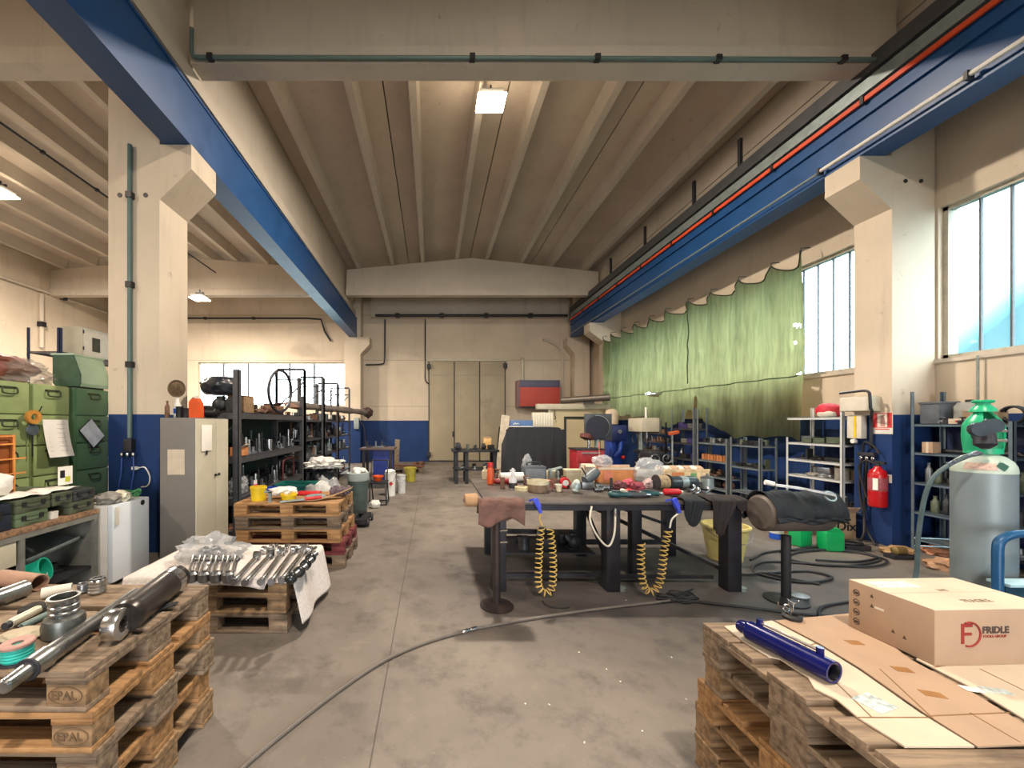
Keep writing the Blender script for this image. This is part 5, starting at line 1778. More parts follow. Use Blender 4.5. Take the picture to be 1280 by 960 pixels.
obj('floor_weight', MB().lathe([(.03, 0), (.08, 0), (.085, .03), (.03, .035)], (.13, .03, .014), (.13, .03, 1), 20), M_steel, t)
t = thing('large_tube', 'thick grey brown tube resting on the stand beside the welding table', 'tube', (3.24, 3.48, .785))
obj('tube_wall', MB().lathe([(.05, .0), (.14, .0), (.165, .02), (.165, .55), (.14, .57), (.05, .57)], (-.26, 0.02, 0), (.31, .02, 0), 32), mat('tube_grey_brown', '6e6660', .55, .4, .3, 4, 0, '8a7a6c', .4), t)


def wrap(name, label, cat, x0, x1, m, r, cxy, zc_, a0, a1, amp, seed, drop0, drop1, thick=.006):
    """Cloth lying over a horizontal tube and hanging a little at both sides."""
    def fn(u, v):
        a = a0 + (a1 - a0) * min(max((v - .25) / .5, 0.0), 1.0)
        x = x0 + (x1 - x0) * u
        n = noise.noise(Vector((x * 9, v * 5, seed)))
        n2 = noise.noise(Vector((x * 24, v * 9, seed)))
        rr = r + amp * abs(n) + amp * .4 * abs(n2)
        y = cxy - rr * math.cos(math.radians(a))
        z = zc_ + rr * math.sin(math.radians(a))
        if v < .25:
            z -= (.25 - v) / .25 * (drop0 + .3 * drop0 * math.sin(x * 17 + seed))
        if v > .75:
            z -= (v - .75) / .25 * (drop1 + .3 * drop1 * math.sin(x * 13 + seed))
        return Vector((x, y, z))
    return single(name, MB().sheet(fn, 40, 40, thick), m, label, cat, None, None, 0, 180)


M_jack = mat('navy_cloth', '12181f', .75, 0, .35, 8, .1)
M_jack2 = mat('black_brown_cloth', '221c1e', .8, 0, .35, 8, .1)
wrap('jacket', 'dark navy jacket draped over the thick tube on the stand', 'jacket', 2.985, 3.60, M_jack, .178, 3.50, .785, 0, 180, .045, 2, .05, .10)
t = thing('strap', 'grey white reflective strap with ring lying along the dark navy jacket', 'strap', (3.0, 3.42, 1.03))
obj('strap_band', MB().bar((.0, -.05, .03), (.20, -.09, .005), .075, .018).bar((.23, -.09, .0), (.42, -.13, -.04), .10, .018), mat('reflective_grey', 'c4c8cc', .4), t)
obj('white_tip', MB().cyl((-.06, -.03, .05), (.0, -.05, .035), .022, seg=12), M_white, t)
obj('strap_ring', MB().tube([(.40 + .045 * math.cos(a), -.14 + .02 * math.sin(a), -.055 + .035 * math.sin(a)) for a in [2 * PI * k / 18 for k in range(18)]], .008, 6, True), M_galv, t)


def drape(name, label, cat, x0, x1, m, yin, drop, taper, seed, amp=.03, edge=TY0, z=TZ, thick=.008):
    """Cloth lying on the table top and hanging over the front edge."""
    L = yin + drop

    def fn(u, v):
        s = L * v
        w = (x1 - x0) * (1 - taper * max(0, s - yin) / drop)
        x = (x0 + x1) / 2 + (u - .5) * w
        fold = amp * (noise.noise(Vector((u * 5, v * 1.3, seed))) + .5 * math.sin(u * 16 + seed) * .6)
        if s < yin:
            return Vector((x, edge + yin - s - .02, z + .012 + abs(fold) * .9 + .02 * math.sin(PI * s / yin)))
        k = (s - yin)
        return Vector((x + .02 * math.sin(k * 9 + seed), edge - .022 - abs(fold) * .8, z + .012 - k * (1 - .25 * (2 * u - 1) ** 2 * (k / drop)) + abs(fold) * .3 * (1 - k / drop)))
    return single(name, MB().sheet(fn, 30, 36, thick), m, label, cat, None, None, 0, 180)


drape('jacket', 'black work jacket hanging over the front edge of the welding table', 'jacket', 2.34, 2.54, M_jack, .22, .24, .35, 3)
drape('jacket', 'brown black leather jacket hanging low over the table edge beside the black one', 'jacket', 2.58, 2.80, M_jack2, .26, .33, .5, 8, .04)
drape('dark_cloth', 'dark folded cloth between the leather jacket and the covered tube', 'cloth', 2.84, 2.94, M_jack2, .25, .10, .2, 5, .018)
M_leather = mat('brown_suede', '6e5048', .85, 0, .3, 7, .1, '4e3832', .35)
wrap('leather_apron', 'brown leather apron draped over the pipe stand at the table corner', 'apron', .40, .80, M_leather, .055, 3.36, .885, 0, 180, .025, 6, .14, .12)
t = thing('leather_roll', 'tan rolled leather sleeve poking out at the aisle end of the brown apron', 'roll', (.40, 3.38, .925))
obj('roll', MB().lathe([(.02, -.12), (.055, -.115), (.06, -.02), (.05, .0), (.02, .0)], (0, 0, 0), (1, .1, 0), 18), mat('tan_leather', 'b08c68', .8, 0, .2, 9), t)
obj('roll_core', MB().lathe([(.001, -.124), (.018, -.123), (.02, -.119)], (0, 0, 0), (1, .1, 0), 12), M_leather, t)

# air guns on yellow coil hoses
M_coil = mat('coil_yellow', 'd4b465', .4, 0, .12, 10)
M_gun = mat('gun_blue', '3a4ed0', .4, 0, .15, 12)


def coil(path, R, pitch, r):
    pts = smoothpath(path, 14)
    out, s, nrm = [], 0.0, None
    for i in range(len(pts) - 1):
        a, b = pts[i], pts[i + 1]
        d = (b - a)
        L = d.length
        tt = d.normalized()
        if nrm is None:
            nrm = tt.cross(Vector((0, 1, 0))).normalized()
        nrm = (nrm - tt * nrm.dot(tt)).normalized()
        bn = tt.cross(nrm)
        n = max(2, int(L / pitch * 14))
        for k in range(n):
            f = k / n
            ph = 2 * PI * (s + L * f) / pitch
            out.append(a + d * f + (nrm * math.cos(ph) + bn * math.sin(ph)) * R)
        s += L
    return out


def air_gun(label, gx, hook, path, tail):
    t = thing('air_blow_gun', label, 'air gun', (gx, TY0 - .06, TZ - .02))
    g = Vector((gx, TY0 - .06, TZ - .02))
    obj('gun_body', MB().bar((-.02, 0, .06), (.015, 0, -.02), .03, .045).bar((-.03, .0, .055), (-.06, .05, .03), .016, .016).bar((.01, 0, -.01), (.03, 0, -.07), .024, .03), M_gun, t)
    obj('trigger', MB().bar((-.015, -.02, .02), (.012, -.03, -.04), .012, .01), M_gun, t)
    lead = [Vector((.03, 0, -.07))] + [Vector(q) - g for q in tail]
    obj('lead_hose', MB().tube(smoothpath(lead, 8), .0075, 8), M_coil if tail and 'second' not in label else M_offw, t)
    obj('coil_hose', MB().tube(coil([Vector(q) - g for q in path], .030, .043, .0056), .0056, 6), M_coil, t)
    return t


y1 = TY0 - .06
air_gun('blue air gun with yellow coil hose hung near the aisle corner', .965, None,
        [(1.0, y1, .64), (.985, y1, .45), (.975, y1, .22), (.985, y1, .09), (1.045, y1, .04), (1.10, y1 + .005, .09), (1.115, y1 + .01, .25), (1.11, y1 + .02, .45), (1.09, y1 + .03, .62)],
        [(.985, y1, .72), (1.01, y1, .66)])
air_gun('blue air gun with second yellow coil hose hung beside the jackets', 2.235, None,
        [(2.17, y1, .62), (2.13, y1, .45), (2.10, y1, .2), (2.06, y1, .09), (2.00, y1, .05), (1.94, y1, .12), (1.92, y1 + .01, .3), (1.93, y1 + .02, .5)],
        [(2.2, y1, .72), (2.18, y1, .64)])
# ---------------------------------------------------------- things on the table
zt = TZ + .001


def tp(px, py):
    p = fl(px, py, zt)
    return p


def put(name, label, cat, px, py, group=None, rot=0.0):
    p = tp(px, py)
    return thing(name, label, cat, (p.x, p.y, zt), rot, group)


t = put('spray_can', 'orange red can standing at the aisle end of the welding table', 'can', 613, 605)
obj('can_body', MB().lathe([(.036, 0), (.04, .005), (.04, .18), (.03, .2), (.03, .24)], seg=18), M_orange, t)
obj('can_cap', MB().cyl((0, 0, .2), (0, 0, .255), .034, seg=16), M_red, t)
t = put('angle_grinder', 'red angle grinder lying behind the brown apron', 'grinder', 630, 606)
obj('motor_housing', MB().lathe([(.02, 0), (.034, .02), (.034, .16), (.03, .2)], (-.12, 0, .04), (.1, .02, .04), 14), mat('grinder_red', '8a161c', .4), t)
obj('gear_head', MB().box((.06, -.03, .015), (.13, .05, .075), .012), M_steel_d, t)
obj('grinding_disc', MB().lathe([(.01, 0), (.065, 0), (.065, .006), (.01, .008)], (.1, .02, .004), (.1, .02, 1), 20), M_red, t)
t = put('paper_roll', 'white paper roll lying at the rear of the welding table', 'roll', 642, 603)
obj('paper_wound', MB().lathe([(.018, 0), (.06, 0), (.06, .34), (.018, .34), (.018, 0)], (-.17, 0, .061), (.2, .05, .061), 20, False), M_white, t)
obj('core', MB().pipe((-.172, 0, .061), (.172, .045, .061), .018, .003, 14), M_card, t)
t = put('nozzle_bottle', 'white and grey funnel shaped nozzle bottle behind the brown apron', 'bottle', 641, 611)
obj('bottle_body', MB().lathe([(.04, 0), (.045, .01), (.045, .1), (.02, .17), (.012, .23)], seg=16), mat('milky', 'd4d4d8', .4), t)
obj('base_band', MB().lathe([(.0455, .01), (.047, .02), (.047, .06), (.0455, .07)], seg=16, caps=False), M_steel_d, t)
t = put('tape_roll', 'flat roll of cream tape lying on the table near the blue air gun', 'tape', 652, 613)
obj('tape', MB().lathe([(.04, 0), (.075, 0), (.075, .04), (.04, .04), (.04, 0)], seg=24, caps=False), mat('cream_tape', 'c8bc98', .7), t)
t = put('tape_roll', 'second cream tape roll stacked askew behind the flat one', 'tape', 662, 606)
obj('tape', MB().lathe([(.04, 0), (.07, 0), (.07, .045), (.04, .045), (.04, 0)], (0, 0, .0), (.05, 0, 1), 24, False), mat('cream_tape', 'c8bc98'), t)
t = put('paint_tin', 'open tin tub with cream rim in the middle front of the welding table', 'tin', 672, 614)
obj('tin_wall', MB().lathe([(.02, 0), (.098, 0), (.108, .075), (.10, .075), (.09, .01), (.02, .008)], seg=28), mat('tin_brown', '8a7460', .5, .3, .3, 20), t)
obj('label_band', MB().lathe([(.106, .075), (.112, .08), (.114, .12), (.106, .12), (.1, .078)], seg=28, caps=False), mat('cream_rim', 'd2c8a8', .6), t)
obj('powder', MB().blob((0, 0, .085), (.085, .085, .02), .3, 3, 4, 3), mat('grey_powder', '8c8880', .9), t)
t = put('sanding_belt', 'pinkish bent sanding belt standing beside the open tin tub', 'belt', 687, 613)
obj('belt', MB().sheet(lambda u, v: Vector((.035 * math.cos(PI * 1.5 * u - .8), -.03 + .06 * v, .075 + .06 * math.sin(PI * 1.5 * u - .8) - .02)), 18, 3, .006), mat('sanding_pink', 'b07068', .85), t)
t = put('tool_case', 'dark grey square power tool case at the rear of the table', 'case', 667, 602)
obj('case_body', MB().box((-.14, -.08, 0), (.14, .08, .2), .015), mat('case_slate', '4a5058', .5), t)
obj('case_handle', MB().tube(smoothpath([(-.08, 0, .2), (-.075, 0, .24), (.075, 0, .24), (.08, 0, .2)], 4), .009, 8), M_black, t)
obj('front_lid', MB().box((-.12, -.086, .03), (.12, -.079, .17), .004), mat('case_grey', '70767c', .5), t)
t = put('film_bag', 'white crumpled film standing behind the dark grey case', 'bag', 660, 600)
obj('film', MB().blob((0, .05, .17), (.06, .06, .15), .4, 2.2, 41, 3), M_filmw, t)
t = put('steel_bracket', 'pale folded metal frame beside the dark grey tool case', 'frame', 696, 601)
obj('frame_plate', MB().box((-.09, -.02, 0), (-.07, .05, .15)).box((.0, -.02, 0), (.02, .05, .13)).boxc((-.02, .015, .15), (.17, .08, .015), (0, -.25, 0)), M_galv, t)
obj('frame_foot', MB().box((-.11, -.04, 0), (.05, .06, .008)), M_steel_d, t)
t = put('coffee_tin', 'beige tin box behind the red tape pieces', 'tin', 715, 603)
obj('tin_wall', MB().box((-.09, -.06, 0), (.09, .06, .15), .01), mat('beige_tin', 'b0a488', .5), t)
obj('tin_lid', MB().box((-.094, -.064, .145), (.094, .064, .165), .006), mat('cream_rim', 'd2c8a8'), t)
t = put('tape_measure', 'red and white plastic holder lying near the middle of the table', 'holder', 706, 610)
obj('holder_shell', MB().lathe([(.02, -.03), (.055, -.03), (.06, 0), (.055, .03), (.02, .03)], (0, 0, .06), (0, 1, .06), 18), M_red, t)
obj('holder_side', MB().lathe([(.005, -.034), (.03, -.035), (.035, -.031)], (0, 0, .06), (0, 1, .06), 14), M_white, t)
t = put('cup', 'small pale cup beside the red and white holder', 'cup', 698, 614)
obj('cup_wall', MB().lathe([(.02, 0), (.03, 0), (.04, .07), (.036, .07), (.026, .008)], seg=16), mat('cream_rim', 'd2c8a8'), t)
obj('cup_rim', MB().lathe([(.038, .068), (.043, .072), (.038, .076)], seg=16, caps=False), M_white, t)
t = put('wire_brush', 'pale greenish oval brush standing on edge at the table front', 'brush', 720, 616)
obj('brush_body', MB().lathe([(.004, -.07), (.03, -.055), (.042, 0), (.03, .055), (.004, .07)], (0, 0, .072), (.25, .1, 1.0), 16), mat('pale_mint', 'c4d0c8', .6, 0, .2, 30), t)
obj('bristle', MB().lathe([(.043, -.03), (.048, 0), (.043, .03)], (0, 0, .072), (.25, .1, 1.0), 16, False), M_galv, t)
t = put('magnetic_drill', 'dark grey bench drill head lying in the middle of the welding table', 'drill', 737, 611)
obj('motor_housing', MB().lathe([(.03, 0), (.06, .02), (.06, .14), (.045, .2)], (-.06, 0, .08), (.1, .03, .2), 16), mat('drill_grey', '5a6266', .45, .3, .3, 14), t)
obj('gear_box', MB().box((-.1, -.05, 0), (.03, .06, .08), .012), M_steel, t)
obj('chuck', MB().lathe([(.02, 0), (.03, .01), (.03, .05), (.01, .08)], (.05, -.02, .04), (.2, -.05, .03), 12), M_steel, t)
obj('feed_handle', MB().cyl((-.02, 0, .12), (-.1, -.03, .24), .008, seg=8), M_black, t)
for k, (px, py, lab) in enumerate(((748, 615, 'steel socket lying before the bench drill head'), (757, 613, 'pale steel adapter lying beside the bench drill head'))):
    t = put('socket', lab, 'socket', px, py)
    obj('socket_wall', MB().pipe((-.05, 0, .026), (.05, .02, .026), .026, .008, 16), M_tube, t)
    obj('socket_collar', MB().lathe([(.026, .04), (.03, .045), (.03, .06), (.026, .065)], (-.05, 0, .026), (.05, .02, .026), 16, False), M_steel, t)
t = put('carton', 'pale open flapped carton standing behind the bench drill head', 'box', 734, 602)
obj('carton_body', MB().box((-.06, -.06, 0), (.07, .06, .22), .003), M_cardl, t)
obj('flap', MB().boxc((.0, -.085, .21), (.12, .06, .004), (.5, 0, 0)), M_cardl, t)
t = put('carton', 'low orange brown carton with torn rim at the rear of the table', 'box', 768, 602)
obj('carton_body', MB().box((-.24, -.1, 0), (.24, .1, .17), .003), mat('orange_card', 'c8824e'), t)
obj('open_rim', MB().box((-.245, -.105, .16), (.245, -.1, .19)).box((-.245, .1, .16), (.245, .105, .2)), M_cardl, t)
obj('pink_tag', MB().box((-.18, -.107, .03), (-.08, -.104, .15)), mat('pink_print', 'cc7a60', .7), t)
t = put('film_bag', 'round bundle of clear film on top of the rear cartons', 'bag', 768, 602)
t.location.z += .19
obj('film', MB().blob((-.14, .02, .06), (.11, .1, .075), .4, 2.0, 44, 3, True), M_filmw, t)
t = put('film_bag', 'large crumpled clear film bundle between the two rear cartons', 'bag', 808, 603)
obj('film', MB().blob((.0, -.05, .14), (.16, .1, .15), .35, 2.1, 46, 4, True), M_filmw, t)
obj('inner_foam', MB().box((-.15, -.05, 0), (.15, .05, .16), .03), M_offw, t)
t = put('carton', 'wide cream and orange carton full of small parts at the rear table end', 'box', 853, 602)
obj('carton_body', MB().box((-.27, -.11, 0), (.26, .11, .15), .003), mat('cream_card', 'dcc094', .8, 0, .3, 14), t)
obj('open_rim', MB().box((-.275, -.115, .14), (.265, -.11, .17)).box((-.275, .11, .14), (.265, .115, .19)), mat('cream_card', 'dcc094'), t)
obj('print_patch', MB().box((-.2, -.113, .03), (-.05, -.111, .13)), mat('orange_print', 'c87a48', .7), t)
obj('print_patch', MB().box((.03, -.113, .05), (.1, -.111, .12)), mat('green_print', '6a9a62', .7), t)
for k in range(6):
    obj('contents', MB().blob((-.2 + .08 * k, 0, .16), (.045, .07, .04), .4, 2.4, 50 + k, 2), M_card if k % 2 else M_offw, t)
for k, (px, py, c) in enumerate(((786, 610, 'c8586a'), (797, 614, '8a3c48'), (811, 610, 'b8a0a0'), (775, 613, '6a3a40'))):
    p = tp(px, py)
    single('rag', MB().blob((0, 0, .045), (.07, .05, .055), .4, 2.6, 60 + k, 3, True), mat(f'rag_tone_{c}', c, .85, 0, .35, 20),
           ['reddish pink rag in front of the film bundle', 'maroon rag crumpled beside the pink one', 'greyish pink rag next to the parts spool', 'dark maroon rag by the upright bolt'][k], 'rag', None, (p.x, p.y, zt))
t = put('bolt', 'dark upright bolt standing before the orange brown carton', 'bolt', 764, 615)
obj('bolt_shank', MB().cyl((0, 0, 0), (0, 0, .15), .014, seg=10), M_steel_d, t)
obj('bolt_head', MB().cyl((0, 0, 0), (0, 0, .03), .028, seg=6), M_steel_d, t)
t = put('glove', 'red work glove lying at the front of the welding table', 'glove', 786, 618)
obj('palm', MB().blob((0, 0, .03), (.05, .045, .03), .2, 2, 71, 3, True), M_red, t)
for k in range(4):
    obj('finger', MB().tube(smoothpath([(.03, -.03 + .02 * k, .03), (.08, -.035 + .022 * k, .028), (.12, -.03 + .02 * k, .012)], 4), .011, 8), M_red, t)
obj('cuff', MB().blob((-.06, 0, .03), (.03, .045, .03), .2, 2, 72, 2), M_offw, t)
for k, (px, py, lab, m) in enumerate(((775, 622, 'dark teal air grinder lying at the front table edge', 'teal_tool'), (795, 622, 'grey and black air tool beside the teal grinder', 'grey_tool'), (812, 621, 'second teal air tool nearest the red can', 'teal_tool'))):
    t = put('air_tool', lab, 'air tool', px, py, None, -.15 + .12 * k)
    obj('tool_body', MB().lathe([(.015, 0), (.03, .02), (.032, .10), (.022, .14), (.024, .2)], (-.11, 0, .033), (.1, .0, .03), 14), mat(m, '2c5458' if 'teal' in m else '50565a', .4, .2, .25, 14), t)
    obj('tool_nose', MB().cyl((.09, 0, .031), (.14, .01, .026), .014, seg=12), M_bright, t)
    obj('tool_lever', MB().bar((-.08, -.01, .07), (.04, -.01, .068), .02, .008), M_steel, t)
t = thing('air_hose', 'pale air hose hanging in loops from the front table edge', 'hose', (1.7, 3.54, .83))
obj('hose_line', MB().tube(smoothpath([(-.22, .02, .0), (-.25, -.02, -.12), (-.18, -.02, -.27), (-.08, -.01, -.36), (-.02, 0, -.25), (.0, .02, -.05)], 8), .009, 8), M_offw, t)
obj('hose_coupler', MB().cyl((.0, .02, -.1), (.0, .02, -.02), .014, seg=10), M_bright, t)
t = put('wire_spool', 'spool wound with brown and green wire standing on the table', 'spool', 827, 612)
obj('wound_wire', MB().lathe([(.02, 0), (.075, .005), (.078, .03), (.072, .05), (.078, .08), (.075, .12), (.02, .13)], (-.06, 0, .08), (.08, .01, .08), 20), mat('mixed_wire', '9c8868', .7, 0, .5, 40), t)
for x in (-.065, .068):
    obj('spool_flange', MB().lathe([(.015, 0), (.082, 0), (.082, .008), (.015, .008)], (x, 0, .083), (x + 1, .05, .083), 20), M_steel_d, t)
t = put('gas_bottle', 'black bottle with grey band lying behind the red spray can', 'bottle', 855, 611)
obj('bottle_body', MB().lathe([(.05, 0), (.07, .012), (.07, .28), (.05, .32), (.03, .33)], (-.17, 0, .072), (.2, .02, .072), 22), mat('slate_bottle', '2c363c', .35, 0, .2, 8), t)
obj('grey_band', MB().lathe([(.0705, .12), (.0725, .125), (.0725, .19), (.0705, .195)], (-.17, 0, .072), (.2, .02, .072), 22, False), M_galv, t)
obj('valve_neck', MB().cyl((.155, .018, .072), (.2, .02, .072), .016, seg=12), M_bright, t)
t = put('steel_pot', 'small grey steel pot with lid knob behind the hanging jackets', 'pot', 884, 611)
obj('pot_wall', MB().lathe([(.05, 0), (.062, .005), (.062, .12), (.055, .125)], seg=20), M_galv, t)
obj('pot_lid', MB().lathe([(.064, .12), (.066, .13), (.03, .145), (.012, .148), (.012, .17), (.004, .172)], seg=20), M_steel, t)
t = put('spray_can', 'red topped spray can lying at the table edge by the blue air gun', 'can', 841, 619)
obj('can_body', MB().lathe([(.025, 0), (.033, .008), (.033, .15), (.022, .165)], (-.09, 0, .034), (.1, 0, .034), 18), M_red, t)
obj('can_nozzle', MB().cyl((.072, 0, .034), (.1, 0, .034), .014, seg=12), M_offw, t)
for k, (px, py) in enumerate(((866, 615), (872, 619), (884, 618))):
    t = put('hose_fitting', ['bright elbow fitting beside the black bottle', 'shiny coupling in front of the steel pot', 'dull steel tube lying behind the leather jacket'][k], 'fitting', px, py)
    obj('fitting_tube', MB().tube(smoothpath([(-.05, 0, .02), (0, 0, .025), (.04, .03, .04), (.05, .06, .06)], 5), .014, 10), M_bright if k < 2 else M_steel, t)
    obj('fitting_nut', MB().cyl((-.06, 0, .02), (-.03, 0, .021), .02, seg=6), M_steel, t)

scatter('the far edge of the welding table', ['box', 'can', 'bottle', 'motor', 'bracket', 'valve', 'box'], 4.96, 5.13, .60, 2.9, zt, 131, .1, (2, 1, 3, 0, 4, 'cream_rim', 'orange_card', 'red_paint', 'offwhite_plastic'), 13, 1.0, .2)
scatter('the middle of the welding table', ['valve', 'can', 'bracket', 'sleeve'], 4.30, 4.50, .72, 1.6, zt, 133, .1, (2, 1, 3, 0, 4, 'red_paint', 'offwhite_plastic'), 6, .7, .12)
# floor under and around the table
t = bucket('pale yellow bucket standing under the end of the welding table', 2.02 + 1.45, 4.55, 0, .17, .235, .40, mat('pale_yellow', 'cfc07a', .55, 0, .2, 6, 0, '9a8c4e', .3), bail=True)
t = thing('air_line', 'long dark air hose curving over the open floor towards the table', 'hose', (0, 0, 0))
ptsf = [fl(x, y, .012) for x, y in ((262, 1003), (305, 958), (360, 912), (425, 862), (480, 826), (530, 804), (590, 787), (660, 774), (720, 765), (785, 757), (830, 752), (858, 748))]
obj('hose_line', MB().tube(smoothpath(ptsf, 10), .0115, 8), mat('hose_grey', '6c655e', .6, 0, .2, 10), t)
q0, q1 = fl(578, 790, .014), fl(598, 785, .014)
obj('hose_coupler', MB().lathe([(.012, 0), (.017, .01), (.017, .05), (.013, .055), (.013, .07), (.018, .075), (.018, .12), (.012, .13)], q0, q1, 12), M_bright, t)
mb = MB()
for k in range(5):
    o = fl(838 + 5 * k, 748 - k, .012)
    mb.tube(smoothpath([o + V(RND.uniform(-.16, .16), RND.uniform(-.1, .1), .004 * k) for j in range(7)], 6), .006, 6)
single('cable_tangle', mb, M_rubber, 'tangle of thin black leads on the floor before the table leg', 'cable')
mb = MB().tube(smoothpath([fl(*p, .006) for p in ((678, 751), (684, 757), (700, 760), (712, 759))], 6), .006, 6)
single('wire_offcut', mb, M_rubber, 'short curved wire offcut on the floor under the yellow coil', 'wire')
# black cables in loops on the floor beyond the table end
M_cab = mat('cable_black', '26262a', .5, 0, .2, 12)
loops = [[(975, 690), (1020, 684), (1075, 690), (1100, 700), (1060, 707), (1010, 704), (985, 697), (1000, 690), (1050, 687), (1095, 696), (1070, 702), (1020, 700)],
         [(938, 700), (960, 690), (1010, 687), (1065, 690), (1108, 700), (1090, 708), (1030, 706), (960, 702), (940, 712), (965, 722), (1010, 728), (1040, 722), (1010, 714), (960, 716)],
         [(900, 712), (930, 718), (955, 716), (990, 724), (1025, 730)],
         [(820, 748), (870, 752), (940, 760), (1010, 768), (1058, 771)],
         [(1062, 752), (1030, 758), (1024, 768), (1034, 776), (1058, 780)]]
for k, L in enumerate(loops):
    single('floor_cable', MB().tube(smoothpath([fl(x, y, .012 + .004 * (j % 3)) for j, (x, y) in enumerate(L)], 9), .0125, 8), M_cab,
           ['black cable coiled in tight loops before the green jerrycans', 'black cable lying in wide loops round the pipe stand', 'short black cable run under the yellow bucket',
            'dark cable running from the table leg to the cardboard pile', 'dark hose bight lying behind the cardboard pile'][k], 'cable')
for k in range(10):
    p = fl(RND.uniform(430, 900), RND.uniform(745, 930))
    single('paper_scrap', MB().boxc((0, 0, .003), (RND.uniform(.006, .012), RND.uniform(.003, .007), .003), (0, 0, RND.uniform(0, 3))), M_paper, 'tiny pale scrap lying on the open concrete floor', 'scrap', 'pale scraps on the open floor', p)
# ================================================================== the window wall side
# fire point on the aisle face of the pillar
XP_ = 5.93
t = thing('fire_extinguisher', 'red fire extinguisher hung on the blue part of the window wall pillar', 'fire extinguisher', (XP_ - .105, 5.02, .50))
M_ext = mat('extinguisher_red', 'b8141c', .3, 0, .1, 6)
obj('tank', MB().lathe([(.05, 0), (.08, .012), (.088, .03), (.088, .42), (.075, .48), (.04, .51), (.03, .54)], seg=28), M_ext, t)
obj('label_band', MB().lathe([(.0885, .22), (.0895, .225), (.0895, .385), (.0885, .39)], seg=28, caps=False), mat('extinguisher_label', 'a8505a', .5, 0, .5, 60), t)
obj('white_label', MB().boxc((-.082, -.046, .31), (.045, .012, .15), (0, 0, -1.06)), M_paper, t)
obj('valve_head', MB().cyl((0, 0, .535), (0, 0, .58), .024, seg=12).boxc((.0, -.03, .595), (.03, .12, .02), (.15, 0, 0)).boxc((0, -.035, .565), (.025, .10, .014), (-.2, 0, 0)), M_black, t)
obj('discharge_hose', MB().tube(smoothpath([(0, .02, .565), (-.02, .12, .60), (-.02, .2, .5), (-.01, .17, .3), (-.01, .11, .1)], 6), .013, 8), M_rubber, t)
obj('wall_bracket', MB().box((.086, -.04, .30), (.102, .04, .42)), M_steel_d, t)
t = thing('fire_sign', 'red sign with white extinguisher picture and white lower strip on the pillar', 'sign', (XP_ - .002, 5.05, 1.60))
obj('red_panel', MB().box((-.006, -.105, -.06), (0, .105, .135)), mat('sign_red', 'd03a38', .5, 0, .05), t)
obj('white_strip', MB().box((-.006, -.105, -.135), (0, .105, -.061)), M_white, t)
obj('border', MB().box((-.004, -.112, -.142), (-.0005, .112, .142)), M_offw, t)
obj('pictogram_panel', MB().box((-.0075, -.055, -.05), (-.0062, .055, .125)), mat('sign_pale', 'e8dcd0', .5), t)
obj('pictogram', MB().prism([(.02, -.04), (-.03, -.04), (-.03, .06), (-.018, .08), (-.018, .095), (-.04, .11), (-.036, .118), (.01, .10), (.03, .07), (.036, .065), (.01, .09), (.01, .078), (.02, .06)], -.009, -.0076, 'x'), mat('sign_pict', 'b88a80', .5), t)
obj('red_text_bar', MB().box((-.0075, -.08, -.085), (-.0062, .08, -.072)), mat('sign_red', 'd03a38'), t)
single('tag_card', MB().box((-.004, -.035, -.055), (0, .035, .055)), M_paper, 'small white tag card on the blue pillar beside the extinguisher', 'card', None, (XP_ - .002, 4.985, .88))
# boxes and pipes on the same face
t = thing('junction_box', 'pale beige junction box high on the pillar above the fire point', 'junction box', (XP_ - .005, 5.25, 1.86))
obj('box_shell', MB().box((-.14, -.18, -.1), (0, .2, .1), .008), M_cream, t)
obj('box_lid', MB().box((-.15, -.17, -.09), (-.142, .19, .09), .003), M_offw, t)
t = thing('switch_box', 'white switch box with yellow strip below the junction box', 'switch box', (XP_ - .005, 5.31, 1.55))
obj('panel_shell', MB().box((-.08, -.08, -.16), (0, .1, .16), .006), M_offw, t)
obj('yellow_strip', MB().box((-.084, -.02, -.15), (-.081, .01, .15)), M_yellow, t)
obj('rotary_switch', MB().cyl((-.041, .03, -.2), (-.08, .03, -.2), .03, seg=14).cyl((-.05, .03, -.2), (-.05, .03, -.15), .012, seg=8), M_white, t)
mb = MB().tube(smoothpath([(5.76, 5.42, 2.02), (5.75, 5.2, 2.03), (5.75, 5.10, 2.03), (5.75, 5.05, 2.0), (5.75, 5.04, 1.9)], 5) + [(5.75, 5.035, 1.80)] + smoothpath([(5.77, 5.035, 1.76), (5.88, 5.14, 1.67), (5.90, 5.155, 1.58)], 4) + [(5.90, 5.16, 1.26)], .016, 8)
single('bent_pipe', mb, M_steel_d, 'dark bent pipe running round the junction box and down the pillar', 'pipe')
t = thing('air_outlet', 'air outlet valves with black hoses on the pillar beside the extinguisher', 'valve', (5.89, 5.20, 1.2))
obj('manifold', MB().boxc((0, 0, -.02), (.05, .20, .05), None, .008), M_steel_d, t)
for y in (-.07, 0, .07):
    obj('outlet', MB().lathe([(.016, 0), (.02, .01), (.02, .04), (.012, .05)], (0, y, -.05), (0, y, -.2), 12), M_bright, t)
for pts in ([(0, .07, -.1), (-.01, .08, -.5), (-.04, .0, -.9), (-.2, -.12, -1.12), (-.5, -.2, -1.187)], [(0, 0, -.1), (-.02, .0, -.5), (-.03, -.0, -.95), (-.12, -.2, -1.185)],
            [(0, .05, .0), (-.03, .0, .14), (-.03, -.1, .10), (-.02, -.16, .0)]):
    obj('black_hose', MB().tube(smoothpath(pts, 8), .014, 8), M_rubber, t)

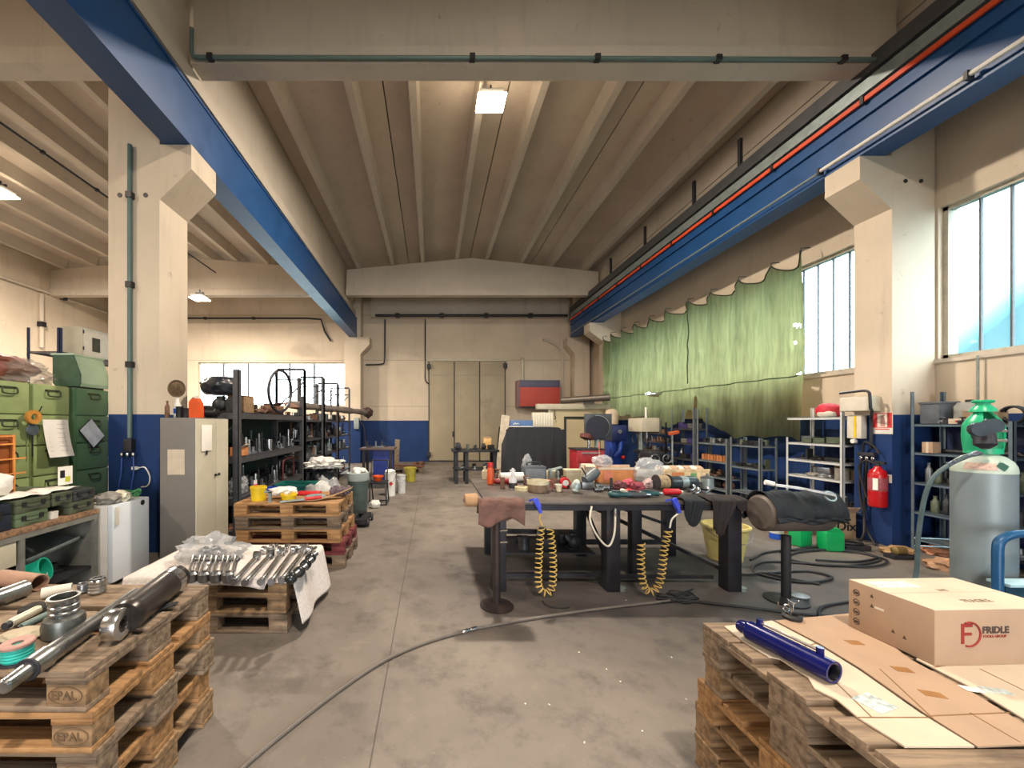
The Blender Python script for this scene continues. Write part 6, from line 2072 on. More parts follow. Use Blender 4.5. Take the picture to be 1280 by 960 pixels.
# white shelf rack beyond the pillar
M_wrack = mat('rack_white', 'd2d6d6', .4, .2, .1, 8)
WX0, WX1 = 5.88, 6.32
rack('shelf_rack', 'white post shelf rack beyond the fire extinguisher pillar', WX0, WX1, 5.50, 6.38, (.375, .77, 1.02, 1.29, 1.69), 1.85, M_wrack, M_wrack, .035, .035, None, False, 0, 'shelf rack', {(False, True): 1.37})
scatter('the white rack shelf at waist height', ['box', 'rag', 'can', 'bracket'], 5.54, 6.34, WX0 + .03, WX1 - .06, .773, 71, .10, (3, 2, 1, 'cardboard', 'rag_grey'), 2, 1.1, .2)
scatter('the white rack shelf at chest height', ['tube', 'bracket', 'rag', 'motor'], 5.54, 6.34, WX0 + .03, WX1 - .06, 1.023, 72, .1, (0, 4, 3, 2), 2, 1.1, .2)
scatter('the white rack shelf under the curtain', ['box', 'crate', 'can'], 5.56, 6.34, WX0 + .05, WX1 - .1, 1.293, 73, .1, (5, 4, 1, 0), 2, 1.25, .34)
scatter('the lowest shelf of the white rack', ['crate', 'bottle', 'can'], 5.56, 6.34, WX0 + .05, WX1 - .1, .378, 74, .1, (4, 0, 2), 2, 1.2, .3)
t = thing('bag', 'red bag with pale corner on top of the white shelf rack', 'bag', (6.06, 5.86, 1.693))
obj('bag_body', MB().blob((0, 0, .09), (.15, .16, .12), .15, 1.6, 3, 3, True), mat('bag_red', 'c8283c', .6), t)
obj('pale_patch', MB().blob((-.06, -.03, .05), (.1, .12, .065), .15, 1.6, 5, 3, True), M_offw, t)

# grey racks under the curtain
M_grack = mat('rack_grey', '7c868c', .45, .3, .15, 8)
GX0, GX1 = 5.66, 5.96
rack('shelf_rack', 'plain grey shelf rack under the hanging curtain nearest the white rack', GX0, GX1, 6.62, 7.30, (.35, .80, 1.2), 1.34, M_grack, M_grack, .04, .03, None, False)
rack('shelf_rack', 'grey post shelf rack with orange parts row beneath the deep curtain fold', GX0, GX1, 7.36, 8.22, (.30, .53, .84, 1.2), 1.9, M_grack, M_grack, .045, .035, None, False, 0, 'shelf rack', {(False, False): 1.3, (True, False): 1.3, (True, True): 1.3})
rack('shelf_rack', 'dark shelf rack with purple bins below the curtain tear', GX0, GX1, 8.30, 9.1, (.4, .8, 1.15, 1.48), 1.92, M_grack, M_shelf, .04, .03, None, False)
rack('shelf_rack', 'brown parts rack full of small bolts under the curtain sag', GX0, GX1, 9.3, 10.6, (.45, .7, .92, 1.14, 1.36), 1.62, M_steel_d, mat('rack_brown', '6a5c50', .6, .1, .2, 8), .03, .03, None, False)
scatter('the grey rack shelf nearest the white rack', ['tube', 'bracket', 'box'], 6.7, 7.25, GX0 + .05, GX1 - .05, .803, 81, .1, (4, 0, 5), 2)
scatter('the top shelf of the grey rack nearest the white rack', ['box', 'can'], 6.7, 7.25, GX0 + .05, GX1 - .05, 1.203, 82, .1, (4, 0, 5), 2, .7, .12)
MATS['pot_orange'] = mat('pot_orange', 'b07040', .7)
for k in range(9):
    o = bpy.data.objects.new('parts_pot', kind_mesh('can', 'pot_orange', k % 3))
    C.objects.link(o)
    o.location = (GX0 + .085, 7.45 + .084 * k, .842)
    o.scale = (.52, .52, .75)
    tag(o, 'small orange brown pot in the row on the grey rack shelf', 'pot', 'orange pots in a row on the grey rack')
scatter('the top shelf of the grey post rack', ['valve', 'can', 'bracket'], 7.42, 8.18, GX0 + .04, GX1 - .05, 1.203, 83, .09, (0, 1, 2, 4), 2, .6, .09)
scatter('the lower shelf of the grey post rack', ['motor', 'flange', 'rag', 'motor'], 7.42, 8.18, GX0 + .04, GX1 - .05, .533, 84, .12, (4, 0, 3), 2)
scatter('the bottom shelf of the grey post rack', ['motor', 'tube', 'crate'], 7.42, 8.18, GX0 + .04, GX1 - .05, .303, 85, .24, (4, 0, 3), 1, 1, .18)
MATS['purple_bin'] = mat('purple_bin', '3c3468', .5)
for z, sd in ((.403, 86), (.803, 87), (1.153, 88), (1.483, 89)):
    scatter(f'the purple bin rack at {["knee", "hip", "chest", "eye"][sd - 86]} height', ['crate', 'bottle', 'can', 'crate'], 8.36, 9.05, GX0 + .04, GX1 - .05, z, sd, .17, ('purple_bin', 'purple_bin', 2, 0, 1), 1, .9, .26)
for z, sd in ((.453, 91), (.703, 92), (.923, 93), (1.143, 94), (1.363, 95)):
    scatter(f'the brown bolt rack at row {["one", "two", "three", "four", "five"][sd - 91]} from the floor', ['valve', 'can', 'sleeve', 'valve', 'flange'], 9.36, 10.55, GX0 + .03, GX1 - .05, z, sd, .13, (0, 1, 2, 3, 3), 2, .62, .15)

# end racks by the gas cylinder
EX0, EX1 = 5.98, 6.38
M_erack = mat('rack_slate', '5c6c78', .45, .3, .2, 8)
rack('shelf_rack', 'slate grey shelf rack behind the gas cylinder, next to the pillar', EX0, EX1, 3.95, 4.80, (.18, .51, .87, 1.24, 1.59), 1.99, M_erack, M_erack, .035, .03, mat('deep_blue_board', '14244c', .6), False, 0, 'shelf rack', {(False, False): 1.62, (True, False): 1.62}, True)
rack('shelf_rack', 'tall dark shelf rack at the window wall past the gas cylinder', EX0, EX1, 2.95, 3.88, (.2, .6, 1.0, 1.45, 1.80), 1.84, M_erack, M_erack, .035, .03, mat('deep_blue_board', '14244c'), False, 0, 'shelf rack', None, True)
for z, nm, sd in ((.183, 'floor', 101), (.513, 'second', 102), (.873, 'third', 103), (1.243, 'fourth', 104)):
    scatter(f'the {nm} shelf of the slate rack', ['flange', 'bracket', 'tube', 'can', 'bottle'] if nm != 'fourth' else ['tube', 'bracket', 'rag'], 4.02, 4.75, EX0 + .05, EX1 - .06, z, sd, .1, (4, 0, 0, 1, 5), 2, 1.05, .24)
for z, nm, sd in ((.603, 'second', 105), (1.003, 'third', 106), (1.453, 'fourth', 107)):
    scatter(f'the {nm} shelf of the tall dark rack', ['crate', 'motor', 'bottle', 'can'], 3.02, 3.82, EX0 + .05, EX1 - .06, z, sd, .12, (4, 0, 1, 2), 2, 1, .28)
ze = 1.592
t = thing('plastic_crate', 'dark grey crate on top of the slate rack beside the pillar', 'crate', (6.14, 4.66, ze))
obj('crate_body', MB().box((-.12, -.1, .0), (.12, .08, .26), .01), mat('crate_slate', '565c64', .5), t)
obj('crate_rim', MB().box((-.13, -.11, .24), (.13, .09, .265), .004), mat('crate_slate', '565c64'), t)
t = thing('jerrycan', 'pale grey jerrycan with dark cap on top of the slate rack', 'jerrycan', (6.2, 4.43, ze))
obj('can_tank', MB().prism([(-.085, 0), (.085, 0), (.085, .2), (.05, .25), (-.05, .25), (-.085, .2)], -.07, .07, 'x'), mat('can_grey', '9a9c98', .5), t)
obj('cap', MB().cyl((0, 0, .25), (0, 0, .28), .03, seg=12), M_black, t)
t = thing('carton', 'brown carton lying on the slate rack top', 'box', (6.10, 4.25, ze))
obj('carton_body', MB().box((-.1, -.12, 0), (.1, .1, .14), .003), mat('dull_card', '9a8468', .8), t)
obj('flap', MB().boxc((-.02, 0, .15), (.2, .22, .005), (.08, 0, 0)), mat('dull_card', '9a8468'), t)
t = thing('small_box', 'low cream box with red mark at the front of the slate rack top', 'box', (6.02, 4.40, ze))
obj('carton_body', MB().box((-.025, -.08, 0), (.04, .06, .06), .002), M_cardl, t)
obj('red_mark', MB().box((-.0265, -.02, .02), (-.0255, .0, .04)), M_red, t)
single('hose_coil', MB().tube([(6.12 + .05 * math.sin(k * .05), 4.06 + .085 * math.cos(k * .35), ze + .10 + .085 * math.sin(k * .35)) for k in range(60)], .012, 6), M_rubber, 'black coil of hose standing on the slate rack top near the cylinder', 'hose')
t = thing('carton', 'small tan carton on the fourth shelf of the slate rack', 'box', (6.02, 4.63, 1.242))
obj('carton_body', MB().box((-.05, -.05, 0), (.05, .05, .13), .002), M_card, t)
obj('tape_strip', MB().box((-.0512, -.012, 0), (-.0502, .012, .131)), M_cardl, t)
zq = 1.803
t = thing('finned_cooler', 'brown finned block standing on the tall dark rack', 'block', (6.08, 3.80, zq))
obj('core_block', MB().box((-.04, -.045, 0), (.04, .045, .17)), mat('brown_block', '7a6a5a', .6, .2), t)
mb = MB()
for k in range(8):
    mb.box((-.05, -.05, .008 + .02 * k), (.05, .05, .016 + .02 * k))
obj('fin', mb, mat('brown_block', '7a6a5a'), t)
t = thing('carton', 'tan carton leaning open on the tall dark rack', 'box', (6.1, 3.52, zq))
obj('carton_body', MB().box((-.08, -.09, 0), (.08, .05, .16), .003), M_card, t)
obj('flap', MB().boxc((-.05, .06, .155), (.1, .06, .004), (-.4, 0, 0)), M_cardl, t)
t = thing('tool_case', 'dark case at the far end of the tall dark rack top', 'case', (6.12, 3.28, zq))
obj('case_body', MB().box((-.1, -.12, 0), (.1, .12, .19), .012), mat('charcoal_case', '34383a'), t)
obj('case_label', MB().box((-.1015, -.05, .06), (-.1005, .05, .13)), M_offw, t)
for k, x in enumerate(((5.98, 4.5), (6.05, 4.72))):
    o = bpy.data.objects.new(CATW['bracket'][0], kind_mesh('valve', k, k))
    C.objects.link(o)
    o.location = (x[0], x[1] - .17, ze)
    o.scale = (.6,) * 3
    tag(o, ['small metal valve block between crate and jerrycan on the slate rack top', 'tiny valve block before the dark grey crate'][k], 'valve')
single('vent_pipe', MB().cyl((6.44, 4.53, 1.6), (6.44, 4.53, 2.4), .012, seg=8), M_galv, 'thin grey pipe rising on the wall behind the slate rack', 'pipe')

# gas cylinder
gx, gy = 3.30, 2.30
t = thing('gas_cylinder', 'grey gas cylinder with pale shoulder and green valve guard behind the printed carton', 'gas cylinder', (gx, gy, .356))
t.scale = (.8, .8, .8)
R_ = .15
M_gas = mat('cylinder_grey', '7c8a90', .42, .2, .12, 5, 0, '565a5a', .28)
obj('body', MB().lathe([(.09, -.444), (.14, -.434), (R_, -.404), (R_, 1.205), (R_ - .004, 1.21)], seg=40), M_gas, t)
obj('shoulder', MB().lathe([(R_ + .001, 1.19), (R_ + .001, 1.21), (.146, 1.24), (.130, 1.275), (.10, 1.305), (.07, 1.322), (.06, 1.335)], seg=40, caps=False), mat('cylinder_pale', 'b4c4b8', .45, 0, .1, 8), t)


def shoulder_pt(a, v, lift=.0035):
    r = R_ + lift - .006 * v - .03 * v * v
    return Vector((r * math.sin(a), -r * math.cos(a), 1.215 + .072 * v))


obj('shoulder_label', MB().sheet(lambda u, v: shoulder_pt(-1.55 + 1.0 * u, v), 14, 5, .001), mat('aged_label', 'c4a89c', .7, 0, .35, 40), t)
obj('hazard_diamond', MB().sheet(lambda u, v: shoulder_pt(-.36 + .22 * (u + v - 1), .45 + .5 * (v - u), .005), 4, 4, .001), mat('dark_green_mark', '285848', .6), t)
M_grn = mat('guard_green', '1ea878', .35, 0, .08, 6)
mb = MB()
mb.lathe([(.07, 1.325), (.09, 1.33), (.089, 1.37), (.074, 1.37), (.07, 1.325)], seg=36, caps=False)
for sgn in (1, -1):
    def rib(u, v, sgn=sgn):
        a = (u - .5) * 1.75
        zz = 1.34 + .325 * v
        rr = .088 + .010 * math.sin(PI * min(v / .8, 1)) - (.0 if v < .62 else .30 * (v - .62) ** 1.5)
        ang = (-.25 if sgn > 0 else PI - .25) + a
        return Vector((rr * math.cos(ang), rr * math.sin(ang), zz))
    mb.sheet(rib, 14, 18, .012)
mb.lathe([(.02, 1.645), (.066, 1.64), (.058, 1.665), (.04, 1.685), (.034, 1.694), (.034, 1.704), (.05, 1.708), (.054, 1.72), (.046, 1.728), (.02, 1.728)], seg=32)
obj('valve_guard', mb, M_grn, t)
obj('valve_stem', MB().lathe([(.03, 1.33), (.03, 1.37), (.02, 1.38), (.02, 1.56), (.034, 1.565), (.034, 1.585), (.01, 1.59)], seg=16), M_steel, t)
rg = obj('pressure_regulator', MB().lathe([(.02, 0), (.024, .05), (.038, .055), (.038, .12), (.02, .13)], (-.06, -.04, 1.47), (-.9, -.5, 1.40), 16).lathe([(.02, -.03), (.05, -.03), (.053, .05), (.02, .08)], (-.16, -.12, 1.45), (-.2, -.16, 1.2), 16), M_steel_d, t)
for c in ((-.13, -.12, 1.535), (-.24, -.13, 1.51)):
    obj('gauge', MB().lathe([(.001, 0), (.046, 0), (.05, .008), (.05, .044), (.001, .046)], c, Vector(c) + V(-.35, -.9, .05), 20), mat('gauge_dark', '2e3a44', .4, .2), rg)
for z in (1.50, 1.43):
    obj('coupling_nut', MB().cyl((-.05, -.06, z), (.02, -.105, z), .013, seg=8), M_bright, t)
obj('gas_hose', MB().tube(smoothpath([(-.20, -.13, 1.34), (-.30, -.10, 1.30), (-.40, -.04, 1.18), (-.43, 0, 1.02), (-.42, .05, .7), (-.40, .08, .4), (-.45, .1, .1), (-.55, .12, -.2), (-.75, .2, -.42)], 8), .014, 8), mat('hose_slate', '46585c', .5), t)
obj('torch_joint', MB().bar((-.36, -.075, 1.255), (-.22, -.13, 1.35), .022, .022), M_bright, t)
# cylinder trolley
t = thing('cylinder_trolley', 'blue tubular trolley holding the grey gas cylinder', 'trolley', (gx, gy, 0))
M_tro = mat('trolley_blue', '174f7c', .4, .1, .2, 6)
hx = (1247 - VX) / F * 2.08 - gx
hy = 2.08 - gy
mb = MB().tube([(hx, hy, .12), (hx, hy, .90)] + smoothpath([(hx, hy, .90), (hx + .008, hy, .955), (hx + .05, hy, .985), (hx + .12, hy, 1.0), (hx + .34, hy, 1.01)], 5)[1:] + [(hx + .40, hy, 1.0), (hx + .42, hy, .9), (hx + .42, hy, .12)], .021, 12)
obj('tube_frame', mb, M_tro, t)
obj('cross_plate', MB().box((hx + .025, hy - .012, .40), (hx + .395, hy + .012, .72)), mat('trolley_teal', '0c3c50', .5), t)
obj('shelf_edge', MB().box((hx + .025, hy - .03, .722), (hx + .395, hy + .06, .735)), mat('pale_blue_edge', 'a8ccd8', .4), t)
for z in (.86, .81):
    obj('tie_rod', MB().cyl((hx + .0, hy + .36, z + .01), (hx + .42, hy + .36, z - .01), .004, seg=8), M_bright, t)
obj('axle', MB().cyl((hx - .05, hy + .38, .12), (hx + .48, hy + .38, .12), .014, seg=10), M_steel_d, t)
obj('base_plate', MB().box((hx + .05, hy + .02, .05), (hx + .41, hy + .06, .13)), M_tro, t)
for x in (hx - .06, hx + .47):
    obj('wheel', MB().lathe([(.03, 0), (.115, .005), (.12, .02), (.115, .04), (.03, .045)], (x - .022, hy + .38, .121), (x + 1, hy + .38, .121), 24), M_rubber, t)
for x in (hx, hx + .42):
    obj('frame_arm', MB().bar((x, hy, .12), (x, hy + .38, .12), .03, .03), M_tro, t)

# floor things near the pillar
M_jer = mat('jerrycan_green', '0f9a56', .35, 0, .1, 6)


def jerrycan(label, x, y, rot, s=1.0):
    t = thing('jerrycan', label, 'jerrycan', (x, y, .001), rot, None)
    obj('tank', MB().boxc((0, 0, .115 * s), (.20 * s, .15 * s, .225 * s), None, .025).prism([(-.095 * s, .215 * s), (.095 * s, .215 * s), (.05 * s, .275 * s), (-.06 * s, .275 * s)], -.06 * s, .06 * s, 'y'), M_jer, t)
    obj('grip', MB().tube(smoothpath([(-.05 * s, 0, .27 * s), (-.04 * s, 0, .305 * s), (.03 * s, 0, .30 * s), (.05 * s, 0, .25 * s)], 5), .014 * s, 8), M_jer, t)
    obj('spout_cap', MB().cyl((-.07 * s, 0, .245 * s), (-.085 * s, 0, .30 * s), .024 * s, seg=12), M_jer, t)


jerrycan('green plastic jerrycan nearest the welding table, behind the coiled cable', 4.82, 5.03, .25, 1.05)
jerrycan('green plastic jerrycan in front of the printed Dix carton', 5.02, 4.84, -.1, 1.05)
t = thing('paint_can', 'blue and white canister beside the green jerrycans', 'canister', (4.78, 5.33, 0))
obj('can_wall', MB().lathe([(.07, 0), (.078, .005), (.078, .21), (.05, .235), (.03, .24)], seg=22), M_blue, t)
obj('white_band', MB().lathe([(.0785, .08), (.08, .083), (.08, .14), (.0785, .143)], seg=22, caps=False), M_white, t)
t = thing('carton', 'brown carton lettered Dix standing open by the pillar foot', 'box', (5.70, 5.42, 0), -.08)
obj('carton_body', MB().box((-.15, -.12, 0), (.15, .12, .36), .004), mat('dull_card', '9a8468'), t)
obj('flap', MB().boxc((0, -.15, .40), (.30, .12, .005), (-.9, 0, 0)), M_card, t)
obj('flap', MB().boxc((.17, 0, .385), (.09, .24, .005), (0, .5, 0)), M_cardl, t)
text('print_word', 'Dix', .17, M_black, t, (-.10, -.1225, .12), (PI / 2, 0, 0), .004)
t = thing('carton', 'open orange tan carton full of paper behind the green jerrycans', 'box', (5.28, 5.72, 0), .1)
obj('carton_body', MB().box((-.2, -.14, 0), (.2, .14, .24), .004), mat('orange_card', 'c8824e'), t)
obj('flap', MB().boxc((0, -.17, .26), (.38, .09, .005), (-.7, 0, 0)), M_card, t)
obj('paper_fill', MB().blob((0, 0, .24), (.17, .11, .09), .5, 2.6, 3, 3), M_cardl, t)
t = thing('cast_base', 'dark cast base with cable behind the printed Dix carton', 'base', (5.32, 4.88, 0))
obj('base_block', MB().box((-.16, -.1, 0), (.16, .1, .07), .02), M_steel_d, t)
obj('cable_loop', MB().tube([(.12 * math.cos(a), .08 * math.sin(a), .085) for a in [2 * PI * k / 20 for k in range(20)]], .014, 6, True), M_rubber, t)
for k, (x, y, s, c, lab) in enumerate(((5.72, 4.72, (.16, .1, .05), 'b0906a', 'crumpled tan paper at the pillar foot'), (6.2, 4.70, (.12, .1, .07), 'c08868', 'crumpled reddish carton under the slate rack'), (5.98, 4.22, (.2, .14, .07), 'b08a6c', 'flattened carton scrap on the floor behind the gas cylinder'))):
    single('paper_scrap', MB().blob((0, 0, .03), s, .45, 2.2, 80 + k, 3, True), mat(f'scrap_{c}', c, .85, 0, .3, 14), lab, 'scrap', None, (x - .28 if k == 2 else x, y, .01))
t = thing('pump_unit', 'dark pump base on the floor beside the pillar foot', 'pump', (5.55, 4.55, 0))
obj('pump_base', MB().box((-.14, -.06, 0), (.12, .06, .05), .012), M_steel_d, t)
obj('pump_body', MB().lathe([(.03, 0), (.045, .01), (.045, .12), (.03, .13)], (-.08, 0, .09), (.1, 0, .09), 14), mat('brass_dull', '8a7448', .5, .5), t)
p = on(1275, 952, .70)
single('red_cloth', MB().blob((0, 0, -.05), (.055, .03, .05), .4, 2.2, 91, 3), mat('red_cloth', 'b0303c', .8), 'red cloth corner caught at the front edge of the cardboard pile', 'cloth', None, (p.x + .03, p.y - .02, .70))

# ================================================================== the rear
t = thing('machine_bench', 'black bench crowded with metal parts before the sliding door', 'bench', (1.15, 10.4, 0))
M_bk = mat('bench_black', '2c2e32', .5, .3, .3, 8)
obj('bench_top', MB().box((-.62, -.35, .84), (.62, .35, .90), .01), M_bk, t)
for x in (-.55, -.28, .46):
    for y in (-.3, .22):
        obj('leg', MB().box((x, y, 0), (x + .09, y + .08, .839)), M_bk, t)
obj('lower_shelf', MB().box((-.58, -.3, .35), (.58, .3, .38)), M_bk, t)
obj('vise', MB().box((-.55, -.3, .901), (-.37, -.1, .98), .02).box((-.52, -.42, .95), (-.40, -.3, 1.06), .015).box((-.52, -.2, .95), (-.40, -.05, 1.08), .015).cyl((-.46, -.55, .98), (-.46, -.3, .98), .018, seg=10), M_steel_d, t)
scatter('the black bench before the sliding door', ['motor', 'bracket', 'valve', 'box', 'flange'], 10.15, 10.7, .85, 1.7, .902, 111, .2, (4, 0, 5, 0), 4, .9, .22)
scatter('the lower shelf of the black bench', ['motor', 'flange', 'can', 'rag'], 10.15, 10.65, .68, 1.6, .382, 112, .24, (4, 0, 1, 2), 3, .9, .3)
t = thing('carton', 'small yellow carton on the black bench before the door', 'box', (1.52, 10.55, 1.0))
t.location.z = .902
obj('carton_body', MB().box((-.1, -.07, .0), (.1, .07, .32), .004), mat('yellow_card', 'e0b878', .7), t)
obj('carton_lid', MB().box((-.103, -.073, .29), (.103, .073, .325), .004), M_card, t)
t = thing('leaning_board', 'pale board leaning beside the black welding screen', 'board', (2.05, 11.2, 0))
obj('panel', MB().boxc((0, 0, .92), (.24, .03, 1.84), (-.06, .12, 0)), mat('pale_board', 'd8cdb8', .7), t)
obj('panel_edge', MB().boxc((-.15, -.0, .85), (.03, .04, 1.3), (-.06, .12, 0)), M_steel_d, t)
t = thing('welding_screen', 'black cloth covered screen cabinet behind the welding table', 'screen', (2.45, 9.6, 0))
mb = MB().prism([(-.68, 0), (.82, 0), (.80, 1.1), (.66, 1.48), (.60, 1.5), (-.44, 1.5), (-.5, 1.47), (-.66, 1.05)], -.3, .3, 'y')
obj('cloth_cover', mb, mat('screen_black', '1a1b22', .7, 0, .25, 3), t)
for x in (-.38, .46):
    obj('frame_tube', MB().cyl((x, -.312, .02), (x, -.312, 1.46), .016, seg=8), M_steel_d, t)
obj('skirt_fold', MB().sheet(lambda u, v: Vector((-.66 + 1.46 * u, -.305 - .05 * v - .02 * abs(math.sin(u * 19)) * v, 1.45 - 1.4 * v)), 40, 6, .006), mat('screen_black', '26282e'), t)
t = thing('blue_case', 'blue flat case with white script mark on the black screen cabinet', 'case', (2.20, 9.55, 1.505))
obj('case_body', MB().box((-.26, -.12, 0), (.27, .12, .17), .012), mat('steel_blue', '4a6a98', .45), t)
obj('base_rim', MB().box((-.3, -.14, 0), (.29, .14, .022), .004), M_offw, t)
obj('white_mark', MB().tube(smoothpath([(-.2, -.122, .06), (-.16, -.122, .1), (-.13, -.122, .06), (-.1, -.122, .09), (-.06, -.122, .065)], 4), .008, 6), M_white, t)
t = thing('ribbed_radiator', 'cream ribbed panel heater standing on the black screen cabinet', 'heater', (2.74, 9.55, 1.505))
obj('panel', MB().box((-.25, -.06, 0), (.25, .06, .36), .01), M_cream, t)
for k in range(8):
    obj('rib', MB().box((-.235 + .064 * k, -.072, .015), (-.21 + .064 * k, -.061, .345), .003), M_offw, t)
# jib hoist cabinet: red box with grey top and post
t = thing('red_cabinet', 'red cabinet with slate grey top band and riser pipe on the rear wall', 'cabinet', (4.35, 15.75, 2.28))
obj('cabinet_body', MB().box((-.8, -.22, 0), (.82, .2, .78), .01), mat('cabinet_red', 'c0483c', .5, 0, .12, 3), t)
obj('grey_band', MB().box((-.8, -.235, .78), (.82, .2, 1.06), .01), mat('slate_band', '5c5a74', .5, 0, .12, 3), t)
obj('side_frame', MB().box((-.9, -.24, -.02), (-.8, .2, 1.05), .01), mat('frame_mauve', '8a6a6c', .5), t)
obj('riser_pipe', MB().tube(smoothpath([(-.64, -.05, .9), (-.64, -.05, 1.8), (-.64, -.05, 1.95), (-.72, -.1, 1.98)], 4), .06, 10), M_cream, t)
obj('lower_lip', MB().box((-.7, -.26, -.05), (.5, -.2, .0)), M_steel_d, t)
# cream enclosure with jib beam and black exhaust tube
t = thing('spray_booth', 'cream panelled enclosure with thick top beam behind the drill press', 'booth', (4.3, 11.6, 0))
obj('top_beam', MB().box((-1.15, -.1, 2.02), (1.05, .1, 2.18), .01), M_cream, t)
obj('wall_panel', MB().box((-.75, -.02, 0), (1.0, .02, 2.02)), mat('cream_panel', 'c8ba98', .55, 0, .1, 2), t)
obj('post', MB().box((.98, -.08, 0), (1.06, .08, 2.02)), M_cream, t)
obj('post', MB().box((-.80, -.06, 0), (-.74, .06, 2.02)), M_cream, t)
obj('door_frame', MB().box((-.32, -.05, 0), (-.26, -.021, 1.8)).box((-.26, -.05, 1.74), (.55, -.021, 1.8)), M_steel_d, t)
obj('pendant_hook', MB().tube(smoothpath([(-.62, -.12, 2.0), (-.64, -.12, 1.85), (-.6, -.12, 1.75), (-.66, -.12, 1.72)], 4), .012, 6), M_steel_d, t)
t = thing('exhaust_tube', 'dark open ended exhaust tube lying along the cream beam', 'tube', (4.55, 11.45, 2.19))
obj('tube_wall', MB().pipe((-.6, .3, .10), (.62, -.3, .16), .10, .012, 20), mat('tube_bronze_grey', '6c645c', .45, .5), t)
obj('dark_saddle', MB().boxc((.1, -.05, .02), (.3, .2, .05), (0, 0, -.4)), M_black, t)
t = thing('exhaust_duct', 'pale rounded duct end standing below the open tube mouth', 'duct', (5.1, 10.9, 1.55))
obj('duct_shell', MB().lathe([(.1, 0), (.17, .02), (.18, .3), (.15, .42), (.06, .46)], seg=20), mat('beige_duct', 'd0bca4', .5), t)
obj('duct_stand', MB().cyl((0, 0, -1.55), (0, 0, .01), .05, seg=12), M_steel_d, t)
# round magnet disc machine on a post
t = thing('disc_sander', 'square dark plate with big round disc on a grey post', 'machine', (3.88, 9.0, 0))
obj('post', MB().cyl((0, 0, .03), (0, 0, 1.22), .07, seg=18), M_galv, t)
obj('foot_plate', MB().box((-.22, -.2, 0), (.22, .2, .03), .006), M_steel_d, t)
obj('back_plate', MB().box((-.32, -.06, 1.20), (.31, .0, 1.82), .012), mat('plate_slate', '4a5056', .5, .2, .25, 8), t)
obj('round_disc', MB().lathe([(.001, 0), (.24, 0), (.265, .012), (.27, .05), (.001, .05)], (-.04, -.061, 1.5), (-.04, -2, 1.5), 36), mat('disc_navy', '2a2a38', .5, .2, .2, 8), t)
obj('bright_rim', MB().tube([(-.04 + .275 * math.cos(a), -.09, 1.5 + .275 * math.sin(a)) for a in [(-50 + 150 * k / 20) * PI / 180 for k in range(21)]], .014, 8), M_galv, t)
# red trolley with chucks
t = thing('tool_trolley', 'red tool trolley with round tool heads before the cream enclosure', 'trolley', (3.42, 8.5, 0))
obj('cabinet_body', MB().box((-.3, -.22, .12), (.3, .22, 1.02), .01), mat('trolley_red', 'a02830', .45), t)
for z in (.2, .48, .76):
    dr_ = obj('drawer', MB().box((-.28, -.235, z), (.28, -.221, z + .24), .004), mat('trolley_red', 'a02830'), t)
    obj('drawer_pull', MB().box((-.2, -.25, z + .19), (.2, -.236, z + .21)), M_galv, dr_)
for x in (-.24, .24):
    for y in (-.16, .16):
        obj('caster', MB().lathe([(.02, 0), (.055, .004), (.055, .03), (.02, .034)], (x - .017, y, .056), (x + 1, y, .056), 14), M_black, t)
obj('top_tray', MB().box((-.32, -.24, 1.02), (.32, .24, 1.05), .006), M_steel_d, t)
obj('tool_column', MB().cyl((.05, 0, 1.05), (.05, 0, 1.30), .03, seg=12), M_bright, t)
obj('tool_head', MB().lathe([(.05, 0), (.13, .02), (.14, .1), (.05, .14)], (-.02, 0, 1.24), (.1, .05, 1.6), 12), mat('rusty_red', '6a3c38', .6, .3), t)
obj('pry_bar', MB().bar((.18, -.23, .5), (.18, -.23, 1.2), .03, .02), mat('salmon_bar', 'd0806a', .5), t)
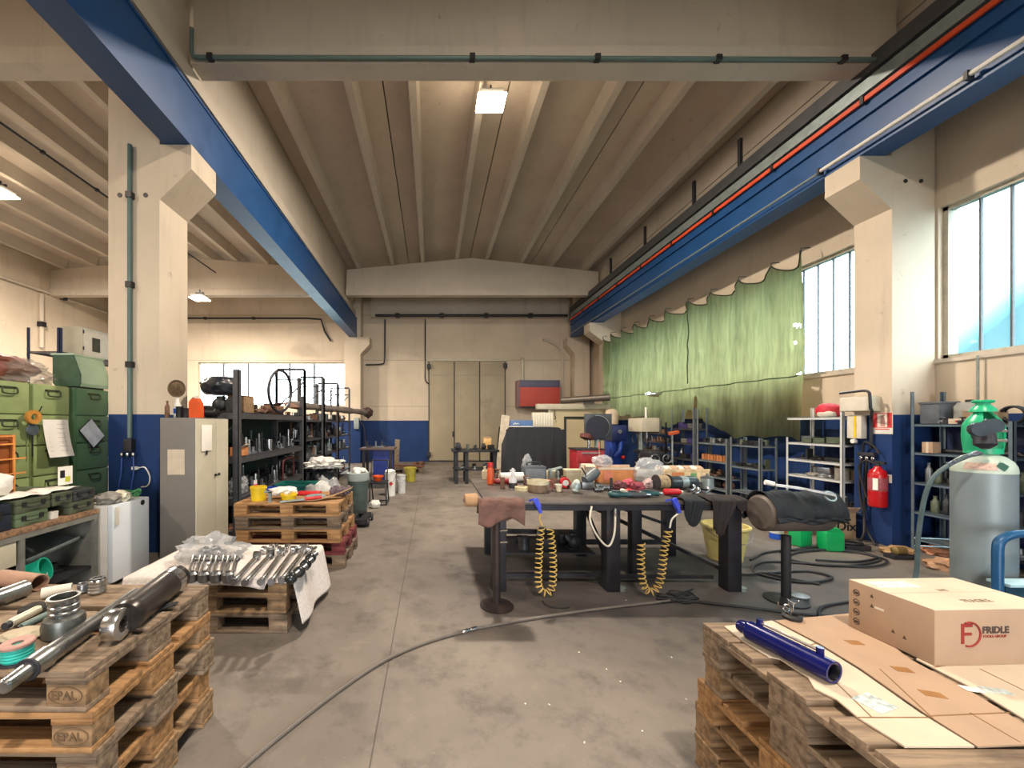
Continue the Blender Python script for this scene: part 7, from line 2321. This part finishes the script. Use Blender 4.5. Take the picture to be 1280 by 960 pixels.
# blue machine and drill press
t = thing('blue_machine', 'blue machine body with bright dial behind the square disc plate', 'machine', (4.50, 9.55, 0))
M_bm = mat('machine_blue', '1840a0', .4, 0, .2, 6)
obj('column', MB().box((-.14, -.2, .0), (.14, .2, 1.5), .03), M_bm, t)
obj('head', MB().box((-.16, -.34, 1.15), (.18, .1, 1.55), .04), mat('machine_deep_blue', '10245c', .4), t)
obj('dial', MB().lathe([(.001, 0), (.05, 0), (.05, .02), (.001, .02)], (.0, -.342, 1.4), (0, -1, 1.4), 16), M_bright, t)
obj('arm', MB().tube(smoothpath([(.05, -.3, 1.15), (.0, -.35, .95), (-.08, -.3, .8)], 4), .05, 10), M_bm, t)
obj('red_knob', MB().blob((.1, -.3, .78), (.05, .05, .05), .05, 1, 1, 2), M_red, t)
t = thing('drill_press', 'beige drill press with grey head beneath the curtain hem', 'drill press', (5.02, 9.1, 0))
obj('base', MB().box((-.25, -.25, 0), (.25, .3, .08), .015), M_steel_d, t)
obj('column', MB().cyl((.0, .12, .08), (.0, .12, 1.5), .06, seg=16), M_galv, t)
obj('head_casing', MB().box((-.22, -.3, 1.40), (.2, .3, 1.72), .02), M_cream, t)
obj('belt_cover', MB().box((.205, -.25, 1.36), (.27, .25, 1.66), .01), mat('drill_press_grey', '6c6a62', .5), t)
obj('spindle', MB().lathe([(.05, 0), (.05, .16), (.03, .18), (.03, .26), (.012, .3)], (0, -.12, 1.40), (0, -.12, 0), 14), M_steel, t)
obj('table_plate', MB().box((-.2, -.3, .92), (.2, .1, .97), .01), M_steel_d, t)
obj('feed_wheel', MB().tube([(-.24, -.05 + .12 * math.cos(a), 1.25 + .12 * math.sin(a)) for a in [2 * PI * k / 18 for k in range(18)]], .012, 6, True), M_black, t)
obj('white_lamp', MB().cyl((.05, .0, 1.722), (.05, .0, 1.98), .025, seg=10), M_white, t)
t = thing('lathe_machine', 'dark machine with handwheels between the blue machine and the bolt rack', 'machine', (4.72, 8.2, 0))
obj('bed', MB().box((-.3, -.2, 0), (.3, .2, .78), .02), M_black, t)
obj('saddle', MB().box((-.2, -.22, .78), (.12, .15, 1.0), .02), M_steel_d, t)
for x in (-.1, .15):
    obj('handwheel', MB().tube([(x + .09 * math.cos(a), -.25, .86 + .09 * math.sin(a)) for a in [2 * PI * k / 18 for k in range(18)]], .012, 6, True).cyl((x, -.25, .86), (x, -.2, .86), .02, seg=8), M_steel, t)
t = thing('clamp_lamp', 'orange red lamp head clamped beside the beige drill press', 'lamp', (5.46, 8.72, 0))
obj('stand_pole', MB().cyl((0, 0, .02), (0, 0, 1.35), .018, seg=8), M_galv, t)
obj('stand_foot', MB().cyl((0, 0, 0), (0, 0, .02), .12, seg=16), M_steel_d, t)
obj('head', MB().boxc((0, -.05, 1.38), (.22, .08, .08), (0, -.2, 0), .02), mat('lamp_orange', 'd8683c', .5), t)
